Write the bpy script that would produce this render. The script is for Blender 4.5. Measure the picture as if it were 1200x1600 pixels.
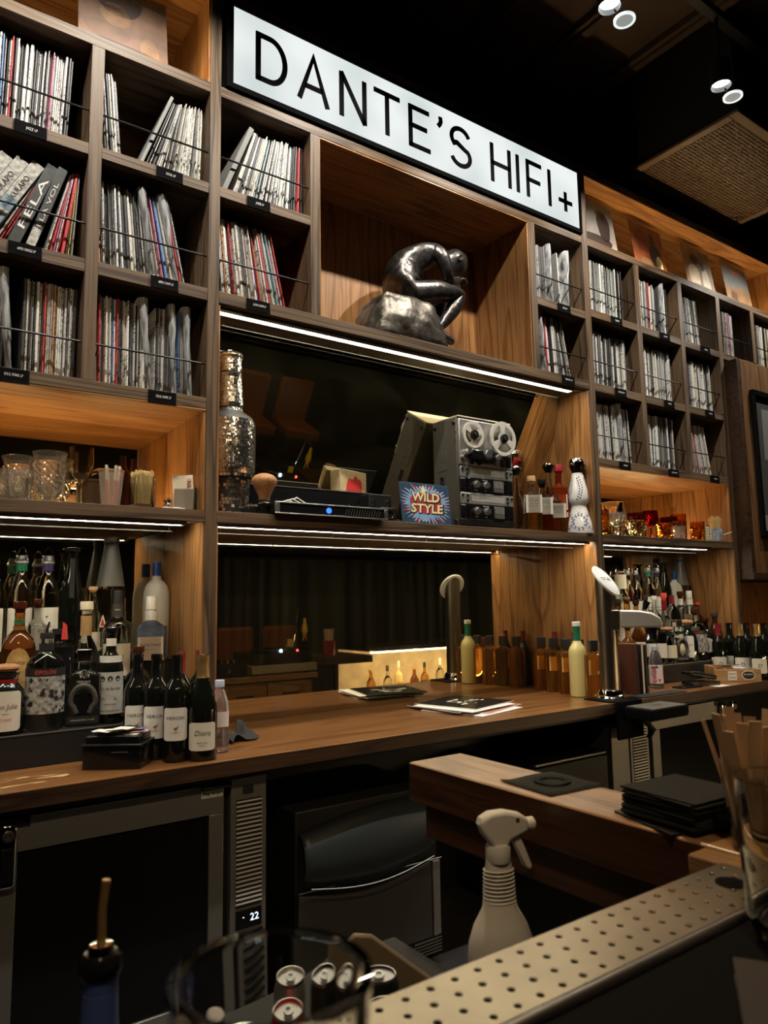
import bpy, math, random
from mathutils import Matrix, Vector
D = bpy.data
SC = bpy.context.scene
for o in list(D.objects): D.objects.remove(o)
R = math.radians
PI = math.pi
rnd = random.Random(7)

# ------------------------------------------------------------ camera
CAM = Vector((0.0, -2.4, 1.307))
def make_camera():
    yaw, pitch, roll = 0.617007668, 0.121592533, -0.0170173281
    fwd = Vector((math.sin(yaw), math.cos(yaw), 0)); right = Vector((math.cos(yaw), -math.sin(yaw), 0)); up = Vector((0, 0, 1))
    f2 = math.cos(pitch) * fwd + math.sin(pitch) * up
    u2 = math.cos(pitch) * up - math.sin(pitch) * fwd
    r3 = math.cos(roll) * right + math.sin(roll) * u2
    u3 = math.cos(roll) * u2 - math.sin(roll) * right
    m = Matrix((r3, u3, -f2)).transposed().to_4x4()
    m.translation = CAM
    cd = D.cameras.new('camera'); co = D.objects.new('camera', cd); SC.collection.objects.link(co)
    co.matrix_world = m
    cd.sensor_fit = 'VERTICAL'; cd.sensor_height = 24.0; cd.lens = 1138.5 * 24.0 / 1600.0
    cd.clip_start = 0.02; cd.clip_end = 60
    cd.dof.use_dof = True; cd.dof.focus_distance = 3.4; cd.dof.aperture_fstop = 4.4
    SC.camera = co
make_camera()

# ------------------------------------------------------------ world, lights, exposure
W = D.worlds.new('world'); SC.world = W; W.use_nodes = True
W.node_tree.nodes['Background'].inputs[0].default_value = (1.0, .82, .62, 1)
W.node_tree.nodes['Background'].inputs[1].default_value = 0.004
SC.view_settings.view_transform = 'Standard'; SC.view_settings.look = 'None'
SC.view_settings.exposure = 0.0; SC.view_settings.gamma = 1.0; SC.view_settings.use_curve_mapping = False

def spot(name, loc, target, power, col, size=70, blend=.5, rad=.03):
    l = D.lights.new(name, 'SPOT'); l.energy = power; l.color = col; l.spot_size = R(size); l.spot_blend = blend; l.shadow_soft_size = rad
    o = D.objects.new(name, l); SC.collection.objects.link(o)
    o.location = loc
    o.rotation_euler = (Vector(target) - Vector(loc)).to_track_quat('-Z', 'Y').to_euler()
    return o
COOL = (1.0, .93, .82)
WARM = (1.0, .72, .42)
SPOT_X = (-.14, .72, 1.58, 2.44, 3.30, 5.0)
for sx in SPOT_X:
    spot("track_spot_light", (sx, -.68, 3.80), (sx + .05 if sx < 4 else 4.6, .05, 2.35), 100, COOL, 88, .6, .02)
# unseen lamps added over the bar to brighten ledge, rail and foreground
spot('bar_fill_light', (1.25, -.95, 3.7), (.98, -1.55, .97), 135, WARM, 40, .7, .03)
spot('bar_fill_light', (-.1, -2.7, 3.8), (.46, -1.54, .8), 110, WARM, 31, .8, .03)
spot('dj_fill_light', (2.6, -1.5, 3.9), (2.65, -2.3, .8), 60, WARM, 40, .8, .05)  # unseen lamp added to brighten the mirrored turntable cabinet
for cx_, tx_, pw_ in ((-.5, .55, 130), (1.3, 1.7, 78), (3.2, 3.5, 70)):
    spot('counter_fill_light', (cx_, -3.5, 3.9), (tx_, .1, 1.05), pw_, WARM, 44, .9, .05)  # unseen frontal lamps added behind the camera to lift the bottle labels

# ------------------------------------------------------------ helpers
COL = SC.collection
def tag(o, label=None, cat=None, group=None, kind=None):
    if label: o['label'] = label
    if cat: o['category'] = cat
    if group: o['group'] = group
    if kind: o['kind'] = kind
    return o
def thing(name, label, cat, loc=(0, 0, 0), rz=0, group=None):
    o = D.objects.new(name, None); COL.objects.link(o); o.empty_display_size = .05
    o.location = loc; o.rotation_euler = (0, 0, rz)
    return tag(o, label, cat, group)
def copy_tree(o, parent=None):
    c = o.copy(); COL.objects.link(c)
    if parent: c.parent = parent
    for ch in list(o.children): copy_tree(ch, c)
    return c
class MB:
    def __init__(s): s.v = []; s.f = []; s.m = []
    def add(s, vs, fs, mi=0, M=None):
        b = len(s.v)
        s.v += [tuple(M @ Vector(p)) if M else tuple(p) for p in vs]
        s.f += [tuple(b + i for i in f) for f in fs]; s.m += [mi] * len(fs)
        return s
    def box(s, x0, x1, y0, y1, z0, z1, mi=0, M=None):
        vs = [(x, y, z) for z in (z0, z1) for y in (y0, y1) for x in (x0, x1)]
        return s.add(vs, [(0, 2, 3, 1), (4, 5, 7, 6), (0, 1, 5, 4), (2, 6, 7, 3), (0, 4, 6, 2), (1, 3, 7, 5)], mi, M)
    def lathe(s, prof, seg=24, mi=0, M=None, n=0, asp=1.0):
        """prof: (r, z[, squareness 0..1]); n = superellipse exponent of the square parts; asp = y/x"""
        vs = []; rings = []; fs = []
        for p in prof:
            r, z = p[0], p[1]; q = p[2] if len(p) > 2 else 0
            if r < 1e-6: rings.append([len(vs)]); vs.append((0, 0, z)); continue
            ring = []
            for i in range(seg):
                a = 2 * PI * (i + .5) / seg; c, d = math.cos(a), math.sin(a)
                k = 1.0
                if q > 0 and n: k = (1 - q) + q / ((abs(c) ** n + abs(d) ** n) ** (1.0 / n))
                ay = 1 + (asp - 1) * (q if n else 1)
                ring.append(len(vs)); vs.append((r * k * c, r * k * d * ay, z))
            rings.append(ring)
        for a, b in zip(rings[:-1], rings[1:]):
            if len(a) == 1 and len(b) == 1: continue
            for i in range(seg):
                j = (i + 1) % seg
                if len(a) == 1: fs.append((a[0], b[j], b[i]))
                elif len(b) == 1: fs.append((a[i], a[j], b[0]))
                else: fs.append((a[i], a[j], b[j], b[i]))
        return s.add(vs, fs, mi, M)
    def tube(s, pts, r, seg=8, mi=0, M=None, cap=True):
        pts = [Vector(p) for p in pts]; vs = []; fs = []; nrm = None
        rr = r if isinstance(r, (list, tuple)) else [r] * len(pts)
        for i, p in enumerate(pts):
            t = (pts[min(i + 1, len(pts) - 1)] - pts[max(i - 1, 0)]).normalized()
            if nrm is None:
                nrm = t.orthogonal().normalized()
            else:
                nrm = (nrm - t * nrm.dot(t)).normalized()
            b = t.cross(nrm)
            for k in range(seg):
                a = 2 * PI * k / seg
                vs.append(tuple(p + (nrm * math.cos(a) + b * math.sin(a)) * rr[i]))
        for i in range(len(pts) - 1):
            for k in range(seg):
                j = (k + 1) % seg
                fs.append((i * seg + k, i * seg + j, (i + 1) * seg + j, (i + 1) * seg + k))
        if cap:
            fs.append(tuple(range(seg))[::-1]); fs.append(tuple((len(pts) - 1) * seg + k for k in range(seg)))
        return s.add(vs, fs, mi, M)
    def prism(s, poly, y0, y1, mi=0, M=None):
        """poly in XZ (counter-clockwise seen from -y), extruded y0..y1"""
        n = len(poly)
        vs = [(x, y0, z) for x, z in poly] + [(x, y1, z) for x, z in poly]
        fs = [tuple(range(n)), tuple(range(2 * n - 1, n - 1, -1))] + [(i, i + n, (i + 1) % n + n, (i + 1) % n) for i in range(n)]
        return s.add(vs, fs, mi, M)
    def stroke(s, pts, w, y0, y1, mi=0, M=None):
        """thick polyline in XZ"""
        P = [Vector((p[0], p[1])) for p in pts]; L = []; Rr = []
        for i, p in enumerate(P):
            d = (P[min(i + 1, len(P) - 1)] - P[max(i - 1, 0)]).normalized(); nn = Vector((-d.y, d.x))
            k = w / 2
            if 0 < i < len(P) - 1:
                d1 = (P[i] - P[i - 1]).normalized(); k = w / 2 / max(.5, abs(nn.dot(Vector((-d1.y, d1.x)))))
            L.append(p + nn * k); Rr.append(p - nn * k)
        for i in range(len(P) - 1):
            s.prism([tuple(Rr[i]), tuple(Rr[i + 1]), tuple(L[i + 1]), tuple(L[i])], y0, y1, mi, M)
        return s
    def build(s, name, mats, parent=None, loc=(0, 0, 0), rot=(0, 0, 0), smooth=40, bevel=0, seg=2):
        me = D.meshes.new(name); me.from_pydata(s.v, [], s.f)
        for m in (mats if isinstance(mats, (list, tuple)) else [mats]): me.materials.append(m)
        if any(s.m): me.polygons.foreach_set('material_index', s.m)
        if smooth:
            me.shade_smooth(); me.set_sharp_from_angle(angle=R(smooth))
        me.update()
        o = D.objects.new(name, me); COL.objects.link(o); o.location = loc; o.rotation_euler = rot
        if parent: o.parent = parent
        if bevel:
            b = o.modifiers.new('bevel', 'BEVEL'); b.width = bevel; b.segments = seg; b.limit_method = 'ANGLE'; b.angle_limit = R(50)
        return o
def bx(name, x0, x1, y0, y1, z0, z1, mat, parent=None, bevel=.0015, **k):
    return MB().box(x0, x1, y0, y1, z0, z1).build(name, mat, parent, bevel=bevel, **k)
def struct(o): o['kind'] = 'structure'; return o

_txt = {}
def text(s, size, mat, parent, loc, rot=(PI / 2, 0, 0), bend=0, name='lettering', ext=.0002, fit=None, align='CENTER', sp=1.0, shear=0, bold=0):
    """flat lettering in the local XZ plane (facing -y); bend = radius of the cylinder it wraps; fit = width it is squeezed to"""
    c = D.curves.new('t', 'FONT'); c.body = s; c.size = size; c.align_x = align; c.align_y = 'CENTER'; c.resolution_u = 2; c.space_character = sp; c.shear = shear; c.offset = bold
    if not bend: c.extrude = ext
    t = D.objects.new('t', c); me = D.meshes.new_from_object(t)
    D.objects.remove(t); D.curves.remove(c)
    xs = [v.co.x for v in me.vertices]
    if fit and xs:
        k = fit / max(1e-6, max(xs) - min(xs))
        for v in me.vertices: v.co.x *= k
    if bend:
        for v in me.vertices:
            a = v.co.x / bend; v.co = Vector((bend * math.sin(a), -bend * math.cos(a), v.co.y))
        rot = (0, 0, rot[2] if len(rot) > 2 else 0)
    me.materials.append(mat); me.name = name
    o = D.objects.new(name, me); COL.objects.link(o); o.parent = parent; o.location = loc; o.rotation_euler = rot
    return o
def patch(name, r, z0, z1, a0, a1, mat, parent, rz=0, shape='rect', seg=12, vs=1):
    """label wrapped round a cylinder of radius r, angles about -y"""
    m = MB(); V = []; F = []
    rows = 24 if shape != 'rect' else 1
    for j in range(rows + 1):
        t = j / rows; z = z0 + (z1 - z0) * t
        k = 1.0
        if shape == 'oval': k = math.sqrt(max(.0, 1 - (2 * t - 1) ** 2)) * .999 + .001
        if shape == 'round':
            u = max(0, (abs(2 * t - 1) - .78) / .22); k = 1 - .22 * (1 - math.sqrt(max(0, 1 - u * u)))
        am, ah = (a0 + a1) / 2, (a1 - a0) / 2 * k
        for i in range(seg + 1):
            a = am - ah + 2 * ah * i / seg
            V.append((r * math.sin(a), -r * math.cos(a), z))
    for j in range(rows):
        for i in range(seg):
            b = j * (seg + 1) + i
            F.append((b, b + 1, b + seg + 2, b + seg + 1))
    o = m.add(V, F).build(name, mat, parent, rot=(0, 0, rz), smooth=60)
    return o

# ------------------------------------------------------------ materials
def new(name):
    m = D.materials.new(name); m.use_nodes = True; nt = m.node_tree; nt.nodes.clear()
    out = nt.nodes.new('ShaderNodeOutputMaterial'); return m, nt, out
def nd(nt, t, **k):
    n = nt.nodes.new('ShaderNode' + t)
    for a, b in k.items():
        if a.startswith('i_'):
            key = a[2:]; key = int(key) if key.isdigit() else key.replace('_', ' ')
            n.inputs[key].default_value = b
        else: setattr(n, a, b)
    return n
def pbr(name, col, rough=.5, metal=0, trans=0, ior=1.45, emit=None, es=0, noise=0, nscale=30, coat=0, bump=0, alpha=1):
    m, nt, out = new(name)
    p = nd(nt, 'BsdfPrincipled'); nt.links.new(p.outputs[0], out.inputs[0])
    p.inputs['Base Color'].default_value = (*col, 1); p.inputs['Roughness'].default_value = rough; p.inputs['Metallic'].default_value = metal
    p.inputs['Transmission Weight'].default_value = trans; p.inputs['IOR'].default_value = ior; p.inputs['Coat Weight'].default_value = coat
    p.inputs['Alpha'].default_value = alpha
    if emit: p.inputs['Emission Color'].default_value = (*emit, 1); p.inputs['Emission Strength'].default_value = es
    if noise or bump:
        tc = nd(nt, 'TexCoord'); n = nd(nt, 'TexNoise', i_Scale=nscale, i_Detail=4.0); nt.links.new(tc.outputs['Object'], n.inputs['Vector'])
        if noise:
            mx = nd(nt, 'MixRGB', blend_type='MULTIPLY', i_0=1.0); mx.inputs[1].default_value = (*col, 1)
            rp = nd(nt, 'ValToRGB'); rp.color_ramp.elements[0].position = .3; rp.color_ramp.elements[1].position = .7
            lo = 1 - noise; rp.color_ramp.elements[0].color = (lo, lo, lo, 1); rp.color_ramp.elements[1].color = (1, 1, 1, 1)
            nt.links.new(n.outputs['Fac'], rp.inputs[0]); nt.links.new(rp.outputs[0], mx.inputs[2]); nt.links.new(mx.outputs[0], p.inputs['Base Color'])
        if bump:
            b = nd(nt, 'Bump', i_Strength=bump, i_Distance=.004); nt.links.new(n.outputs['Fac'], b.inputs['Height']); nt.links.new(b.outputs[0], p.inputs['Normal'])
    return m
def wood(name, light, dark, axis, rough=.45, rings=9.0, scale=1.0, coat=0, bump=.15, across=6.5):
    m, nt, out = new(name); L = nt.links.new
    p = nd(nt, 'BsdfPrincipled', i_Roughness=rough); L(p.outputs[0], out.inputs[0]); p.inputs['Coat Weight'].default_value = coat; p.inputs['Coat Roughness'].default_value = .25
    tc = nd(nt, 'TexCoord'); oi = nd(nt, 'ObjectInfo')
    off = nd(nt, 'VectorMath', operation='SCALE'); off.inputs[0].default_value = (7.3, 5.1, 9.7); L(oi.outputs['Random'], off.inputs['Scale'])
    ad = nd(nt, 'VectorMath', operation='ADD'); L(tc.outputs['Object'], ad.inputs[0]); L(off.outputs[0], ad.inputs[1])
    s = [across * scale] * 3; s[axis] = .6 * scale
    mp = nd(nt, 'Mapping'); mp.inputs['Scale'].default_value = s; L(ad.outputs[0], mp.inputs[0])
    n1 = nd(nt, 'TexNoise', i_Scale=1.0, i_Detail=2.0, i_Roughness=.45); L(mp.outputs[0], n1.inputs['Vector'])
    mu = nd(nt, 'Math', operation='MULTIPLY'); mu.inputs[1].default_value = rings; L(n1.outputs['Fac'], mu.inputs[0])
    fr = nd(nt, 'Math', operation='FRACT'); L(mu.outputs[0], fr.inputs[0])
    s2 = [150.0] * 3; s2[axis] = 5.0
    mp2 = nd(nt, 'Mapping'); mp2.inputs['Scale'].default_value = s2; L(ad.outputs[0], mp2.inputs[0])
    n2 = nd(nt, 'TexNoise', i_Scale=1.0, i_Detail=2.0); L(mp2.outputs[0], n2.inputs['Vector'])
    n3 = nd(nt, 'TexNoise', i_Scale=2.2, i_Detail=1.0); L(ad.outputs[0], n3.inputs['Vector'])
    r1 = nd(nt, 'ValToRGB'); e = r1.color_ramp.elements; e[0].position = 0; e[0].color = (*light, 1); e[1].position = .85; e[1].color = (*dark, 1)
    e2 = e.new(.55); e2.color = tuple(.8 * a + .2 * b for a, b in zip(light, dark)) + (1,); e3 = e.new(1.0); e3.color = (*light, 1)
    L(fr.outputs[0], r1.inputs[0])
    r2 = nd(nt, 'ValToRGB'); r2.color_ramp.elements[0].position = .36; r2.color_ramp.elements[1].position = .56; r2.color_ramp.elements[0].color = (.55, .5, .45, 1)
    L(n2.outputs['Fac'], r2.inputs[0])
    m1 = nd(nt, 'MixRGB', blend_type='MULTIPLY', i_0=.75); L(r1.outputs[0], m1.inputs[1]); L(r2.outputs[0], m1.inputs[2])
    r3 = nd(nt, 'ValToRGB'); r3.color_ramp.elements[0].color = (.72, .7, .68, 1); r3.color_ramp.elements[1].color = (1.15, 1.15, 1.15, 1); L(n3.outputs['Fac'], r3.inputs[0])
    m2 = nd(nt, 'MixRGB', blend_type='MULTIPLY', i_0=1.0); L(m1.outputs[0], m2.inputs[1]); L(r3.outputs[0], m2.inputs[2])
    L(m2.outputs[0], p.inputs['Base Color'])
    if bump:
        b = nd(nt, 'Bump', i_Strength=bump, i_Distance=.002); L(n2.outputs['Fac'], b.inputs['Height']); L(b.outputs[0], p.inputs['Normal'])
    return m
FL, FD = (.165, .104, .056), (.042, .025, .013)      # grey-brown stained face frame
WL, WD = (.42, .205, .07), (.23, .095, .026)        # warm oak panels
M = {}
for i, a in enumerate('xyz'):
    M['frame_' + a] = wood('stained_oak_' + a, FL, FD, i, .55, 6.5, across=15)
    M['oak_' + a] = wood('warm_oak_' + a, WL, WD, i, .42)
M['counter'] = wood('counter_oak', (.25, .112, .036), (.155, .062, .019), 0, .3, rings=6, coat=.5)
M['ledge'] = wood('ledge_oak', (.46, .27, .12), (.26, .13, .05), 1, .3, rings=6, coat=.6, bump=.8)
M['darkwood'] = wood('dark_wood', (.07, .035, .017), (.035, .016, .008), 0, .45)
M['black'] = pbr('black_paint', (.012, .012, .012), .5)
M['blackgloss'] = pbr('black_gloss', (.008, .008, .009), .12)
M['blackmetal'] = pbr('black_metal', (.02, .02, .02), .4, .5)
M['barblack'] = pbr('bar_lacquer_and_hole_shade', (.003, .003, .003), .8)
M['barblack'].node_tree.nodes['Principled BSDF'].inputs['Specular IOR Level'].default_value = .08
M['matblack'] = pbr('black_rubber', (.018, .018, .017), .85)
M['ceil'] = pbr('ceiling_deck_paint', (.13, .082, .05), .7, noise=.3, nscale=3)
M['wallblack'] = pbr('wall_black_paint', (.01, .009, .008), .8)
M['floor'] = pbr('dark_concrete', (.02, .018, .016), .6, noise=.3, nscale=6)
M['steel'] = pbr('brushed_steel', (.50, .49, .47), .32, 1.0)
M['darksteel'] = pbr('dark_stainless', (.30, .295, .285), .42, .7)
M['chrome'] = pbr('chrome', (.8, .8, .8), .08, 1.0)
M['slat'] = pbr('pale_grille_slat', (.75, .74, .72), .55, .3)
M['wire'] = pbr('dull_wire', (.22, .21, .19), .5, .6)
M['alu'] = pbr('aluminium', (.62, .62, .62), .35, 1.0)
M['grey'] = pbr('grey_hammer_paint', (.065, .059, .050), .5, noise=.15, nscale=200)
M['white'] = pbr('white_paper', (.75, .73, .68), .7)
M['cream'] = pbr('cream_paper', (.72, .66, .5), .7)
M['ink'] = pbr('black_ink', (.015, .015, .015), .6)
M['red'] = pbr('red_print', (.5, .03, .03), .55)
M['redink'] = pbr('red_ink', (.75, .08, .07), .5)
M['gold'] = pbr('gold_foil', (.62, .40, .16), .32, .8)
M['green'] = pbr('green_foil', (.02, .20, .10), .35, .3)
M['purple'] = pbr('purple_foil', (.06, .045, .16), .35, .3)
M['blue'] = pbr('blue_foil', (.02, .06, .22), .35, .3)
M['yellow'] = pbr('yellow_plastic', (.75, .5, .03), .5)
M['orange'] = pbr('orange_plastic', (.7, .17, .05), .5)
M['tan'] = pbr('tan_card', (.50, .31, .15), .75, noise=.12, nscale=60)
M['brownpaper'] = pbr('kraft_paper', (.60, .41, .25), .8)
M['cork'] = pbr('cork_wood', (.36, .17, .08), .5, noise=.3, nscale=80)
M['offwhite'] = pbr('white_plastic', (.62, .60, .56), .45)
M['waxred'] = pbr('red_wax', (.24, .015, .02), .3)
M['glass'] = pbr('clear_glass', (.97, .985, .97), 0.0, trans=1, ior=1.42)
M['crystal'] = pbr('cut_crystal', (.98, .96, .90), .03, trans=.93, ior=1.5)
M['liqglass'] = pbr('spirit_in_clear_glass', (.93, .95, .90), 0.0, trans=1, ior=1.36)
M['frost'] = pbr('frosted_glass', (.80, .78, .70), .45, trans=.55, ior=1.4)
M['amber'] = pbr('amber_spirit_glass', (.72, .34, .07), 0.02, trans=.92, ior=1.37)
M['darkamber'] = pbr('dark_amber_glass', (.38, .12, .03), 0.04, trans=.9, ior=1.37)
M['redspirit'] = pbr('red_brown_spirit', (.42, .07, .02), .03, trans=.85, ior=1.37)
M['winedark'] = pbr('dark_wine_glass', (.006, .007, .005), .06, coat=.3)
M['brownglass'] = pbr('brown_glass', (.05, .012, .006), .05, coat=.3)
M['amberglass'] = pbr('amber_tumbler_glass', (.80, .42, .10), 0.0, trans=1, ior=1.45)
M['redglass'] = pbr('ruby_glass', (.45, .01, .03), 0.0, trans=1, ior=1.45)
M['greenglass'] = pbr('green_tint_glass', (.80, .9, .70), 0.0, trans=1, ior=1.45)
M['juice'] = pbr('pale_yellow_juice', (.66, .56, .24), .25, coat=.4)
M['pickwood'] = pbr('bamboo', (.72, .56, .26), .6)
M['water'] = pbr('water_bottle_plastic', (.86, .88, .92), .05, trans=.95, ior=1.33)
M['plastic'] = pbr('clear_plastic_cup', (.85, .8, .7), .15, trans=.8, ior=1.3)
M['labelblack'] = pbr('black_label', (.02, .02, .02), .5)
M['labelgrey'] = pbr('grey_art_label', (.55, .54, .50), .6, noise=.85, nscale=70)
M['signblack'] = pbr('sign_black_vinyl', (.004, .004, .004), .9)
M['signblack'].node_tree.nodes['Principled BSDF'].inputs['Specular IOR Level'].default_value = .03
M['led'] = pbr('led_diffuser', (.9, .9, .85), .5, emit=(1.0, .90, .66), es=32)
M['ledwarm'] = pbr('warm_led_diffuser', (.9, .8, .6), .5, emit=(1.0, .68, .32), es=58)
M['lens'] = pbr('spot_lens', (.9, .9, .9), .3, emit=(.95, 1.0, 1.0), es=8)
M['ring'] = pbr('glowing_filter_ring', (.9, .9, .9), .3, emit=(.85, .95, .95), es=.9)  # ring and honeycomb are given their own dim glow, though no lamps
M['ringdim'] = pbr('glowing_filter_honeycomb', (.4, .42, .42), .5, emit=(.6, .7, .7), es=.3)

def mirror_mat(name, streak):
    m, nt, out = new(name); L = nt.links.new
    g = nd(nt, 'BsdfGlossy', i_Roughness=.015); g.inputs[0].default_value = (.66, .60, .47, 1)
    d = nd(nt, 'BsdfDiffuse'); d.inputs[0].default_value = (.42, .37, .22, 1)
    tc = nd(nt, 'TexCoord'); mp = nd(nt, 'Mapping'); mp.inputs['Scale'].default_value = (38, 1, .5) if streak else (2.2, 1, 5)
    L(tc.outputs['Object'], mp.inputs[0])
    n = nd(nt, 'TexNoise', i_Scale=1.0, i_Detail=6.0, i_Roughness=.65, i_Distortion=.2 if streak else 1.6); L(mp.outputs[0], n.inputs['Vector'])
    rp = nd(nt, 'ValToRGB'); e = rp.color_ramp.elements; e[0].position = .42; e[0].color = (.012, .012, .012, 1); e[1].position = .78
    k = .05 if streak else .045; e[1].color = (k, k, k, 1)
    L(n.outputs['Fac'], rp.inputs[0])
    mx = nd(nt, 'MixShader'); L(rp.outputs[0], mx.inputs[0]); L(g.outputs[0], mx.inputs[1]); L(d.outputs[0], mx.inputs[2]); L(mx.outputs[0], out.inputs[0])
    return m
M['mirror'] = mirror_mat('smoked_antique_mirror_streaked', True)
M['mirror2'] = mirror_mat('smoked_antique_mirror_cloudy', False)

# ------------------------------------------------------------ room shell
struct(bx('floor', -3, 8, -6.5, .9, -.06, 0, M['floor'], bevel=0))
struct(bx('wall_back', -3, 8, .46, .6, 0, 4.7, M['wallblack'], bevel=0))
struct(bx('wall_front', -3, 8, -6.6, -6.5, 0, 4.7, M['wallblack'], bevel=0))
struct(bx('wall_left', -3.1, -3, -6.5, .6, 0, 4.7, M['wallblack'], bevel=0))
struct(bx('wall_right', 8, 8.1, -6.5, .6, 0, 4.7, M['wallblack'], bevel=0))
ceil = struct(bx('ceiling', -3, 8, -6.5, .6, 4.45, 4.55, M['ceil'], bevel=0))
for i in range(16):          # ribs of the metal deck, running from the room towards the wall
    x = -.2 + i * .46
    MB().box(x, x + .10, -6.4, .45, 4.41, 4.45).box(x + .03, x + .07, -6.4, .45, 4.395, 4.41).build('deck_rib', M['ceil'], ceil, bevel=0)
for i, y in enumerate((-1.75, -4.2)):
    b = MB().box(-3, 8, y - .09, y + .09, 4.19, 4.205).box(-3, 8, y - .09, y + .09, 4.38, 4.395).box(-3, 8, y - .008, y + .008, 4.205, 4.38)
    struct(b.build('trim_%d' % (i + 1), M['black'], bevel=0))

Z = [(3.20, 3.24), (2.80, 2.84), (2.39, 2.435), (1.99, 2.03)]
YB = .40
def panel(u, nm, x0, x1, y0, y1, z0, z1, mat): return bx(nm, x0, x1, y0, y1, z0, z1, M[mat], u, bevel=.0012)

def rod(u, x0, x1, z):
    y = .018
    MB().tube([(x0, y, z), (x1, y, z)], .0036, 8).tube([(x0 + .012, y, z), (x0 + .012, .05, z - .03)], .002, 5).build('retaining_rod', M['blackmetal'], u)
def shelf_tag(u, x, z, s):
    t = MB().box(x - .048, x + .048, -.004, .0, z - .004, z + .040).box(x - .048, x + .048, -.008, -.004, z - .004, z + .001).box(x - .048, x - .044, -.006, -.004, z, z + .04).build('shelf_tag', M['blackgloss'], u, bevel=.0006)
    text(s, .0125, M['white'], t, (x + .004, -.0045, z + .020), fit=.052 if len(s) > 8 else .034)
def led(u, x0, x1, z, warm=False):
    k = MB().box(x0, x1, .034, .062, z - .010, z - .001).build('led_strip', M['led'], u, smooth=0)
    MB().box(x0 - .01, x1 + .01, .028, .034, z - .012, z).box(x0 - .01, x1 + .01, .062, .068, z - .012, z).build('led_channel', M['alu'], u)
    # thin metal valance hanging in front of the diffuser on small brackets
    v = MB().box(x0 + .05, x1 - .01, .1205, .1235, z - .0285, z - .0245)
    n = max(2, int((x1 - x0) / .5))
    for i in range(n + 1):
        xx = x0 + .06 + (x1 - x0 - .08) * i / n
        v.box(xx - .002, xx + .002, .1205, .1235, z - .024, z)
    v.build('valance_wire', M['wire'], u)
TAGS = iter(['JAZZ LP', 'SOUL LP', 'AFRO SINGLE LP', 'AFRO COMP LP', 'SOUL FUNK LP', 'SOUL FUNK LP', 'JAZZ LP', 'LATIN COMP LP', 'ROCK LP', 'BRAZIL LP'] + ['FUNK LP', 'DISCO LP', 'HOUSE LP', 'HIP HOP LP', 'DUB LP', 'REGGAE LP'] * 3)
CELLS = {}
def cell(u, key, x0, x1, row, tagx=None):
    z = Z[row][1]
    CELLS[key] = (x0, x1, z)
    rod(u, x0, x1, z + .128)
    shelf_tag(u, x0 + .215 if tagx is None else tagx, z - .042, next(TAGS))

# ---- left unit
U1 = thing('record_shelving_unit', 'tall oak record shelving with open glassware bay at the left edge', 'shelving', (0, 0, 0), 0, None)
xl = -.317
panel(U1, 'side_panel', xl, xl + .042, 0, YB, .8355, 3.65, 'frame_z')
for x in (.103, .523): panel(U1, 'divider', x, x + .042, 0, YB, 2.03, 3.20, 'frame_z')
for z0, z1 in Z[:3]:
    for a, b in ((xl + .042, .103), (.145, .523), (.565, .943)):
        if (z0, z1) == Z[0]: continue
        panel(U1, 'rail', a, b, .001, YB, z0, z1, 'frame_x')
panel(U1, 'rail', xl + .042, .943, 0, YB, *Z[0], 'frame_x')
panel(U1, 'top_board', xl + .042, .943, 0, YB, 3.61, 3.65, 'frame_x')
panel(U1, 'soffit_board', xl + .042, .943, .001, YB, 3.602, 3.61, 'oak_x')
panel(U1, 'soffit_board', xl + .042, .943, .001, YB, 1.982, 1.99, 'oak_x')
panel(U1, 'shelf_board', xl + .042, .943, 0, YB, 1.99, 2.03, 'frame_x')
panel(U1, 'shelf_board', xl + .042, .943, 0, YB - .01, 1.59, 1.63, 'frame_x')
panel(U1, 'back_panel', xl, .943, YB, YB + .02, 2.03, 3.65, 'oak_x')
panel(U1, 'lining_panel', .935, .943, .004, .39, .8355, 1.59, 'oak_z'); panel(U1, 'lining_panel', .935, .943, .004, .39, 1.63, 1.982, 'oak_z')
panel(U1, 'lining_panel', .935, .943, .004, YB, 3.24, 3.602, 'oak_z')
bx('mirror_panel', xl + .042, .935, .39, .398, 1.63, 1.982, M['mirror2'], U1, bevel=0)
bx('mirror_panel', xl + .042, .935, .39, .398, .8355, 1.59, M['mirror2'], U1, bevel=0)
led(U1, xl + .05, .88, 1.59)
bx('led_strip', xl + .06, .90, .365, .378, 1.6302, 1.637, M['ledwarm'], U1, bevel=0)
bx('led_strip', xl + .06, .90, .02, .03, 3.2402, 3.246, M['ledwarm'], U1, bevel=0)
cell(U1, 'A1', .145, .523, 1, .345); cell(U1, 'B1', .565, .943, 1, .795); cell(U1, 'A2', .145, .523, 2, .345); cell(U1, 'B2', .565, .943, 2, .785)
cell(U1, 'A3', .145, .523, 3, .325); cell(U1, 'B3', .565, .943, 3, .785)
for row in (1, 2, 3): rod(U1, xl + .042, .103, Z[row][1] + .128)

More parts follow.
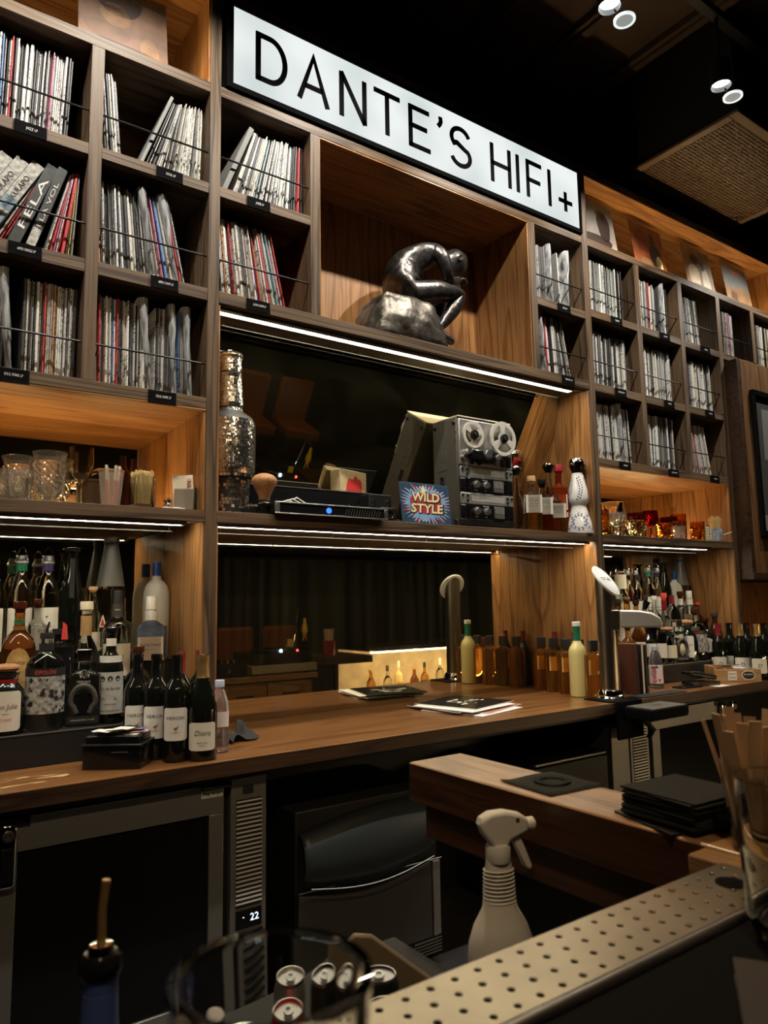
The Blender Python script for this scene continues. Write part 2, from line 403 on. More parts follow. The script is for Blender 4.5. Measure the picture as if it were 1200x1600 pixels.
# ---- centre unit
U2 = thing('backbar_unit', 'central oak back bar with statue niche, mirrors and hi-fi shelf', 'shelving')
for x in (.943, 3.035): panel(U2, 'post', x, x + (.042 if x < 1 else .045), -.002, YB, .8355, 3.65, 'frame_z')
for x, w in ((1.368, .042), (2.625, .045)): panel(U2, 'divider', x, x + w, 0, YB, 2.435, 3.20, 'frame_z')
panel(U2, 'rail', .985, 3.035, 0, YB, *Z[0], 'frame_x'); panel(U2, 'top_board', .985, 3.035, 0, YB, 3.61, 3.65, 'frame_x')
panel(U2, 'rail', .985, 1.368, .001, YB, *Z[1], 'frame_x'); panel(U2, 'rail', 2.67, 3.035, .001, YB, 2.775, 2.815, 'frame_x')
panel(U2, 'rail', .985, 3.035, 0, YB, *Z[2], 'frame_x')
panel(U2, 'shelf_board', .985, 3.035, 0, .388, 1.59, 1.63, 'frame_x')
panel(U2, 'soffit_board', 1.41, 2.625, .002, YB, 3.192, 3.20, 'oak_x')
panel(U2, 'soffit_board', .985, 3.035, .03, .30, 2.384, 2.39, 'frame_x')
panel(U2, 'back_panel', .985, 3.035, YB, YB + .02, 2.435, 3.65, 'oak_z')
panel(U2, 'lining_panel', 1.41, 1.416, .004, YB, 2.435, 3.192, 'oak_z'); panel(U2, 'lining_panel', 2.617, 2.625, .004, YB, 2.435, 3.192, 'oak_z')
for a, b in ((.8355, 1.59), (1.63, 2.384)):
    panel(U2, 'lining_panel', 3.027, 3.035, .004, .43, a, b, 'oak_z'); panel(U2, 'lining_panel', .985, .993, .004, .43, a, b, 'oak_z')
bx('mirror_panel', .993, 3.027, .39, .398, .8355, 1.59, M['mirror'], U2, bevel=0)
# the upper mirror leans out at the top
mt = MB(); y0, z0, y1, z1 = .40, 1.632, .19, 2.383
mt.add([(.993, y0, z0), (3.027, y0, z0), (3.027, y1, z1), (.993, y1, z1), (.993, y0 + .008, z0), (3.027, y0 + .008, z0), (3.027, y1 + .008, z1), (.993, y1 + .008, z1)],
       [(0, 1, 2, 3), (5, 4, 7, 6), (0, 4, 5, 1), (3, 2, 6, 7), (0, 3, 7, 4), (1, 5, 6, 2)])
mt.build('leaning_mirror', M['mirror2'], U2, smooth=0)
led(U2, .995, 2.94, 2.384); led(U2, .990, 3.0, 1.59)
cell(U2, 'C1', .985, 1.368, 1, 1.14); cell(U2, 'C2', .985, 1.368, 2, 1.14)
CELLS['D1'] = (2.67, 3.035, 2.815); CELLS['D2'] = (2.67, 3.035, 2.435)
for k, tx in (('D1', 2.865), ('D2', 2.87)):
    rod(U2, 2.67, 3.035, CELLS[k][2] + .128); shelf_tag(U2, tx, CELLS[k][2] - .042, next(TAGS))

# ---- right unit
U3 = thing('record_shelving_unit', 'oak record shelving with coloured glass bay to the right of the central back bar', 'shelving')
XR = [3.08, 3.485, 3.527, 3.908, 3.95, 4.325, 4.367, 4.745, 4.787, 5.16]
U4 = thing('record_shelving_unit', 'short run of oak record shelving above the panelled box at the far right', 'shelving')
for x in (3.485, 3.908): panel(U3, 'divider', x, x + .042, 0, YB, 2.03, 3.20, 'frame_z')
panel(U3, 'post', 4.325, 4.367, -.001, YB, .8355, 3.20, 'frame_z')
panel(U4, 'divider', 4.745, 4.787, 0, YB, 2.84, 3.20, 'frame_z')
panel(U4, 'post', 5.16, 5.202, 0, YB, 2.80, 3.65, 'frame_z')
for u, a, b in ((U3, 3.081, 4.367), (U4, 4.3675, 5.16)):
    panel(u, 'rail', a, b, 0, YB, *Z[0], 'frame_x'); panel(u, 'top_board', a, b, 0, YB, 3.61, 3.65, 'frame_x')
    panel(u, 'soffit_board', a, b, .001, YB, 3.602, 3.61, 'oak_x')
    panel(u, 'back_panel', a, b, YB, YB + .02, 2.03 if u is U3 else 2.80, 3.65, 'oak_x')
    bx('led_strip', a + .02, b - .02, .02, .03, 3.2402, 3.246, M['ledwarm'], u, bevel=0)
panel(U4, 'lining_panel', 5.152, 5.16, .004, YB, 3.24, 3.602, 'oak_z')
for r in (1, 2):
    for k in range(5 if r == 1 else 3):
        panel(U3 if k < 3 else U4, 'rail', XR[2 * k] + (.001 if k in (0, 3) else 0), XR[2 * k + 1], .001, YB, *Z[r], 'frame_x')
panel(U3, 'shelf_board', 3.08, 4.325, 0, YB, 1.99, 2.03, 'frame_x'); panel(U3, 'soffit_board', 3.08, 4.325, .001, YB, 1.982, 1.99, 'oak_x')
panel(U3, 'shelf_board', 3.08, 4.325, 0, YB - .01, 1.59, 1.63, 'frame_x')
for a, b in ((.8355, 1.59), (1.63, 1.982)):
    panel(U3, 'lining_panel', 4.317, 4.325, .004, .39, a, b, 'oak_z'); panel(U3, 'lining_panel', 3.08, 3.088, .004, .39, a, b, 'oak_z')
    bx('mirror_panel', 3.088, 4.317, .39, .398, a, b, M['mirror2'], U3, bevel=0)
led(U3, 3.10, 4.12, 1.59)
bx('led_strip', 3.1, 4.29, .365, .378, 1.6302, 1.637, M['ledwarm'], U3, bevel=0)
for r, L_ in ((1, 'EFGHI'), (2, 'EFG'), (3, 'EFG')):
    for k, c in enumerate(L_): cell(U3 if k < 3 else U4, c + str(r), XR[2 * k], XR[2 * k + 1], r)

# ---- wall and screen box to the right
struct(bx('trim_3', 4.368, 6.4, .30, .45, .8355, 1.395, M['oak_z']))
M['tvoak'] = wood('brown_oak_face', (.24, .125, .05), (.12, .055, .02), 2, .5)
tv = thing('panelled_screen_box', 'oak faced box with framed black and white print, right of the shelves', 'cabinet', (0, 0, 0))
bx('side_panel', 4.385, 4.425, -.075, .30, 1.44, 2.785, M['darkwood'], tv); bx('side_panel', 5.62, 5.66, -.075, .30, 1.44, 2.79, M['frame_z'], tv)
for i in range(6): bx('face_board', 4.425 + .2 * i - (.0 if i else .0), 4.425 + .2 * (i + 1) - .0015 - (.005 if i == 5 else 0), -.072, -.05, 1.44, 2.79, M['tvoak'], tv)
bx('back_panel', 4.43, 5.615, .28, .30, 1.44, 2.79, M['darkwood'], tv)
bx('bottom_board', 4.385, 5.66, -.08, .30, 1.40, 1.44, M['darkwood'], tv)
P = thing('framed_print', 'black framed grey abstract print hung on the oak box at the right edge', 'picture')
fr = MB()
X0, X1, Z0, Z1 = 4.51, 5.40, 1.665, 2.60
for a in ((X0, X1, Z0, Z0 + .035), (X0, X1, Z1 - .035, Z1), (X0, X0 + .03, Z0 + .035, Z1 - .035), (X1 - .03, X1, Z0 + .035, Z1 - .035)): fr.box(a[0], a[1], -.098, -.073, a[2], a[3])
fr.build('frame', M['blackgloss'], P, bevel=.002)
pm = pbr('grey_print_ground', (.085, .085, .08), .55, noise=.25, nscale=300); pl = pbr('pale_grey_print', (.26, .26, .25), .55, noise=.15, nscale=300)
bx('print_sheet', X0 + .03, X1 - .03, -.079, -.074, Z0 + .035, Z1 - .035, pm, P, bevel=0)
mb = MB(); mb.prism([(4.63, 2.16), (4.93, 2.16), (4.93, 2.55), (4.72, 2.55), (4.72, 2.49), (4.63, 2.49)], -.0796, -.079)
mb.build('print_shape', pl, P, smooth=0)
MB().prism([(4.93 + .26 * math.cos(a), 1.93 + .21 * math.sin(a)) for a in [2 * PI * i / 32 for i in range(32)]], -.0798, -.079).build('print_shape', pl, P, smooth=0)
MB().box(4.56, 5.3, -.0797, -.079, 1.705, 1.80).build('print_shape', pl, P, smooth=0)
text('Gil', .05, M['ink'], P, (4.80, -.0798, 2.51), shear=.3)
# small dark frame on the wall below it
q = thing('wall_tablet', 'small black wall tablet with a lit corner below the framed print', 'tablet', (4.84, -.081, 1.50))
MB().box(-.07, .20, 0, .006, -.10, .115).build('screen', M['blackgloss'], q, bevel=.002)
f2 = MB()
for a in ((-.085, .215, -.115, -.10), (-.085, .215, .115, .13), (-.085, -.07, -.10, .115), (.20, .215, -.10, .115)): f2.box(a[0], a[1], -.006, .006, a[2], a[3])
f2.build('bezel', M['blackmetal'], q, bevel=.001)

# ---- lightbox sign
S = thing('lightbox_sign', 'long white illuminated lightbox sign with thin black letters above the niche', 'sign', (0, 0, 0))
X0, X1, Z0, Z1 = 1.003, 3.034, 3.246, 3.606
b = MB()
for a in ((X0, X1, Z0, Z0 + .022), (X0, X1, Z1 - .012, Z1), (X0, X0 + .026, Z0 + .022, Z1 - .012), (X1 - .014, X1, Z0 + .022, Z1 - .012)): b.box(a[0], a[1], -.012, .13, a[2], a[3])
b.build('housing', M['signblack'], S, bevel=.001)
m, nt, out = new('opal_acrylic_lit'); em = nd(nt, 'Emission'); tc = nd(nt, 'TexCoord'); n_ = nd(nt, 'TexNoise', i_Scale=3.0, i_Detail=1.0); rp = nd(nt, 'ValToRGB')
rp.color_ramp.elements[0].color = (.68, .75, .74, 1); rp.color_ramp.elements[1].color = (.91, .96, .94, 1); rp.color_ramp.elements[0].position = .3; rp.color_ramp.elements[1].position = .6
nt.links.new(tc.outputs['Object'], n_.inputs['Vector']); nt.links.new(n_.outputs['Fac'], rp.inputs[0]); nt.links.new(rp.outputs[0], em.inputs[0]); nt.links.new(em.outputs[0], out.inputs[0]); em.inputs[1].default_value = .95
bx('lit_face', X0 + .026, X1 - .014, -.003, .12, Z0 + .022, Z1 - .012, m, S, bevel=0)
def letters(parent, spec, w, y0, y1, mat):
    for nm, strokes in spec:
        k = MB()
        for st in strokes: k.stroke(st, w, y0, y1)
        k.build('letter', mat, parent, smooth=0)
def arc(cx, cz, rx, rz, a0, a1, n=14): return [(cx + rx * math.cos(R(a0 + (a1 - a0) * i / n)), cz + rz * math.sin(R(a0 + (a1 - a0) * i / n))) for i in range(n + 1)]
H = .202; B = 3.331; T = B + H
spec = []
def Lt(*s): spec.append(('l', s))
def off(x, pts): return [(x + a, b) for a, b in pts]
x = 1.125; Lt([(x + .009, B + .0), (x + .009, T)], [(x, T - .009)] + arc(x + .06, B + H / 2, .066, H / 2 - .009, 90, -90, 18) + [(x, B + .009)])
x = 1.316; Lt([(x, B), (x + .066, T), (x + .132, B)], [(x + .025, B + .066), (x + .107, B + .066)])
x = 1.508; Lt([(x + .009, B), (x + .009, T)], [(x + .007, T), (x + .127, B)], [(x + .125, B), (x + .125, T)])
x = 1.683; Lt([(x, T - .009), (x + .14, T - .009)], [(x + .07, B), (x + .07, T)])
x = 1.873; Lt([(x + .009, B), (x + .009, T)], [(x, T - .009), (x + .118, T - .009)], [(x, B + H * .52), (x + .104, B + H * .52)], [(x, B + .009), (x + .122, B + .009)])
x = 2.058; Lt([(x, T + .006), (x + .003, T - .016), (x - .002, T - .030), (x - .014, T - .045)])
x = 2.118; Lt(arc(x + .062, T - .058, .055, .050, 20, 220) + [(x + .04, B + .118), (x + .09, B + .094)] + arc(x + .062, B + .057, .058, .049, 40, -160))
x = 2.375; Lt([(x + .009, B), (x + .009, T)], [(x + .127, B), (x + .127, T)], [(x, B + H * .5), (x + .13, B + H * .5)])
x = 2.560; Lt([(x, B), (x, T)])
x = 2.623; Lt([(x + .009, B), (x + .009, T)], [(x, T - .009), (x + .112, T - .009)], [(x, B + H * .48), (x + .10, B + H * .48)])
x = 2.793; Lt([(x, B), (x, T)])
x = 2.862; Lt([(x, B + .062), (x + .105, B + .062)], [(x + .0525, B + .008), (x + .0525, B + .116)])
letters(S, spec, .022, -.006, -.003, M['signblack'])

# ---- worktop (one continuous counter)
ct = thing('back_counter', 'long polished oak back counter running under the shelving', 'counter')
bx('worktop', -1.2, 5.2, -.255, .45, .788, .835, M['counter'], ct, bevel=.004)
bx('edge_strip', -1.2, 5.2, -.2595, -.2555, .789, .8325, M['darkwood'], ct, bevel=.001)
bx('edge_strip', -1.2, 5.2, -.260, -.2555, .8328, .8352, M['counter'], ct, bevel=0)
bx('back_skirt', -1.2, 5.2, .30, .45, .0, .788, M['black'], ct, bevel=0)
bx('skirt_rail', -1.2, 5.2, -.235, .30, .775, .788, M['black'], ct, bevel=0)
# worn bare patch at the left end
m, nt, out = new('worn_varnish'); L = nt.links.new
p = nd(nt, 'BsdfPrincipled', i_Roughness=.4); p.inputs['Base Color'].default_value = (.62, .42, .2, 1); tr = nd(nt, 'BsdfTransparent'); mx = nd(nt, 'MixShader')
tc = nd(nt, 'TexCoord'); mp = nd(nt, 'Mapping'); mp.inputs['Scale'].default_value = (9, 34, 1); n_ = nd(nt, 'TexNoise', i_Scale=1.0, i_Detail=6.0, i_Distortion=.8); rp = nd(nt, 'ValToRGB'); rp.color_ramp.elements[0].position = .54; rp.color_ramp.elements[1].position = .60
L(tc.outputs['Object'], mp.inputs[0]); L(mp.outputs[0], n_.inputs['Vector']); L(n_.outputs['Fac'], rp.inputs[0]); L(rp.outputs[0], mx.inputs[0]); L(tr.outputs[0], mx.inputs[1]); L(p.outputs[0], mx.inputs[2]); L(mx.outputs[0], out.inputs[0])
MB().add([(.26 + .22 * math.cos(a) * (1 + .2 * math.sin(3 * a)), -.155 + .085 * math.sin(a), .8353) for a in [2 * PI * i / 24 for i in range(24)]], [tuple(range(24))]).build('worn_patch', m, ct, smooth=0)

# ------------------------------------------------------------ records
def sleeve_mat(name, attr):
    m, nt, out = new(name); L = nt.links.new
    p = nd(nt, 'BsdfPrincipled', i_Roughness=.5); L(p.outputs[0], out.inputs[0])
    tc = nd(nt, 'TexCoord'); oi = nd(nt, 'ObjectInfo')
    if attr:
        at = nd(nt, 'Attribute'); at.attribute_name = 'Col'; col = at.outputs['Color']; src = tc.outputs['Object']
    else:
        col = oi.outputs['Color']
        sc = nd(nt, 'VectorMath', operation='SCALE'); sc.inputs[0].default_value = (31.0, 17.0, 53.0); L(oi.outputs['Random'], sc.inputs['Scale'])
        ad = nd(nt, 'VectorMath', operation='ADD'); L(tc.outputs['Object'], ad.inputs[0]); L(sc.outputs[0], ad.inputs[1]); src = ad.outputs[0]
    mp = nd(nt, 'Mapping'); mp.inputs['Scale'].default_value = (200, 3, 150); L(src, mp.inputs[0])
    n = nd(nt, 'TexNoise', i_Scale=1.0, i_Detail=2.0); L(mp.outputs[0], n.inputs['Vector'])
    mp2 = nd(nt, 'Mapping'); mp2.inputs['Scale'].default_value = (90, 3, 7); L(src, mp2.inputs[0])
    n2 = nd(nt, 'TexNoise', i_Scale=1.0, i_Detail=1.0); L(mp2.outputs[0], n2.inputs['Vector'])
    mu = nd(nt, 'Math', operation='MULTIPLY_ADD'); mu.inputs[1].default_value = .8; L(n2.outputs['Fac'], mu.inputs[0]); L(n.outputs['Fac'], mu.inputs[2])
    rp = nd(nt, 'ValToRGB'); rp.color_ramp.elements[0].position = .66 if attr else .70; rp.color_ramp.elements[1].position = .80 if attr else .84
    rp.color_ramp.elements[0].color = (.10, .095, .09, 1)
    L(mu.outputs[0], rp.inputs[0])
    mx = nd(nt, 'MixRGB', blend_type='MULTIPLY', i_0=.92); L(col, mx.inputs[1]); L(rp.outputs[0], mx.inputs[2]); L(mx.outputs[0], p.inputs['Base Color'])
    return m
M['sleeve'] = sleeve_mat('printed_card_sleeve', False); M['sleevea'] = sleeve_mat('printed_card_sleeve_stack', True)
M['poly'] = pbr('highlit_poly_sleeve', (.80, .82, .83), .16, trans=.25, ior=1.25, noise=.92, nscale=26, bump=1.0, coat=.4)  # noise paints bright streaky highlights into the plastic's colour
for n_ in M['poly'].node_tree.nodes:
    if n_.type == 'TEX_NOISE':
        mp_ = M['poly'].node_tree.nodes.new('ShaderNodeMapping'); mp_.inputs['Scale'].default_value = (6.5, 1, .45)
        tc_ = [q_ for q_ in M['poly'].node_tree.nodes if q_.type == 'TEX_COORD'][0]
        M['poly'].node_tree.links.new(tc_.outputs['Object'], mp_.inputs[0]); M['poly'].node_tree.links.new(mp_.outputs[0], n_.inputs['Vector'])
PAL = [(.80, .79, .75), (.74, .72, .66), (.66, .62, .52), (.62, .62, .62), (.45, .44, .42), (.28, .27, .26), (.14, .14, .14), (.05, .05, .05)]
PW = [6, 6, 5, 4, 4, 4, 6, 10]
ACC = [(.55, .06, .06), (.65, .5, .12), (.12, .22, .42), (.10, .28, .25), (.6, .28, .1), (.5, .18, .28), (.22, .12, .08)]
def sleeve_mesh(t):
    """a card sleeve: spine to the front (-y), slightly rounded spine and the mouth a hair narrower"""
    h, d = .314, .312; m = MB()
    pr = [(-t / 2, .0018), (-t * .28, 0), (t * .28, 0), (t / 2, .0018), (t * .42, d), (-t * .42, d)]
    n = len(pr)
    m.add([(x, y, 0) for x, y in pr] + [(x, y, h) for x, y in pr], [tuple(range(n))[::-1], tuple(range(n, 2 * n))] + [(i, (i + 1) % n, (i + 1) % n + n, i + n) for i in range(n)])
    me = D.meshes.new('record_sleeve'); me.from_pydata(m.v, [], m.f); me.materials.append(M['sleeve']); me.shade_smooth(); me.set_sharp_from_angle(angle=R(40))
    return me, m
TH = [.0034, .0046, .0062, .009]
SM = [sleeve_mesh(t) for t in TH]
STK = dict(v=[], f=[], c=[])
CNT = [0]
WHERE = {'A1': 'upper cubby at the left edge', 'B1': 'upper cubby left of the sign', 'A2': 'middle cubby at the left edge', 'B2': 'middle cubby, second column',
         'A3': 'lower cubby at the left edge', 'B3': 'lower cubby above the glassware', 'C1': 'cubby under the left end of the sign', 'C2': 'cubby beside the statue niche'}
CW = lambda c: 'red' if c == ACC[0] else 'yellow' if c == ACC[1] else 'blue' if c == ACC[2] else 'teal' if c == ACC[3] else 'orange' if c == ACC[4] else 'pink' if c == ACC[5] else 'brown' if c == ACC[6] else None
def put(key, x, z, y, lean, ti, col, poly=False):
    rot = Matrix.Rotation(lean, 4, 'Y')
    if CNT[0] < 298 and key in WHERE:
        CNT[0] += 1
        o = D.objects.new('record_sleeve', SM[ti][0]); COL.objects.link(o); o.location = (x, y, z); o.rotation_euler = (0, lean, 0); o.color = (*col, 1)
        w = CW(col)
        tone = (w + ' spined') if w else ('pale spined' if col[0] > .5 else 'grey spined' if col[0] > .2 else 'dark spined')
        d = 'leaning ' if abs(lean) > R(4) else 'upright '
        tag(o, '%s%s worn record sleeve in the %s' % (d, tone, WHERE[key]), 'record', '%s%s records in the %s' % (d, tone, WHERE[key]))
        return o
    b = len(STK['v'])
    for v in SM[ti][1].v:
        p = rot @ Vector(v); STK['v'].append((p.x + x, p.y + y, p.z + z)); STK['c'].append((*col, 1))
    STK['f'] += [tuple(b + i for i in f) for f in SM[ti][1].f]
def pick(acc=.10):
    return rnd.choices(ACC, [5, 2, 2, 2, 2, 2, 3])[0] if rnd.random() < acc else rnd.choices(PAL, PW)[0]
def fill(key, x0, x1, a0, a1, acc=.1, dens=1.0, fat=0):
    """records with spine bases from x0 to x1; lean runs from a0 to a1 degrees (top to the right positive)"""
    cx0, cx1, z = CELLS[key]; x = x0
    while x < x1:
        k = (x - x0) / max(1e-6, x1 - x0); a = R(a0 + (a1 - a0) * k + rnd.uniform(-.25, .25))
        ti = rnd.choices([0, 1, 2, 3], [5, 6, 4 + fat, .7 + fat])[0]
        g = (TH[ti] + rnd.choices([.0006, .0016, .004], [5, 3, 1])[0]) * dens
        w = g / max(.6, math.cos(a)); xx = x + w / 2
        lift = TH[ti] / 2 * abs(math.sin(a)) + .0003
        put(key, xx, z + lift, .058 + rnd.uniform(-.012, .012), a, ti, pick(acc)); x += w
def poly(key, x, lean, w=.03, yy=.034, h=.33, lab=None):
    """a sleeve in a loose crinkled plastic outer, mouth standing open at the top"""
    z = CELLS[key][2]; m = MB(); N = 7; V = []; F = []
    for j in range(N + 1):
        t = j / N; ww = w * (.22 + .50 * (t ** 1.4 if t < .8 else (.73 + (t - .8) * .9))) + .004 * math.sin(9 * t + x * 90); yo = rnd.uniform(-.003, .003)
        V += [(-ww / 2, yo + .006, h * t), (0, yo - .004, h * t), (ww / 2, yo + .004, h * t), (ww * .3, .28, h * t * .97), (-ww * .3, .28, h * t * .97)]
    for j in range(N):
        for i in range(5): F.append((j * 5 + i, j * 5 + (i + 1) % 5, (j + 1) * 5 + (i + 1) % 5, (j + 1) * 5 + i))
    m.add(V, F)
    o = m.build('plastic_record_sleeve', M['poly'], loc=(x, yy, z + .002), rot=(0, R(lean), 0), smooth=80)
    return tag(o, lab, 'record', None)
# the nearest cubbies, record by record
fill('A1', .150, .462, 0, 2.5, .015)
fill('B1', .569, .640, -4.5, -5, .02); fill('B1', .716, .772, 19, 15, .0, 1.4); fill('B1', .785, .930, 11, 1.0, .03, 1.3)
fill('A2', .254, .288, 25, 23, .3, 1.3); fill('A2', .402, .495, 13, 2, .5, 1.7)
fill('B2', .571, .735, -2, -6, .09, 1.05); fill('B2', .785, .832, -10, -12, .3, 1.25); fill('B2', .862, .885, -12, -12, .25, 1.2)
fill('A3', .150, .300, 0, 0, .04); fill('A3', .352, .510, 0, .5, .05)
fill('B3', .569, .742, -1, 0, .05); fill('B3', .775, .832, 0, 0, .05); fill('B3', .858, .885, 0, 0, .05)
fill('C1', 1.050, 1.20, 17, 10, .03, 1.2); fill('C1', 1.205, 1.352, 8, .5, .03, 1.15)
fill('C2', .992, 1.16, -4, -8, .12, 1.05); fill('C2', 1.16, 1.285, -9, -13, .4, 1.05)
# boxed sets in the middle cubby at the left edge
def boxset(key, x, w, lean, mat, lab, nm='record_box_set', h=.325, title=None, tc=None, band=None, tsz=.03):
    z = CELLS[key][2]; a = R(lean); t = thing(nm, lab, 'record box', (x, .036, z + w / 2 * abs(math.sin(a)) + .001)); t.rotation_euler = (0, a, 0)
    MB().box(-w / 2, w / 2, 0, .31, 0, h).build('box_body', mat, t, bevel=.002)
    if band:
        for b0, b1, bm in band: bx('spine_print', -w / 2 + .002, w / 2 - .002, -.0006, .0, b0, b1, bm, t, bevel=0)
    if title: text(title, tsz, tc, t, (.0, -.0009, h * .5), rot=(PI / 2, -PI / 2, 0), fit=h * .62)
    return t
art = pbr('grey_press_art', (.62, .60, .54), .6, noise=.75, nscale=60)
rust = pbr('rust_print', (.22, .07, .03), .6); teal = pbr('blue_grey_print', (.20, .32, .40), .6, noise=.5, nscale=40)
for i, (x, pm, nm_) in enumerate(((.115, rust, 'rust red'), (.161, rust, 'brown'), (.207, teal, 'blue'))):
    boxset('A2', x + .02, .040, 28, art, 'thick white record box with %s printed spine leaning in the left edge cubby' % nm_, title='FELA ANIKULAPO', tc=M['ink'], band=[(.02, .10, pm), (.12, .17, pm) if i else (.12, .2, pm)], tsz=.024)
dk = pbr('charcoal_box_card', (.05, .055, .055), .5, noise=.5, nscale=50)
boxset('A2', .314, .036, 20, dk, 'charcoal boxed record set with white spine lettering leaning in the left edge cubby', title='FELA', tc=M['white'], h=.318, tsz=.03)
boxset('A2', .362, .030, 17, dk, 'charcoal boxed record set with a torn white patch at the foot of its spine', title='FELA VOL', tc=M['offwhite'], h=.316, tsz=.018, band=[(.012, .075, art)])
wedge = boxset('C1', 1.012, .02, 21, pbr('grey_card', (.17, .17, .16), .6), 'plain grey card divider leaning at the left of the cubby under the sign', nm='card_divider')
wedge['category'] = 'divider'
wedge2 = boxset('B1', .702, .012, 20, pbr('grey_card2', (.30, .30, .29), .6), 'pale grey card divider leaning against records in the cubby left of the sign', nm='card_divider'); wedge2['category'] = 'divider'
poly('A3', .325, -6, .05, lab='record in crinkled plastic outer sleeve sticking up in the lower left edge cubby')
poly('B3', .758, -6, .045, lab='leftmost record in a plastic outer in the lower cubby above the glassware')
poly('B3', .843, -3, .035, lab='middle record in a plastic outer in the lower cubby above the glassware')
poly('B3', .900, -4, .04, lab='rightmost record in a plastic outer in the lower cubby above the glassware')
poly('B2', .762, -9, .035, lab='record in grey plastic outer at the middle of the second column cubby')
poly('B2', .845, -11, .045, lab='record in wide open plastic outer at the right of the second column cubby')
# the cubbies further off: one joined stack
fill('D1', 2.68, 2.80, 0, -1, .0); fill('D1', 2.84, 2.87, -2, -2, 0); fill('D1', 2.90, 2.92, -2, -2, 0)
fill('D2', 2.68, 2.72, -1, -2, .1); fill('D2', 2.775, 2.87, -3, -4, .15); fill('D2', 2.90, 2.965, -9, -11, .05, 1.3)
poly('D1', 2.82, -1, .04, lab='record in clear plastic outer left of another in the cubby right of the niche')
poly('D1', 2.945, 2, .05, lab='record in clear plastic outer with open mouth near the sign end')
poly('D2', 2.75, -4, .04, lab='record in plastic outer in the cubby above the right end of the light strip')
for k, a in (('E1', (0, 0)), ('F1', (0, 0)), ('G1', (-2, -7)), ('E2', (0, 0)), ('F2', (0, 0)), ('G2', (0, -2)), ('E3', (-1, -3)), ('F3', (1, 0)), ('G3', (-8, -11))):
    x0, x1, z = CELLS[k]; w = x1 - x0
    fill(k, x0 + .006, x0 + w * (.88 if k not in ('G3', 'G1') else .72), a[0], a[1], .035, 1.02)
fill('H1', 4.47, 4.62, 0, 0, .25, 1.1); fill('I1', 4.80, 5.08, 0, 0, .1)
poly('E3', 3.345, -4, .055, lab='record in crinkled plastic outer in the lowest cubby right of the back bar post')
poly('F1', 3.80, 0, .05, lab='record in plastic outer in the top cubby of the second right hand column')
me = D.meshes.new('record_sleeves'); me.from_pydata(STK['v'], [], STK['f']); me.materials.append(M['sleevea'])
ca = me.color_attributes.new('Col', 'FLOAT_COLOR', 'POINT'); ca.data.foreach_set('color', [c for q_ in STK['c'] for c in q_])
o = D.objects.new('record_sleeves', me); COL.objects.link(o)
tag(o, 'rows of worn record sleeves filling the cubbies of the right hand shelving', 'records', None, 'stuff')

# ------------------------------------------------------------ sleeves shown face out along the top
def cover(x, y, lean, ground, lab, shapes, grime=.35, rz=0):
    t = thing('record_cover', lab, 'record', (x, y, 3.2405), rz); t.rotation_euler = (R(-lean), 0, rz)
    MB().box(-.157, .157, 0, .004, 0, .315).build('sleeve', ground, t, bevel=.001)
    for poly_, mm in shapes:
        MB().prism(poly_, -.0005, 0).build('cover_print', mm, t, smooth=0)
    return t
def blob(cx, cz, rx, rz, n=18, wob=.0, ph=0): return [(cx + rx * math.cos(2 * PI * i / n) * (1 + wob * math.sin(3 * 2 * PI * i / n + ph)), cz + rz * math.sin(2 * PI * i / n) * (1 + wob * math.cos(2 * 2 * PI * i / n))) for i in range(n)]
gm = lambda n, c, k=.5, s=14: pbr(n, tuple(.5 * q_ for q_ in c), .45, noise=k, nscale=s)
br1, br2, br3 = gm('brown_print', (.26, .14, .08)), gm('dark_brown_print', (.05, .028, .02)), gm('ochre_print', (.42, .24, .12))
c0 = cover(.645, .055, 8, gm('sepia_cover', (.30, .17, .11)), 'sepia brown record cover shown face out on the top ledge left of the sign', [(blob(-.02, .24, .085, .072, wob=.06), br2), (blob(-.03, .17, .055, .05), br3), (blob(-.06, .09, .08, .04, wob=.1), br1), (blob(.09, .07, .035, .055), br3), (blob(-.0, .035, .1, .025, wob=.2), br2)])
bx('title_strip', .03, .15, -.0008, -.0002, .262, .300, gm('olive_print', (.20, .17, .07)), c0, bevel=0)
text('THE PAYBACK', .02, M['ink'], c0, (.088, -.0012, .272), fit=.105)
cover(.10, .055, 8, gm('blue_cover', (.10, .16, .30)), 'blue and cream record cover at the top left corner', [(blob(0, .16, .1, .1), M['cream'])])
grayc = gm('grey_cover', (.40, .37, .34), .3)
cover(3.275, .055, 8, grayc, 'grey record cover with dark figure right beside the end of the sign', [(blob(.06, .17, .055, .11, wob=.12), br2), (blob(.05, .25, .05, .03), br1), (blob(-.02, .06, .13, .05, wob=.12), br2)])
cover(3.755, .055, 8, gm('orange_cover', (.42, .13, .05)), 'fiery orange record cover, second from the sign on the top ledge', [(blob(-.05, .2, .08, .09, wob=.2), gm('rust_smoke', (.30, .07, .04))), (blob(.05, .23, .028, .04), br2), (blob(.06, .12, .06, .09, wob=.08), gm('black_coat', (.03, .025, .03))), (blob(.09, .07, .03, .06), M['cream']), (blob(-.03, .06, .07, .03), br3)])
cover(4.29, .055, 8, gm('tan_cover', (.32, .21, .13)), 'tan record cover with two white clad figures, third from the sign', [(blob(-.06, .10, .06, .10, wob=.1), gm('white_print', (.85, .8, .7), .3)), (blob(.07, .09, .045, .10), gm('white_print2', (.85, .8, .7), .3)), (blob(-.03, .235, .05, .035), br2), (blob(.05, .20, .028, .035), br2), (blob(0, .03, .14, .025), br1)])
cover(4.75, .055, 8, gm('sky_cover', (.24, .26, .25), .3), 'hazy blue and ochre record cover at the right end of the top ledge', [([(-.157, 0), (.157, 0), (.157, .14), (.05, .17), (-.05, .13), (-.157, .16)], br3), (blob(-.06, .07, .04, .05), br1), (blob(.02, .27, .05, .008), M['red'])])

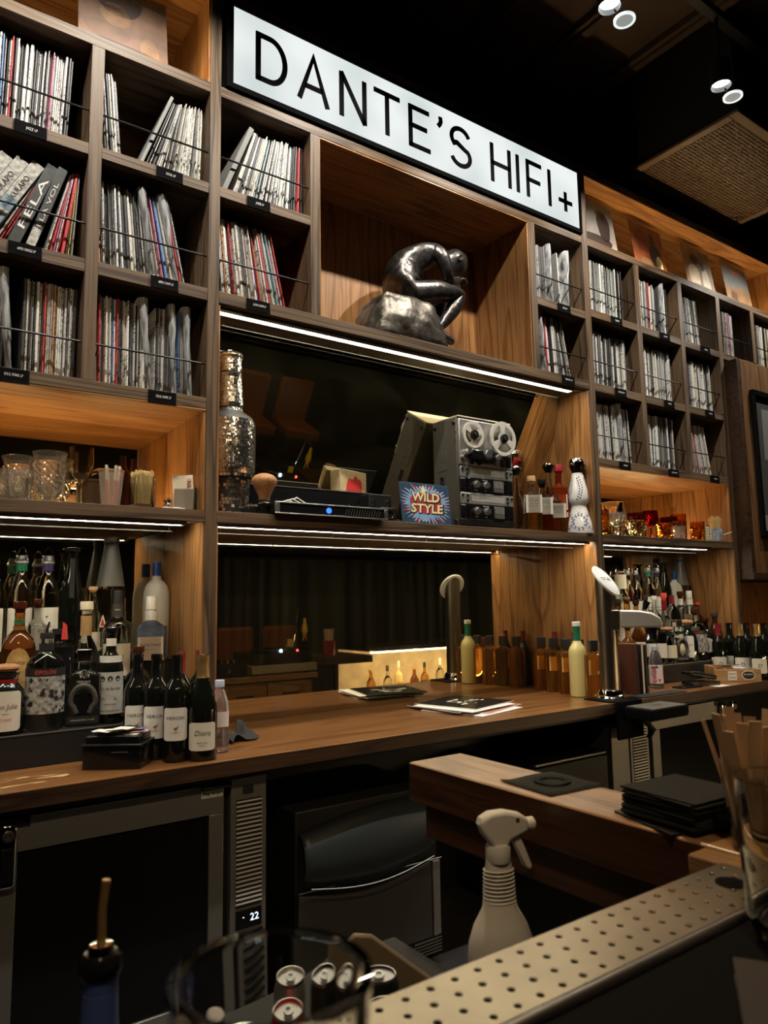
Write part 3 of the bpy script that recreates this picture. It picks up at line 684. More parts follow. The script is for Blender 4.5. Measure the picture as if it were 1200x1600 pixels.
# ------------------------------------------------------------ bronze statuette in the niche
ST = thing('bronze_statuette', 'dark bronze statuette of a seated man bowed over on a rock', 'statue', (1.93, .165, 2.435))
brz = pbr('dark_bronze', (.15, .14, .13), .32, .85, noise=.65, nscale=38, bump=.9)
brz2 = pbr('rough_bronze_rock', (.17, .15, .125), .40, .8, noise=.7, nscale=30, bump=1.0)
import bmesh
bm = bmesh.new(); bmesh.ops.create_icosphere(bm, subdivisions=4, radius=1.0)
from mathutils import noise as mn
for v in bm.verts:
    p = v.co.copy(); t = (p.z + 1) / 2
    # a blocky boulder: wide foot, seat on top, a toe running out to the right
    sx = .215 - .075 * t ** 1.2; sy = .150 - .035 * t
    k = 1.0 / max(abs(p.x), abs(p.y), abs(p.z)) ** .72
    x, y, z = p.x * sx * k, p.y * sy * k, (p.z * k * .5 + .5)
    if z < .5 and x > 0: x += (.5 - z) * .06
    zz = max(0, z) * .232 - .002
    n_ = mn.noise(Vector((x, y, zz)) * 14) * .014 + mn.noise(Vector((x, y, zz)) * 42) * .005
    v.co = Vector((x - .015 + n_, y + n_, max(0, zz + n_ * .6)))
me = D.meshes.new('rock_base'); bm.to_mesh(me); bm.free(); me.shade_smooth(); me.materials.append(brz2)
rk = D.objects.new('rock_base', me); COL.objects.link(rk); rk.parent = ST
def skin(name, pts, edges, rad, mat, parent, root=0, sub=2, loc=(0, 0, 0)):
    me = D.meshes.new(name); me.from_pydata(pts, edges, []); o = D.objects.new(name, me); COL.objects.link(o); o.parent = parent; o.location = loc
    me.materials.append(mat)
    sk = o.modifiers.new('skin', 'SKIN'); sk.use_smooth_shade = True
    for i, r_ in enumerate(rad):
        v = me.skin_vertices[0].data[i]; v.radius = r_ if isinstance(r_, tuple) else (r_, r_); v.use_root = (i == root)
    sb = o.modifiers.new('sub', 'SUBSURF'); sb.levels = sub; sb.render_levels = sub
    return o
pts = [(.000, 0, .268), (-.010, 0, .345), (.035, 0, .430), (.110, 0, .487), (.190, 0, .508), (.262, 0, .522),      # 0-5 spine, neck
       (.040, -.062, .262), (.170, -.078, .300), (.312, -.070, .318), (.255, -.066, .225), (.172, -.060, .118), (.205, -.068, .088), (.258, -.072, .066),   # 6-12 near leg
       (.040, .062, .262), (.170, .070, .296), (.300, .062, .325), (.290, .062, .24), (.268, .060, .158), (.292, .060, .132), (.338, .060, .128),      # 13-19 far leg
       (.150, -.088, .478), (.165, -.118, .452), (.185, -.118, .385), (.215, -.100, .345), (.272, -.074, .374), (.322, -.052, .402),          # 20-25 near arm
       (.150, .088, .478), (.165, .116, .450), (.205, .110, .390), (.262, .082, .352), (.300, .045, .378), (.335, .01, .398)]               # 26-31 far arm
edges = [(0, 1), (1, 2), (2, 3), (3, 4), (4, 5), (0, 6), (6, 7), (7, 8), (8, 9), (9, 10), (10, 11), (11, 12), (0, 13), (13, 14), (14, 15), (15, 16), (16, 17), (17, 18), (18, 19),
         (3, 20), (20, 21), (21, 22), (22, 23), (23, 24), (24, 25), (3, 26), (26, 27), (27, 28), (28, 29), (29, 30), (30, 31)]
rad = [(.080, .085), (.082, .086), (.088, .088), (.088, .078), (.044, .044), (.034, .034), .062, .056, .040, .040, .023, .026, .016, .062, .056, .040, .038, .023, .024, .015,
       .046, .042, .034, .028, .024, .019, .046, .042, .034, .028, .024, .019]
body = skin('figure_body', pts, edges, rad, brz, ST)
# hands (fingers) and toes, each a short chain rooted in the limb end
for (hx, hy, hz, sgn) in ((.322, -.052, .402, -1), (.335, .01, .398, 1)):
    for i in range(4):
        o_ = -.012 + i * .008
        skin('finger', [(hx, hy + o_ * .6, hz), (hx + .020, hy + o_, hz + .006), (hx + .034, hy + o_, hz - .004 - .002 * i), (hx + .036, hy + o_, hz - .018)], [(0, 1), (1, 2), (2, 3)], [.008, .0075, .0065, .005], brz, body, sub=1)
    skin('thumb', [(hx - .005, hy, hz + .006), (hx + .006, hy - .012 * sgn, hz + .018), (hx + .018, hy - .014 * sgn, hz + .024)], [(0, 1), (1, 2)], [.009, .007, .0055], brz, body, sub=1)
# bowed head: skull, brow, nose, jaw, ears and cropped hair
bm = bmesh.new(); bmesh.ops.create_icosphere(bm, subdivisions=4, radius=1.0)
for v in bm.verts:
    p = v.co.copy(); x, y, z = p.x * .052, p.y * .043, p.z * .060           # +x is the face
    if p.z < -.1: y *= 1 - .30 * (-p.z - .1); x *= 1 - .10 * (-p.z)
    if p.x > .2:
        f_ = (p.x - .2)
        x += .016 * math.exp(-((p.y / .17) ** 2 + ((p.z + .14) / .26) ** 2))                        # nose
        x += .007 * math.exp(-((p.y / .6) ** 2 + ((p.z - .20) / .11) ** 2))                         # brow
        for e_ in (-.36, .36): x -= .010 * math.exp(-(((p.y - e_) / .17) ** 2 + ((p.z - .03) / .12) ** 2))   # eye sockets
        x -= .006 * math.exp(-((p.y / .35) ** 2 + ((p.z + .52) / .06) ** 2))                        # mouth line
        x += .007 * math.exp(-((p.y / .4) ** 2 + ((p.z + .82) / .16) ** 2))                         # chin
    n_ = mn.noise(p * 7) * (.003 if p.z > .25 or p.x < -.1 else .0006)
    v.co = Vector((x, y, z)) * (1 + n_ / .05)
me = D.meshes.new('figure_head'); bm.to_mesh(me); bm.free(); me.shade_smooth(); me.materials.append(brz)
hd = D.objects.new('figure_head', me); COL.objects.link(hd); hd.parent = ST; hd.location = (.338, 0, .512); hd.rotation_euler = (0, R(52), 0); hd.scale = (1.28, 1.28, 1.28)
for sgn in (-1, 1):
    MB().lathe([(0, -.003), (.006, -.003), (.010, .0), (.009, .004), (.004, .003), (0, .002)], 14, 0, Matrix.Scale(1.5, 4, (0, 1, 0))).build('ear', brz, hd, loc=(-.006, sgn * .0425, -.004), rot=(R(-90 * sgn), 0, 0))

# ------------------------------------------------------------ hi-fi shelf (top at z 1.63)
ZS = 1.6301
# reel to reel recorder
RT = thing('reel_tape_recorder', 'tall grey open reel tape recorder with two clear reels on the hi-fi shelf', 'tape recorder', (2.158, .048, ZS))
w, h, dp = .342, .512, .185
MB().box(0, w, .012, dp, .012, h).build('case', M['grey'], RT, bevel=.006)
MB().box(w + .0, w + .03, .03, .17, .0, .40).build('side_case', pbr('slate_blue_paint', (.05, .065, .08), .4), RT, bevel=.012)
silver = pbr('satin_silver_panel', (.55, .55, .53), .34, .75)
MB().box(.006, w - .006, 0, .0125, .287, h - .012).build('deck_plate', silver, RT, bevel=.003)
for z0 in (.232, .110): MB().box(.010, w - .006, .001, .0125, z0, z0 + .050).build('channel_plate', silver, RT, bevel=.002)
for z0 in (.164, .042): MB().box(.010, w - .006, .002, .0125, z0, z0 + .066).build('channel_panel', M['blackgloss'], RT, bevel=.002)
MB().box(.0, w, .002, .012, .012, .040).build('plinth', M['blackmetal'], RT, bevel=.002)
for fx in (.03, w - .03):
    for fy in (.03, .155): MB().lathe([(0, 0), (.012, 0), (.012, .012), (0, .012)], 12).build('foot', M['matblack'], RT, loc=(fx, fy, 0))
tape = pbr('pale_tape_reel', (.80, .77, .70), .18, trans=.35, ior=1.3)
def reel(x, z, r, pack, ang, y0=-.018):
    rt = MB()
    FY = Matrix.Rotation(PI / 2, 4, 'X')
    for yy in (0.0, .008):
        fl = Matrix.Translation((0, -yy, 0)) @ FY
        rt.lathe([(r * .80, 0), (r, 0), (r, .0016), (r * .80, .0016), (r * .80, 0)], 40, 0, fl)
        rt.lathe([(.015, 0), (r * .34, 0), (r * .34, .0016), (.015, .0016), (.015, 0)], 28, 0, fl)
        for k in range(3):
            a = ang + k * 2 * PI / 3
            rt.add([(r * .3 * math.cos(a - .42), -yy, r * .3 * math.sin(a - .42)), (r * .3 * math.cos(a + .42), -yy, r * .3 * math.sin(a + .42)), (r * .83 * math.cos(a + .30), -yy, r * .83 * math.sin(a + .30)), (r * .83 * math.cos(a - .30), -yy, r * .83 * math.sin(a - .30)),
                    (r * .3 * math.cos(a - .42), -yy - .0016, r * .3 * math.sin(a - .42)), (r * .3 * math.cos(a + .42), -yy - .0016, r * .3 * math.sin(a + .42)), (r * .83 * math.cos(a + .30), -yy - .0016, r * .83 * math.sin(a + .30)), (r * .83 * math.cos(a - .30), -yy - .0016, r * .83 * math.sin(a - .30))],
                   [(0, 1, 2, 3), (7, 6, 5, 4), (0, 4, 5, 1), (1, 5, 6, 2), (2, 6, 7, 3), (3, 7, 4, 0)])
    ro = rt.build('tape_reel', tape, RT, loc=(x, y0 + .008, z), smooth=30)
    if pack: MB().lathe([(r * .36, .001), (pack, .001), (pack, .0075), (r * .36, .0075), (r * .36, .001)], 36, 0, FY).build('tape_pack', pbr('brown_tape', (.22, .17, .12), .35), ro, smooth=30)
    MB().lathe([(0, -.012), (.022, -.012), (.022, .006), (.019, .022), (.0, .023)], 24, 0, FY).build('hub_knob', M['blackgloss'], ro)
    MB().lathe([(0, .0225), (.011, .0225), (.010, .026), (0, .026)], 18, 0, FY).build('hub_cap', M['black'], ro)
reel(.078, .428, .063, .034, .4); reel(.258, .428, .082, 0, PI / 2 + .1, -.026)
FY = Matrix.Rotation(PI / 2, 4, 'X')
MB().box(.055, .225, -.028, 0, .316, .358).build('head_cover', M['blackgloss'], RT, bevel=.006)
def knob(x, z, r, mat, y=-.0, d=.018, nm='knob'):
    return MB().lathe([(0, 0), (r, 0), (r, d * .45), (r * .72, d * .5), (r * .66, d), (0, d)], 22, 0, FY).build(nm, mat, RT, loc=(x, y, z))
knob(.152, .342, .026, M['alu'], -.028, .012); knob(.215, .332, .016, M['alu'], -.028, .014); knob(.040, .345, .015, M['alu'], 0, .03)
knob(.018, .320, .009, M['alu'], 0, .016)
for x_ in (.062, .108): MB().box(x_, x_ + .018, -.012, 0, .292, .312).build('lever', M['blackgloss'], RT, bevel=.002)
for x_ in (.252, .288): MB().prism([(x_, .344), (x_ + .006, .292), (x_ + .018, .292), (x_ + .022, .344)], -.022, 0).build('transport_lever', M['blackgloss'], RT, bevel=.002)
MB().lathe([(0, 0), (.006, 0), (.006, .004), (0, .004)], 12, 0, FY).build('record_button', M['redink'], RT, loc=(.222, 0, .302))
for z0 in (.164, .042):
    for x_ in (.098, .158):
        knob(x_, z0 + .036, .0185, M['alu'], .002, .022)
    m_ = MB().box(.208, .272, -.004, .002, z0 + .006, z0 + .062).build('level_meter', pbr('meter_face_grey', (.10, .10, .095), .15, coat=.5), RT, bevel=.002)
    bx('meter_scale', .212, .268, -.0046, -.004, z0 + .028, z0 + .058, pbr('meter_scale', (.16, .155, .14), .4), m_, bevel=0)
    MB().box(.2395, .2405, -.0052, -.0046, z0 + .028, z0 + .054).build('needle', M['ink'], m_)
    for x_, dz in ((.046, .012), (.046, .030), (.046, .050), (.286, .016), (.286, .034), (.286, .050), (.016, .018), (w - .022, .02)):
        MB().lathe([(0, 0), (.0048, 0), (.0048, .004), (.002, .0045), (.002, .006), (0, .006)], 12, 0, FY).build('socket', M['chrome'], RT, loc=(x_, .002, z0 + dz))
    text('Monitor', .008, M['white'], RT, (.02, .0012, z0 + .060)); text('Record  Play', .007, M['white'], RT, (.158, .0012, z0 + .060))
    text('VOLUME', .006, M['white'], RT, (.098, .0012, z0 + .010)); text('TONE', .006, M['white'], RT, (.158, .0012, z0 + .010))
for z0 in (.232, .110):
    for x_, dz in ((.046, .014), (.046, .036), (.016, .036), (w - .045, .016), (w - .045, .036), (w - .018, .036)):
        MB().lathe([(0, 0), (.006, 0), (.006, .004), (.0025, .0045), (.0025, .007), (0, .007)], 12, 0, FY).build('switch', M['blackmetal'], RT, loc=(x_, .001, z0 + dz))
    bx('window', .07, .28, .0002, .001, z0 + .012, z0 + .040, pbr('pale_window', (.36, .35, .33), .25), RT, bevel=.001)
# left cheek: clip plate, mains socket, corner knobs
MB().box(-.002, .0, .085, .150, .27, .36).build('cover_plate', M['grey'], RT, bevel=.002)
text('4 TRK', .012, M['alu'], RT, (-.0026, .112, .312), rot=(PI / 2, 0, -PI / 2))
MB().box(-.003, 0, .105, .132, .185, .245).build('mains_socket', M['blackmetal'], RT, bevel=.004)
for z_ in (.193, .214, .236): MB().lathe([(0, 0), (.006, 0), (.006, .004), (0, .004)], 10, 0, Matrix.Rotation(-PI / 2, 4, 'Y')).build('socket_pin', M['chrome'], RT, loc=(-.003, .118, z_))
for y_, z_ in ((.03, h - .028), (.165, h - .032), (.03, .03)): MB().lathe([(0, 0), (.010, 0), (.008, .008), (0, .009)], 14, 0, Matrix.Rotation(-PI / 2, 4, 'Y')).build('corner_stud', M['blackmetal'], RT, loc=(0, y_, z_))
for z_ in (.40, .42, .44): MB().lathe([(0, 0), (.004, 0), (.003, .004), (0, .004)], 10, 0, Matrix.Rotation(-PI / 2, 4, 'Y')).build('side_screw', M['chrome'], RT, loc=(0, .02, z_))
MB().box(.004, w - .004, .004, dp, h, h + .004).build('top_plate', M['cream'], RT, bevel=.001)

# graffiti style sleeve standing in front
WS = thing('record_single', 'square blue sleeve with a spiky burst and cream graffiti lettering', 'record', (1.955, .030, ZS)); WS.rotation_euler = (R(-7), 0, 0)
nav = pbr('navy_print', (.03, .07, .13), .4, noise=.4, nscale=40); lb = pbr('light_blue_print', (.20, .38, .62), .45, noise=.2, nscale=60); crim = pbr('crimson_print', (.36, .03, .05), .45)
crm = pbr('cream_letter_print', (.85, .70, .38), .45, noise=.2, nscale=25)
MB().box(-.135, .135, 0, .004, 0, .182).build('sleeve', nav, WS, bevel=.001)
def star(n, r1, r2, ax, az, cx, cz, jit, sd):
    q_ = random.Random(sd); out = []
    for i in range(2 * n):
        a = PI * i / n; r_ = (r1 if i % 2 else r2) * (1 + q_.uniform(-jit, jit)); out.append((max(-.134, min(.134, cx + r_ * ax * math.cos(a))), max(.001, min(.181, cz + r_ * az * math.sin(a)))))
    return out
MB().prism(star(17, 1.0, .62, .136, .094, 0, .09, .10, 3), -.0004, 0).build('burst_print', crim, WS, smooth=0)
MB().prism(star(40, 1.0, .72, .133, .092, 0, .09, .14, 5), -.0008, -.0004).build('burst_print', M['white'], WS, smooth=0)
MB().prism(star(40, 1.0, .76, .127, .087, 0, .09, .14, 5), -.0011, -.0008).build('burst_print', lb, WS, smooth=0)
MB().prism(blob(0, .092, .086, .050, 30, .06), -.0014, -.0011).build('field_print', crim, WS, smooth=0)
for s_, zz, wd in (('WILD', .118, .150), ('STYLE', .068, .178)):
    text(s_, .058, M['ink'], WS, (.003, -.0016, zz - .002), fit=wd + .014, shear=.12, bold=.0042); text(s_, .054, crm, WS, (0, -.0022, zz), fit=wd, shear=.12, bold=.0014)
MB().prism(star(5, .009, .022, 1, 1, -.01, .150, 0, 1), -.0028, -.0016).build('star_print', crm, WS, smooth=0)

# slim DAC / amplifier with blue light
AM = thing('hifi_amplifier', 'slim black and silver hi-fi unit with a glowing blue button', 'amplifier', (1.197, -.034, ZS))
MB().box(.004, .498, .006, .26, .006, .044).build('case', M['blackmetal'], AM, bevel=.002)
f_ = MB(); 
for a in ((0, .502, 0, .0045), (0, .502, .0405, .045), (0, .017, .0045, .0405), (.485, .502, .0045, .0405)): f_.box(a[0], a[1], 0, .01, a[2], a[3])
f_.build('front_frame', M['alu'], AM, bevel=.001)
bx('front_panel', .017, .485, .003, .008, .0045, .0405, M['blackgloss'], AM, bevel=0)
for i in range(14): MB().prism([(.300 + i * .012, .008), (.302 + i * .012, .008), (.312 + i * .012, .037), (.310 + i * .012, .037)], .0022, .003).build('grille_slot', M['grey'], AM, smooth=0)
blu = pbr('blue_led', (.1, .2, .9), .3, emit=(.01, .10, 1.0), es=3)
MB().lathe([(.006, 0), (.011, 0), (.011, .003), (.006, .003), (.006, 0)], 20, 0, FY).build('power_ring', blu, AM, loc=(.226, .003, .022))
MB().lathe([(0, 0), (.005, 0), (.005, .002), (0, .002)], 14, 0, FY).build('power_button', blu, AM, loc=(.226, .003, .022))
for x_ in (.05, .45): MB().lathe([(0, 0), (.012, 0), (.012, .006), (0, .006)], 12).build('foot', M['matblack'], AM, loc=(x_, .06, 0))
# older black component behind with glossy front, cables
RC = thing('stereo_receiver', 'wide glossy black stereo component under the red and cream book', 'receiver', (1.19, .235, ZS))
MB().box(0, .62, 0, .135, .008, .150).build('case', M['blackgloss'], RC, bevel=.003)
bx('front_strip', .01, .61, -.003, 0, .03, .034, M['alu'], RC, bevel=0); bx('top_edge', 0, .62, -.002, .004, .147, .151, M['alu'], RC, bevel=0)
for i in range(6): MB().lathe([(0, 0), (.007, 0), (.006, .012), (0, .012)], 12, 0, FY).build('terminal', M['gold'] if i < 4 else M['chrome'], RC, loc=(.03 + .022 * i if i < 4 else .5 + .05 * (i - 4), 0, .06 if i < 4 else .09))
for x_ in (.03, .59): MB().lathe([(0, 0), (.014, 0), (.014, .008), (0, .008)], 12).build('foot', M['matblack'], RC, loc=(x_, .05, 0))
BK = thing('book', 'thick cream book with red map shaped print standing on the black receiver', 'book', (1.735, .275, ZS + .1505), R(14))
MB().box(-.085, .085, 0, .060, 0, .100).build('cover', pbr('cream_cloth', (.50, .40, .22), .7, noise=.2, nscale=50), BK, bevel=.002)
bx('page_block', -.082, .083, .003, .057, .098, .1012, M['cream'], BK, bevel=0)
MB().prism([(-.05, 0.004), (.058, .004), (.05, .06), (.03, .068), (.012, .082), (-.004, .06), (-.03, .066), (-.042, .045)], -.0005, 0).build('cover_print', M['red'], BK, smooth=0)
PJ = thing('small_speaker_box', 'small black box with round lens beside the graffiti sleeve', 'speaker', (1.728, .06, ZS))
MB().box(0, .085, 0, .09, .004, .066).build('case', M['blackmetal'], PJ, bevel=.004)
MB().lathe([(0, 0), (.022, 0), (.022, .006), (.018, .008), (.014, .004), (0, .003)], 22, 0, FY).build('lens', M['blackgloss'], PJ, loc=(.045, 0, .038))
bx('front_strip', .004, .081, -.002, 0, .008, .013, M['alu'], PJ, bevel=0)
MX = thing('phono_stage', 'small black box with chrome knobs behind the graffiti sleeve', 'amplifier', (1.735, .155, ZS))
MB().box(0, .12, 0, .075, .004, .135).build('case', M['blackmetal'], MX, bevel=.003)
for z_ in (.085, .105): 
    for x_ in (.02, .10): MB().lathe([(0, 0), (.007, 0), (.006, .012), (0, .012)], 12, 0, FY).build('knob', M['chrome'], MX, loc=(x_, 0, z_))
for i in range(9): bx('vent_fin', .02 + i * .009, .024 + i * .009, .01, .065, .135, .139, M['blackmetal'], MX, bevel=0)
cb = MB()
for k in range(3):
    cb.tube([(1.31 + .03 * k, .225, ZS + .02), (1.30 + .03 * k, .20, ZS + .06 + .01 * k), (1.36 + .02 * k, .18, ZS + .085 + .006 * k), (1.44 + .02 * k, .19, ZS + .06), (1.47 + .02 * k, .22, ZS + .01)], .003, 6)
tag(cb.build('signal_cables', M['offwhite'], smooth=80), 'looped pale signal cables behind the slim black hi-fi unit', 'cable')
BR = thing('record_brush', 'black handled round brush with flared tan bristles standing on the shelf', 'brush', (1.185, .035, ZS))
MB().lathe([(0, 0), (.018, 0), (.017, .018), (.022, .024), (.022, .052), (.019, .056), (0, .056)], 24).build('handle', M['blackgloss'], BR)
MB().lathe([(.0225, 0), (.0232, .001), (.0232, .003), (.0225, .004)], 24).build('handle_ring', M['chrome'], BR, loc=(0, 0, .040))
hair = pbr('tan_bristle', (.50, .24, .10), .6, noise=.5, nscale=160)
bm_ = MB().lathe([(.018, .052), (.024, .075), (.036, .100), (.048, .122), (.046, .134), (.036, .146), (.020, .153), (0, .155)], 40).build('bristle_head', hair, BR)
st = MB()
for i in range(220):
    a = rnd.uniform(0, 2 * PI); k = math.sqrt(rnd.random()); r0, r1 = .017 * k, .048 * k; z1 = .157 - .030 * k ** 2.5
    st.tube([(r0 * math.cos(a), r0 * math.sin(a), .056), (r1 * .62 * math.cos(a), r1 * .62 * math.sin(a), .105), (r1 * 1.01 * math.cos(a), r1 * 1.01 * math.sin(a), z1)], .0006, 3, cap=False)
tag(st.build('bristles', hair, BR, smooth=0), kind='stuff')
CR = thing('remote_puck', 'small black puck beside the bristle brush', 'puck', (1.145, .07, ZS)); MB().box(-.02, .02, -.02, .02, 0, .035).build('case', M['blackmetal'], CR, bevel=.006); MB().lathe([(0,.035),(.012,.035),(.01,.04),(0,.04)],14).build('button', M['chrome'], CR)

# mirror tiled bottle lamp
MBt = thing('mirror_tiled_bottle', 'tall bottle covered in tiny silver mirror tiles beside the left post', 'bottle', (1.105, .170, ZS))
prof = [(0, 0), (.074, 0), (.072, .06), (.078, .14), (.088, .15), (.088, .16), (.094, .18), (.097, .30), (.095, .365), (.082, .385), (.052, .405), (.047, .42), (.050, .44), (.044, .54), (.046, .555), (.043, .56), (.043, .62), (.046, .625), (.046, .638), (.030, .640), (0, .640)]
tm, nt, out = new('mirror_tile_mosaic'); L = nt.links.new
p = nd(nt, 'BsdfPrincipled', i_Metallic=1.0, i_Roughness=.24); L(p.outputs[0], out.inputs[0])
p.inputs['Base Color'].default_value = (.85, .82, .76, 1)
MB().lathe(prof, 40).build('bottle_core', M['black'], MBt)
def pr_at(z):
    for (r0, z0), (r1, z1) in zip(prof, prof[1:]):
        if z0 <= z <= z1 and z1 > z0: return r0 + (r1 - r0) * (z - z0) / (z1 - z0), (r1 - r0) / (z1 - z0)
    return .03, 0
tl = MB(); z = .004; q_ = random.Random(4)
while z < .632:
    r_, sl = pr_at(z + .004); hh_ = .0078 if z > .16 else .013; n_ = max(8, int(2 * PI * r_ / (.0072 if z > .16 else .013)))
    for i in range(n_):
        if z < .15 and q_.random() < .35: continue
        a = 2 * PI * (i + (.5 if int(z * 1000) % 2 else 0)) / n_; da = PI / n_ * .84; rr = r_ + .0012; ji = q_.uniform(-.0005, .0005); jz = q_.uniform(-.0004, .0004)
        V = [((rr + s1 * ji + sz * (hh_ * sl) + (jz if sz else -jz)) * math.cos(a + s1 * da), (rr + s1 * ji + sz * (hh_ * sl) + (jz if sz else -jz)) * math.sin(a + s1 * da), z + sz * hh_ * .9) for s1, sz in ((-1, 0), (1, 0), (1, 1), (-1, 1))]
        tl.add(V, [(0, 1, 2, 3)])
    z += hh_
tag(tl.build('mirror_tiles', tm, MBt, smooth=0), kind='stuff')
MB().tube([(-.012, 0, .638), (-.008, 0, .652), (.004, 0, .655), (.012, 0, .645)], .003, 8).build('wire_loop', M['chrome'], MBt)

# ------------------------------------------------------------ bottles
ZC = .8352
KIND = dict(
    wine=[(0, .006), (.80, .0), (.97, .008), (1, .03), (1, .60), (.97, .645), (.82, .695), (.52, .745), (.40, .79), (.385, .93), (.42, .935), (.42, .985), (.40, .99), (0, .99)],
    burg=[(0, .006), (.80, .0), (.97, .008), (1, .03), (1, .44), (.96, .52), (.80, .62), (.56, .71), (.41, .79), (.37, .93), (.40, .935), (.40, .985), (.38, .99), (0, .99)],
    fulano=[(0, 0), (.92, 0), (1, .02), (1, .56), (.96, .62), (.80, .69), (.56, .765), (.42, .80), (.38, .84), (.40, .875), (0, .875)],
    tall=[(0, 0), (.9, 0), (1, .02), (1, .50), (.92, .60), (.66, .74), (.48, .84), (.44, .93), (.48, .94), (.48, .97), (0, .97)],
    squat=[(0, 0), (.92, 0), (1, .02), (1, .56), (.96, .61), (.80, .665), (.50, .70), (.32, .74), (.28, .80), (.30, .86), (0, .86)],
    round=[(0, 0), (.9, 0), (1, .03), (1, .44), (.97, .52), (.84, .60), (.55, .665), (.32, .71), (.29, .82), (.32, .88), (0, .88)],
    slim=[(0, 0), (.9, 0), (1, .02), (1, .54), (.94, .60), (.66, .68), (.44, .74), (.38, .80), (.36, .92), (.40, .93), (0, .93)],
    goose=[(0, 0), (.92, 0), (1, .02), (1, .56), (.97, .62), (.84, .675), (.60, .71), (.38, .735), (.32, .77), (.31, .90), (0, .90)],
    decant=[(0, 0), (.95, 0), (1, .02), (.98, .30), (.86, .40), (.62, .50), (.36, .60), (.29, .66), (.26, .80), (.30, .86), (0, .86)],
    bell=[(0, 0), (.96, 0), (1, .02), (.98, .50), (.80, .60), (.46, .68), (.30, .74), (.27, .84), (.30, .88), (0, .88)],
    sq=[(0, 0, 1), (.95, 0, 1), (1, .02, 1), (1, .62, 1), (.95, .66, 1), (.60, .70, .5), (.36, .73, 0), (.33, .82, 0), (.36, .85, 0), (0, .85, 0)],
    sqshort=[(0, 0, 1), (.95, 0, 1), (1, .02, 1), (1, .70, 1), (.94, .74, 1), (.60, .77, .5), (.40, .785, 0), (.38, .83, 0), (0, .83, 0)],
    julio=[(0, 0), (.90, 0), (1, .03), (1, .42), (.97, .52), (.86, .62), (.62, .71), (.42, .75), (.36, .79), (0, .79)],
    pet=[(0, 0), (.86, 0), (.98, .02), (.95, .06), (1, .09), (1, .16), (.95, .19), (1, .22), (1, .30), (.95, .33), (1, .36), (1, .58), (.9, .70), (.62, .84), (.45, .88), (.44, .93), (0, .93)])
def prof_r(kind, zf, W):
    P_ = KIND[kind]
    for a, b in zip(P_, P_[1:]):
        if a[1] <= zf <= b[1] and b[1] > a[1]: return W / 2 * (a[0] + (b[0] - a[0]) * (zf - a[1]) / (b[1] - a[1]))
    return W / 2
def face(x, y): return math.atan2(-x, 2.4 + y) * 1.0          # turn a front (-y) towards the bar
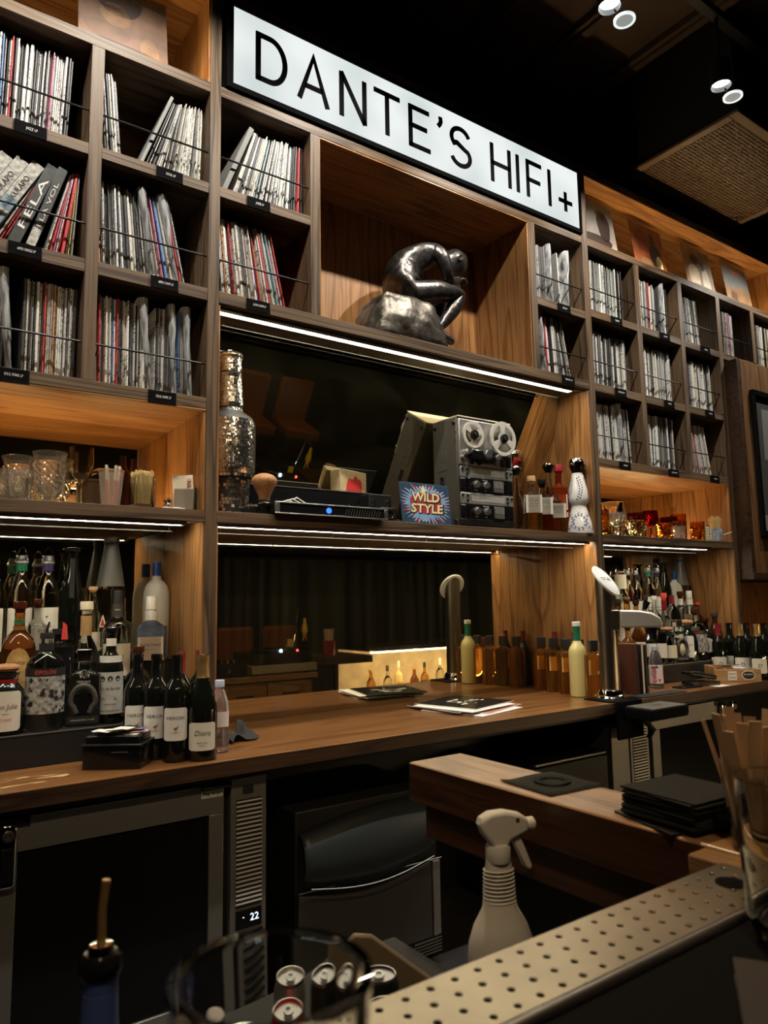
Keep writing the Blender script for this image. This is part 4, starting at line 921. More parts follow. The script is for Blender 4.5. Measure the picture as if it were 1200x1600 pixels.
def bottle(kind, x, y, z, H, W, mat, lab, cap=None, labels=(), group=None, rz=None, asp=1.0, cat='bottle', name='bottle', seg=28):
    rz = face(x, y) if rz is None else rz
    t = thing(name, lab, cat, (x, y, z), rz, group)
    n = 5 if kind.startswith('sq') and kind != 'squat' else 0
    MB().lathe([(a[0] * W / 2, a[1] * H) + tuple(a[2:]) for a in KIND[kind]], seg if not n else 32, 0, None, n, asp).build('glass_body', M[mat] if isinstance(mat, str) else mat, t, smooth=35)
    rn = KIND[kind][-2][0] * W / 2; zt = KIND[kind][-1][1] * H
    C_ = lambda nm, pr, m_, sg=24: MB().lathe([(r, zt + zz) for r, zz in pr], sg).build(nm, M[m_] if isinstance(m_, str) else m_, t, smooth=35)
    ch = H - zt
    if cap:
        ck, cm = cap[0], cap[1]
        if ck == 'screw': C_('cap', [(0, ch), (rn * 1.05, ch), (rn * 1.12, ch * .9), (rn * 1.12, -ch * .35), (rn * 1.0, -ch * .36), (rn * .9, 0), (0, 0)][::-1], cm)
        elif ck == 'cork': C_('cork', [(0, ch), (rn * .9, ch), (rn * 1.0, ch * .9), (rn * 1.0, .0), (0, 0)][::-1], cm)
        elif ck == 'tcork':
            C_('cork', [(0, ch), (rn * 1.25, ch), (rn * 1.35, ch * .9), (rn * 1.35, ch * .35), (rn * 1.0, ch * .33), (rn * .9, 0), (0, 0)][::-1], cm)
        elif ck == 'ball':
            C_('stopper_collar', [(0, ch * .38), (rn * 1.35, ch * .38), (rn * 1.35, 0.0), (0, 0)][::-1], 'matblack')
            C_('ball_stopper', [(0, ch), (rn * 1.1, ch * .96), (rn * 1.75, ch * .82), (rn * 1.85, ch * .66), (rn * 1.4, ch * .45), (0, ch * .4)][::-1], cm)
        elif ck == 'ring':
            C_('stopper', [(0, .032), (rn * .8, .032), (rn * .95, .028), (rn * 1.02, .018), (rn * 1.3, .012), (rn * 1.3, .006), (rn * 1.0, 0), (0, 0)][::-1], 'alu')
            MB().tube([(rn * 1.0 * math.cos(a), 0, zt + .018 + ch * .85 * max(0, math.sin(a))) for a in [PI * i / 12 for i in range(13)]], .0022, 6).build('stopper_ring', M['chrome'], t)
        elif ck == 'foil': 
            z0 = cap[2] * H
            k_ = [(prof_r(kind, zz, W) + .0007, zz * H) for zz in [cap[2] + (min(.985, KIND[kind][-1][1]) - cap[2] - .001) * i / 9 for i in range(10)]] + [(0, min(.994, KIND[kind][-1][1] + .004) * H)]
            MB().lathe(k_, 24).build('foil_capsule', M[cm] if isinstance(cm, str) else cm, t, smooth=35)
        elif ck == 'pour':
            C_('pourer_collar', [(0, .012), (rn * 1.15, .012), (rn * 1.2, .006), (rn * 1.1, -.006), (0, -.006)][::-1], 'matblack')
            MB().tube([(0, 0, zt + .010), (0, 0, zt + ch * .5), (.006, -.004, zt + ch)], [.0055, .0042, .003], 8).build('pourer_spout', M[cm], t)
        elif ck == 'box': MB().box(-rn * 1.15, rn * 1.15, -rn * 1.15, rn * 1.15, zt - ch * .1, zt + ch).build('square_cap', M[cm], t, bevel=.002)
        elif ck == 'dome':
            C_('collar', [(0, ch * .55), (rn * 2.1, ch * .55), (rn * 1.2, .0), (0, 0)][::-1], 'blackgloss')
            C_('collar_rim', [(rn * 1.8, ch * .52), (rn * 2.5, ch * .50), (rn * 2.5, ch * .56), (rn * 1.8, ch * .58)], 'chrome')
            C_('dome_stopper', [(0, ch), (rn * .9, ch * .97), (rn * 1.6, ch * .86), (rn * 2.0, ch * .70), (rn * 2.0, ch * .58), (0, ch * .56)][::-1], 'chrome')
    for L_ in labels:
        z0, z1, ha, lm, shape = L_[:5]
        m_ = M[lm] if isinstance(lm, str) else lm
        if n:
            r_ = W / 2 * asp
            hw = W / 2 * ha
            if shape == 'rect': b = MB().box(-hw, hw, -.0012, 0, z0 * H, z1 * H)
            else: b = MB().prism([(hw * math.cos(a), (z0 + z1) / 2 * H + (z1 - z0) / 2 * H * math.sin(a)) for a in [2 * PI * i / 28 for i in range(28)]], -.0012, 0)
            lo = b.build('label', m_, t, loc=(0, -r_ * .93, 0)); bend = 0
        else:
            r_ = max(prof_r(kind, z0, W), prof_r(kind, z1, W)) + .0006
            lo = patch('label', r_, z0 * H, z1 * H, -R(ha), R(ha), m_, t, 0, shape); bend = r_ + .0005
        for tx in (L_[5] if len(L_) > 5 else ()):
            s_, sz, zf, tm_ = tx[:4]; ft = tx[4] if len(tx) > 4 else None; sh = tx[5] if len(tx) > 5 else 0
            text(s_, sz, M[tm_], lo, (0, 0 if bend else -.0016, zf * H), bend=bend, fit=ft, shear=sh) if bend else text(s_, sz, M[tm_], lo, (0, -.0016, zf * H), fit=ft, shear=sh)
    return t
def bird(parent, r, z, s=.02, mat=None):
    """a small printed wading bird on a curved label"""
    m_ = MB(); 
    for pl_ in ([(-.3, .2), (.1, .0), (.5, .35), (.35, .6), (-.1, .5)], [(.35, .5), (.5, .35), (.62, .95), (.5, .95)], [(.05, .05), (.1, .05), (.08, -.7), (.03, -.7)], [(.2, .05), (.25, .05), (.3, -.7), (.25, -.7)]):
        m_.add([(r * math.sin(a * s / r), -r * math.cos(a * s / r), z + b * s) for a, b in pl_], [tuple(range(len(pl_)))])
    return m_.build('bird_print', mat or M['grey'], parent, smooth=0)

def riser(x0, x1, lab):
    t = thing('bottle_riser', lab, 'riser', (0, 0, ZC))
    for i, (ya, yb, z) in enumerate(((.030, .140, .099), (.140, .245, .19), (.245, .382, .277))):
        MB().box(x0, x1, ya, yb, 0 if i == 0 else 0, z).build('step', M['black'], t, bevel=.002)
        bx('step_edge', x0, x1, ya - .0015, ya, z - .004, z, M['blackgloss'] if i else M['darksteel'], t, bevel=0)
    return t
riser(-.25, .925, 'black stepped bottle riser in the left bay'); riser(3.10, 4.30, 'black stepped bottle riser in the right bay')
T1, T2, T3 = ZC + .0995, ZC + .1905, ZC + .2775
pale = pbr('pale_label', (.74, .70, .60), .6); pinkl = pbr('pale_pink_label', (.70, .55, .44), .6); goldl = pbr('gold_label', (.60, .38, .14), .45, noise=.2, nscale=90)
M['pale'] = pale
# ---- left bay, back row
for x, y, cm, w_ in ((.422, .30, 'green', 'green'), (.504, .30, 'purple', 'purple')):
    b = bottle('fulano', x, y, T3, .383, .081, 'liqglass', 'clear tequila bottle with %s neck band and ring stopper on the left riser' % w_, ('ring', 'chrome'), [(.14, .50, 62, 'white', 'rect', [('DON', .014, .34, 'ink'), ('FULANO', .017, .29, 'ink', .052), ('TEQUILA BLANCO', .005, .22, 'ink', .034), ('100% DE AGAVE', .004, .19, 'ink', .03)])])
    MB().lathe([(.0168, .314), (.0176, .314), (.0176, .345), (.0168, .345)], 24).build('neck_band', M[cm], b)
    bird(b, .0415, .158, .010, M['ink'])
bottle('fulano', .335, .30, T3, .383, .081, 'liqglass', 'clear tequila bottle cut off by the left edge of the photo', ('ring', 'chrome'), [(.14, .50, 62, 'white', 'rect')])
b = bottle('tall', .590, .335, T3, .40, .078, 'winedark', 'very dark slim bottle with gold neck emblem at the back of the left riser', ('ball', 'blackgloss'), [(.56, .90, 12, 'labelblack', 'rect', [])])
for zz in (.30, .312): MB().lathe([(0, 0), (.006, 0), (.005, .002), (0, .002)], 12, 0, Matrix.Rotation(PI / 2, 4, 'X')).build('emblem', M['gold'], b, loc=(0, -.027 + (zz - .30) * .1, zz - .03))
text('MEZCAL', .008, M['gold'], b, (0, -.0245, .335), rot=(PI / 2, PI / 2, 0))
# decanter with a dark cone over its neck
cn = thing('cone_capped_decanter', 'clear decanter under a tall grey cone with small red triangles, back of left riser', 'decanter', (.716, .315, T3), face(.716, .3))
MB().lathe([(0, 0, 1), (.046, 0, 1), (.049, .006, 1), (.049, .255, 1), (.044, .262, 1), (0, .262, 1)], 32, 0, None, 6).build('glass_body', M['glass'], cn, smooth=35)
MB().lathe([(.049, .262), (.047, .275), (.026, .40), (.024, .415), (.027, .418), (.027, .440), (0, .442)], 28).build('cone_cap', pbr('grey_cone', (.10, .095, .085), .4), cn)
for dx in (-.022, .022):
    MB().prism([(dx - .013, .12), (dx + .013, .12), (dx, .165)], -.0508, -.0498).build('triangle_print', M['pale'], cn, smooth=0); MB().prism([(dx - .008, .124), (dx + .008, .124), (dx, .152)], -.0514, -.0508).build('triangle_print', M['red'], cn, smooth=0)
bottle('goose', .885, .325, T3, .392, .094, 'frost', 'frosted vodka bottle with blue foil neck beside the oak panel', ('foil', 'blue', .77), [(.02, .30, 60, pbr('blue_mountain_print', (.22, .27, .42), .6, noise=.7, nscale=22), 'rect', [('VODKA', .012, .12, 'white')]), ])
# ---- left bay, middle row
b = bottle('round', .405, .185, T2, .30, .102, 'darkamber', 'rye whiskey bottle with round gold label in the left bay middle row', ('tcork', 'brownglass'), [(.05, .52, 44, goldl, 'oval', [("MICHTER'S", .014, .36, 'ink', .056), ('STRAIGHT RYE', .009, .16, 'ink', .042)]), (.70, .74, 80, 'gold', 'rect'), (.77, .81, 80, 'green', 'rect')])
bird(b, .0525, .075, .012, M['ink'])
hbk = bottle('sq', .524, .185, T2, .232, .100, 'blackgloss', 'squat black square bottle with white circular lettering and red tag', ('pour', 'blackmetal'), [(.05, .60, .8, 'labelblack', 'round', [('HERRADURA', .015, .50, 'white', .07), ('ULTRA', .010, .12, 'white')])])
MB().prism([(.006, .175), (.026, .175), (.022, .222), (.010, .232)], -.030, -.027).build('red_tag', M['redink'], hbk, smooth=0)
bottle('decant', .607, .185, T2, .297, .104, 'liqglass', 'clear embossed decanter bottle with cream neck wrap and striped cap', ('tcork', 'cream'), [(.62, .84, 80, 'tan', 'rect', []), (.10, .24, 30, 'glass', 'rect', [('OCHO', .012, .17, 'offwhite', .03)])])
bottle('squat', .712, .20, T2, .334, .098, 'liqglass', 'clear vodka bottle with cream label and charcoal neck, left bay middle row', ('screw', 'labelblack'), [(.14, .46, 62, 'cream', 'rect', [('HAKU', .020, .33, 'ink', .044), ('VODKA', .016, .28, 'ink', .044), ('JAPANESE CRAFT', .005, .23, 'ink', .034)]), (.73, .86, 80, 'grey', 'rect', [('HAKU', .007, .80, 'white')])])
b = bottle('sq', .828, .20, T2, .312, .098, 'liqglass', 'clear square gin bottle with pale pink label and white cap', ('cork', 'white'), [(.30, .55, .86, pinkl, 'rect', [('THE BOTANIST', .013, .46, 'ink', .072), ('ISLAY DRY GIN', .006, .41, 'ink', .036)])])
MB().lathe([(.019, .228), (.020, .228), (.020, .262), (.019, .262)], 24).build('neck_band', M['white'], b)
b = bottle('round', .470, .265, T3, .22, .07, 'glass', 'clear bottle with tipped brown stopper standing behind the black square bottle', ('tcork', 'brownglass'))
bottle('slim', .30, .19, T2, .22, .08, 'liqglass', 'clear bottle with dark cap at the left edge of the middle row', ('screw', 'labelblack'), [(.15, .45, 55, 'cream', 'rect')])
bottle('slim', .655, .30, T3, .262, .062, 'liqglass', 'slim clear bottle with tan cap behind the cream labelled vodka', ('tcork', 'tan'), [(.15, .40, 55, 'pale', 'rect')])
# ---- left bay, front row
b = bottle('julio', .360, .085, T1, .205, .112, 'winedark', 'stout dark tequila bottle with wooden ball stopper and round cream label', ('ball', 'cork'), [(.06, .62, 46, 'pale', 'round', [('Don Julio', .022, .40, 'ink', .066, .2), ('REPOSADO', .010, .22, 'redink', .036), ('TEQUILA', .005, .30, 'ink', .02)]), (.72, .78, 80, 'waxred', 'rect')])
b = bottle('squat', .468, .085, T1, .325, .114, 'liqglass', 'clear tequila bottle with skeleton art label, red lettering and black pourer', ('pour', 'blackmetal'), [(.16, .50, 76, 'labelgrey', 'rect'), (.50, .575, 78, 'labelblack', 'rect', [('ESPOLÓN', .017, .537, 'redink', .060)]), (.73, .80, 84, 'labelblack', 'rect')])
# ink figures of the art label
m_ = MB(); q_ = random.Random(11)
for i in range(26):
    a0 = q_.uniform(-1.2, 1.2); z0 = q_.uniform(.060, .155); s_ = q_.uniform(.004, .010); n_ = q_.randint(5, 8); r0 = .0583
    P_ = [(a0 + s_ / r0 * q_.uniform(.5, 1.3) * math.cos(2 * PI * k / n_), z0 + s_ * q_.uniform(.4, 1.2) * math.sin(2 * PI * k / n_)) for k in range(n_)]
    m_.add([(r0 * math.sin(a), -r0 * math.cos(a), z_) for a, z_ in P_], [tuple(range(n_))])
tag(m_.build('label_art', M['ink'], b, smooth=0), kind='stuff')
hb = bottle('sq', .581, .085, T1, .236, .104, 'glass', 'clear square tequila bottle with raised horseshoe and silver cap', ('box', 'chrome'), [], asp=.62)
hs = MB().tube([(.036 * math.cos(R(a)) * (1 if abs(a - 90) < 100 else .8), -.034, .078 + .048 * math.sin(R(a))) for a in range(-50, 231, 14)], .008, 8).build('horseshoe', M['grey'], hb)
MB().prism(blob(0, .072, .018, .036), -.0345, -.033).build('agave_core', M['blackgloss'], hb, smooth=0)
text('TEQUILA', .008, M['white'], hb, (0, -.0345, .137), fit=.04); text('HERRADURA SILVER', .007, M['offwhite'], hb, (0, -.0345, .020), fit=.07); bx('foot_plate', -.046, .046, -.034, -.033, .010, .032, M['labelblack'], hb, bevel=0)
b = bottle('slim', .664, .088, T1, .303, .080, 'winedark', 'dark rum bottle with grey printed label and white neck ribbon', ('tcork', 'blackgloss'), [(.10, .53, 78, pbr('silver_label', (.50, .50, .47), .5, noise=.2, nscale=60), 'rect', [('Ron del Barrilito', .014, .36, 'ink', .068, .2), ('PUERTO RICAN RUM', .008, .13, 'ink', .066), ('P.    S.', .014, .25, 'ink', .05), ('FABRICADO', .006, .20, 'ink', .04)]), (.63, .70, 84, 'white', 'round'), (.80, .88, 84, 'pale', 'rect')])
m_ = MB()
for a in (-.6, 0, .6): m_.add([(.0408 * math.sin(a + .2 * math.cos(k)), -.0408 * math.cos(a + .2 * math.cos(k)), .140 + .009 * math.sin(k)) for k in [2 * PI * i / 12 for i in range(12)]], [tuple(range(12))])
m_.build('crest_print', M['ink'], b, smooth=0)
bottle('round', .752, .088, T1, .236, .092, 'winedark', 'rum bottle with big letter Q on round cream label, right end of left front row', ('tcork', 'brownglass'), [(.16, .52, 62, 'pale', 'oval', [('DON', .013, .41, 'ink', .034), ('Q', .040, .31, 'ink')]), (.06, .15, 70, goldl, 'rect')])
# ---- wine on the counter, left
for i, (x, y) in enumerate(((.784, -.132), (.782, -.043), (.780, .045 - .055))):
    pass
HER = ['nearest of the three dark wines with a long legged bird label', 'middle of the three dark wines with a bird label', 'rearmost of the three dark wines with a bird label']
for i, (x, y) in enumerate(((.800, -.150), (.762, -.072), (.722, -.010))):
    b = bottle('wine', x, y, ZC, .322, .080, 'winedark', HER[i], ('foil', 'blackgloss', .76), [(.20, .50, 56, 'white', 'round', [('HERON', .014, .405, 'ink', .054)])], rz=face(x, y) - .06)
    bird(b, .0412, .095, .016, pbr('bird_ink', (.25, .13, .10), .6)); text('2021 CABERNET SAUVIGNON', .004, M['ink'], b, (0, 0, .088), bend=.0413, fit=.03)
redfoil = pbr('dark_red_foil', (.30, .03, .04), .35, .4)
M['redfoil'] = redfoil
for x, y, w_ in ((.862, -.040, 'left'), (.905, .020 - .035, 'right')):
    bottle('wine', x + (.0 if w_ == 'left' else .04), y + (.03 if w_ == 'left' else .04) - .0, ZC, .320, .076, 'winedark', '%s one of two red foiled wines behind the gold foiled bottle' % w_, ('foil', 'redfoil', .77), [(.20, .46, 56, 'pale', 'rect')])
bottle('burg', .872, -.180, ZC, .318, .092, 'winedark', 'dark wine with gold foil and cream script label at the counter edge', ('foil', 'gold', .77), [(.10, .36, 56, 'pale', 'round', [('Diora', .022, .26, 'ink', .050, .3), ('PINOT NOIR', .006, .17, 'ink', .032), ('MONTEREY', .004, .145, 'ink', .02)])], rz=face(.87, -.17))
wl = pbr('water_label', (.72, .66, .68), .5)
wc = pbr('lilac_cap', (.42, .46, .62), .45); M['lilac'] = wc
pinkw = pbr('pale_pink_water', (.86, .76, .78), .08, trans=.9, ior=1.33)
bottle('pet', .955, -.115, ZC, .226, .062, pinkw, 'small pinkish plastic water bottle beside the wine at the left', ('screw', 'lilac'), [(.36, .57, 70, wl, 'rect', [])], cat='water bottle', name='water_bottle')
# ---- crumpled bar cloth
m_ = MB(); V = []; F = []; q_ = random.Random(3)
for j in range(9):
    for i in range(13):
        u, v = i / 12, j / 8
        V.append((.16 * (u - .5) + .01 * math.sin(9 * v), .10 * (v - .5) + .015 * math.sin(7 * u), .012 + .055 * max(0, math.sin(6.2 * u + 2.2 * v)) ** 1.5 * (.4 + .6 * v) + .006 * q_.random()))
for j in range(8):
    for i in range(12): F.append((j * 13 + i, j * 13 + i + 1, (j + 1) * 13 + i + 1, (j + 1) * 13 + i))
o = m_.add(V, F).build('bar_cloth', M['matblack'], loc=(1.08, .035, ZC - .008), rot=(0, 0, .5), smooth=80)
o.modifiers.new('thick', 'SOLIDIFY').thickness = .003; o.modifiers.new('sub', 'SUBSURF').render_levels = 1
tag(o, 'crumpled black bar cloth on the counter beside the water bottle', 'cloth')
# ---- black box with cards
cb = thing('card_box', 'black lidded box heaped with loose cards at the front of the left counter', 'box', (.640, -.110, ZC), R(-36))
MB().box(-.085, .085, -.055, .055, 0, .066).build('box_body', M['blackgloss'], cb, bevel=.004)
MB().box(-.090, .090, -.060, .060, .066, .072).build('lid_rim', M['blackmetal'], cb, bevel=.002)
MB().box(-.080, .080, -.050, .050, .072, .094).build('tray', M['blackgloss'], cb, bevel=.003); bx('latch', .0, .05, -.0565, -.055, .048, .050, M['alu'], cb, bevel=0)
cs = [M['white'], M['pale'], M['ink'], pbr('blue_card', (.05, .09, .40), .5), pbr('pink_card', (.62, .35, .34), .6), M['white'], M['ink']]
for i in range(16):
    o = MB().box(-.027, .027, -.017, .017, 0, .0008).build('paper_card', cs[i % len(cs)], None, loc=(.640 + rnd.uniform(-.05, .05), -.110 + rnd.uniform(-.035, .035), ZC + .0945 + i * .0011), rot=(rnd.uniform(-.05, .05), rnd.uniform(-.05, .05), rnd.uniform(-1.2, .2)), smooth=0)
    tag(o, 'small loose printed card lying on the black card box', 'card', 'loose cards on the black box')

# ---- amber bottles in a row, right of the middle bay
am_l = pbr('amber_back_label', (.62, .38, .10), .6)
for i in range(5):
    y = .300 - .093 * i; x = 2.915 - .012 * i
    b = bottle('sqshort', x, y, ZC, .268, .088, 'amber', ['square amber spirit bottle with black cap, against the mirror', 'square amber spirit bottle with black cap, second from the mirror', 'square amber spirit bottle with black cap behind the yellow juice bottle', 'square amber spirit bottle with black cap, just right of the yellow juice', 'square amber spirit bottle with black cap, next to the beer tower'][i], ('box', 'labelblack'), [(.40, .66, .84, am_l, 'rect')], rz=R(-30), asp=.92)
    bx('barcode_patch', .004, .026, -.0432, -.0389, .110, .124, M['white'], b, bevel=0)
    for k in range(5): bx('barcode_bar', .006 + .004 * k, .0075 + .004 * k, -.0436, -.0432, .112, .122, M['ink'], b, bevel=0)
for i in range(2):
    b = bottle('slim', 2.990, .275 - .135 * i, ZC, .318, .070, 'winedark', ['dark bottle with red neck foil nearest the mirror, behind the amber bottles', 'dark bottle with red neck foil and pink band behind the amber bottles'][i], ('foil', 'redfoil', .76))
    if i: MB().tube([(.016 * math.cos(a), .016 * math.sin(a), .262 + .010 * math.sin(2 * a)) for a in [2 * PI * k / 24 for k in range(25)]], .002, 5).build('pink_band', pbr('pink_band', (.6, .16, .14), .6), b)
jb = bottle('wine', 2.835, -.005, ZC, .340, .086, 'juice', 'square shouldered bottle of pale yellow juice with green neck and white cap', ('foil', 'green', .78), [])
MB().lathe([(.017, .335), (.0195, .336), (.0195, .354), (.017, .356), (0, .356)], 24).build('cap', M['white'], jb)
MB().lathe([(.0432, .232), (.0432, .232)], 8); MB().lathe([(.030, .236), (.0345, .228), (.026, .246), (.0185, .258)], 24).build('clear_shoulder', M['glass'], jb)

# ------------------------------------------------------------ glassware
def cut_glass(name, x, y, z, prof_, n, m, amp, mat, lab, cat='glass', group=None, wall=.0035, foot=.008, rz=0, seg=None):
    """tumbler or goblet; outer wall cut into n x m studs. prof_: [(r, z, cut 0..1)]"""
    t = thing(name, lab, cat, (x, y, z), rz, group)
    seg = seg or max(24, 2 * n)
    ou = MB(); rings = []; V = []; F = []; pts = []
    for (a, b) in zip(prof_[:-1], prof_[1:]):
        k = max(1, int((b[1] - a[1]) / .0085)) if (a[2] or b[2]) else 1
        for i in range(k): pts.append(tuple(a[j] + (b[j] - a[j]) * i / k for j in range(3)))
    pts.append(prof_[-1])
    for j, (r, zz, c) in enumerate(pts):
        for i in range(seg):
            a = 2 * PI * i / seg
            d = amp * c * (1 if (i + j) % 2 else -1)
            V.append(((r + d) * math.cos(a), (r + d) * math.sin(a), zz))
    no = len(pts)
    inner = [p_ for p_ in prof_ if p_[1] > foot][::-1] if foot is not None else []
    inn = [(max(.002, p_[0] - wall), max(p_[1], foot)) for p_ in inner]
    zlow = foot + .002; inn = [q_ for q_ in inn if q_[1] > zlow] + [(max(.003, inn[-1][0] * .8), zlow)]
    for r, zz in inn:
        for i in range(seg): V.append((r * math.cos(2 * PI * i / seg), r * math.sin(2 * PI * i / seg), zz))
    tot = no + len(inn)
    for j in range(tot - 1):
        for i in range(seg):
            k = (i + 1) % seg; F.append((j * seg + i, j * seg + k, (j + 1) * seg + k, (j + 1) * seg + i))
    F.append(tuple(range(seg))[::-1]); F.append(tuple((tot - 1) * seg + i for i in range(seg)))
    ou.add(V, F).build('glass_body', M[mat], t, smooth=0 if amp else 50)
    return t
def tumbler(name, x, y, z, r, h, mat, lab, taper=.9, n=16, amp=.0028, cut=(.08, .72), **k):
    c0, c1 = cut
    return cut_glass(name, x, y, z, [(r * taper * .96, 0, 0), (r * taper, .003, 0), (r * (taper + (1 - taper) * c0), h * c0, 1), (r * (taper + (1 - taper) * c1), h * c1, 1), (r * (taper + (1 - taper) * c1) * 1.0, h * c1 + .002, 0), (r, h, 0)], n, 10, amp, mat, lab, **k)
def goblet(name, x, y, z, r, h, mat, lab, bowl=.55, vee=False, amp=0, n=14, **k):
    s = h * (1 - bowl)
    pr = [(r * .80, 0, 0), (r * .80, .002, 0), (.006, .010, 0), (.004, s * .5, 0), (.005, s, 0)]
    if vee: pr += [(r, h, 0)]
    else: pr += [(r * .55, s + h * bowl * .12, 1), (r * .92, s + h * bowl * .36, 1), (r, s + h * bowl * .6, 1 if amp else 0), (r * .97, h, 0)]
    return cut_glass(name, x, y, z, pr, n, 8, amp, mat, lab, foot=s + .004, wall=.0018, seg=36, **k)
ZG = 1.6302
# left shelf
cut_glass('crystal_goblet', .452, .060, ZG, [(.030, 0, 0), (.030, .003, 0), (.018, .010, 0), (.022, .018, 1), (.038, .045, 1), (.043, .09, 1), (.045, .128, 1), (.045, .130, 0), (.052, .160, 0)], 13, 10, .0042, 'crystal', 'large studded crystal goblet, front centre of the glasses on the left shelf', cat='glass', seg=26)
cut_glass('crystal_goblet', .372, .115, ZG, [(.030, 0, 0), (.030, .003, 0), (.018, .010, 0), (.022, .018, 1), (.036, .045, 1), (.040, .085, 1), (.042, .118, 1), (.042, .120, 0), (.050, .148, 0)], 13, 10, .0042, 'crystal', 'studded crystal goblet behind the low tumblers on the left shelf', cat='glass', seg=26)
cut_glass('crystal_goblet', .500, .190, ZG, [(.030, 0, 0), (.030, .003, 0), (.018, .010, 0), (.022, .018, 1), (.036, .045, 1), (.040, .085, 1), (.042, .128, 1), (.042, .130, 0), (.050, .165, 0)], 13, 10, .0042, 'crystal', 'studded crystal goblet half hidden behind the large front goblet', cat='glass', seg=26)
LT = ['low ribbed tumbler directly left of the large crystal goblet', 'low tumbler with plain rim left of the crystal goblets', 'small cut tumbler at the left end of the left shelf glasses', 'hindmost small cut tumbler at the left of the left shelf']
for i, (x, y, r, h) in enumerate(((.365, .045, .036, .095), (.322, .085, .036, .098), (.290, .16, .034, .090), (.265, .22, .034, .085))): tumbler('rocks_tumbler', x, y, ZG, r, h, 'crystal', LT[i], n=18, amp=.0026, group=None)
goblet('wine_goblet', .560, .125, ZG, .040, .200, 'glass', 'plain stemmed wine glass rising behind the crystal goblets', .58)
goblet('wine_goblet', .535, .235, ZG, .040, .200, 'glass', 'plain stemmed wine glass behind the other stemmed glass on the left shelf', .58)
tub = thing('bar_tub', 'brown plastic tub with a rim behind the straw cup', 'tub', (.612, .18, ZG)); MB().lathe([(0, 0), (.050, 0), (.054, .09), (.058, .092), (.058, .100), (.053, .10), (.048, .004), (0, .004)], 28).build('tub_body', pbr('smoked_brown_plastic', (.16, .10, .06), .4), tub)
cup = thing('clear_plastic_cup', 'clear plastic cup holding two toned paper straws on the left shelf', 'cup', (.645, .075, ZG)); MB().lathe([(0, 0), (.030, 0), (.040, .118), (.042, .119), (.042, .123), (.0385, .122), (.0285, .003), (0, .003)], 28).build('cup_body', M['plastic'], cup)
for i, (dx, dy, ax, ay, cm) in enumerate(((-.016, -.010, -5, 4, 0), (.002, -.014, 4, 6, 0), (.014, -.006, 7, 3, 0), (.020, .004, 10, -2, 1), (-.004, .012, -2, -6, 0))):
    s = thing('two_tone_straw', 'orange and cream stir straw standing in the clear plastic cup' if not cm else 'red tipped stir straw standing in the clear plastic cup', 'straw', (.645 + dx * .9, .075 + dy * .9, ZG + .0045), 0, 'straws in the clear plastic cup' if not cm else None); s.rotation_euler = (R(ay), R(ax * .6), 0)
    MB().box(-.0035, .0035, -.0035, .0035, 0, .085).build('straw_shaft', M['orange'], s, smooth=0); MB().box(-.0037, .0037, -.0037, .0037, .085, .134).build('straw_tip', M['redink'] if cm else M['cream'], s, smooth=0)
bottle('slim', .700, .145, ZG, .205, .060, 'brownglass', 'brown glass bottle directly behind the pick cube, left shelf', None); bottle('slim', .760, .215, ZG, .21, .060, 'brownglass', 'brown glass bottle further back by the mirror, left shelf', None)
tl_ = thing('bar_tongs', 'steel and black bar tools lying across the brown tub', 'bar tools', (.60, .20, ZG + .101)); MB().tube([(-.05, 0, .012), (.02, -.01, .035), (.09, -.02, .030)], .006, 8).build('steel_arm', M['chrome'], tl_); MB().tube([(-.03, .02, .010), (.04, .01, .045), (.085, 0, .045)], .008, 8).build('cork_handle', M['tan'], tl_); MB().box(-.08, .01, -.02, .03, .0, .030).build('black_holder', M['matblack'], tl_, bevel=.006)
pc = thing('pick_holder', 'square clear glass cube packed with looped bamboo picks', 'pick holder', (.742, .055, ZG)); 
pcg = MB().lathe([(0, 0, 1), (.036, 0, 1), (.037, .003, 1), (.037, .100, 1), (.034, .100, 1), (.034, .012, 1), (0, .012, 1)], 32, 0, None, 8); pcg.build('glass_body', M['glass'], pc, smooth=35)
def picks(x, y, z, r, h, n, lab, gm, sq=True, up=.01):
    m_ = MB(); q_ = random.Random(n)
    for i in range(n):
        a = q_.uniform(0, 2 * PI); k = math.sqrt(q_.random()) * r
        bx_, by_ = (q_.uniform(-r, r), q_.uniform(-r, r)) if sq else (k * math.cos(a), k * math.sin(a))
        tx, ty = bx_ + q_.uniform(-.012, .012), by_ + q_.uniform(-.012, .012)
        lim = r * .98
        tx, ty = max(-lim, min(lim, tx)), max(-lim, min(lim, ty)); hh = h + q_.uniform(-.004, up)
        m_.tube([(bx_ * .8, by_ * .8, 0), (tx, ty, hh)], .0011, 4)
        ph = q_.uniform(0, PI)
        m_.tube([(tx + .0045 * math.cos(b) * math.cos(ph), ty + .0045 * math.cos(b) * math.sin(ph), hh + .005 + .0055 * math.sin(b)) for b in [2 * PI * k_ / 7 for k_ in range(8)]], .0012, 4, cap=False)
    o = m_.build('bamboo_picks', gm, loc=(x, y, z), smooth=0)
    return tag(o, lab, 'picks', None, 'stuff')
picks(.742, .055, ZG + .013, .030, .094, 130, 'dense bunch of looped bamboo cocktail picks in the glass cube', M['pickwood'])
jb2 = thing('jigger', 'chrome ball topped jigger lying among small white packets', 'jigger', (.838, .075, ZG), .4); MB().lathe([(0, 0), (.016, 0), (.020, .012), (.012, .022), (.016, .036), (.010, .044), (0, .046)], 20).build('cup', M['chrome'], jb2)
for i, (x, y) in enumerate(((.850, .030), (.872, .045), (.820, .035))): tag(MB().box(-.014, .014, -.009, .009, 0, .007).build('sugar_packet', M['white'], loc=(x, y, ZG), rot=(0, 0, .3 * i), bevel=.002), 'tiny white packet beside the chrome jigger', 'packet', 'white packets by the jigger')
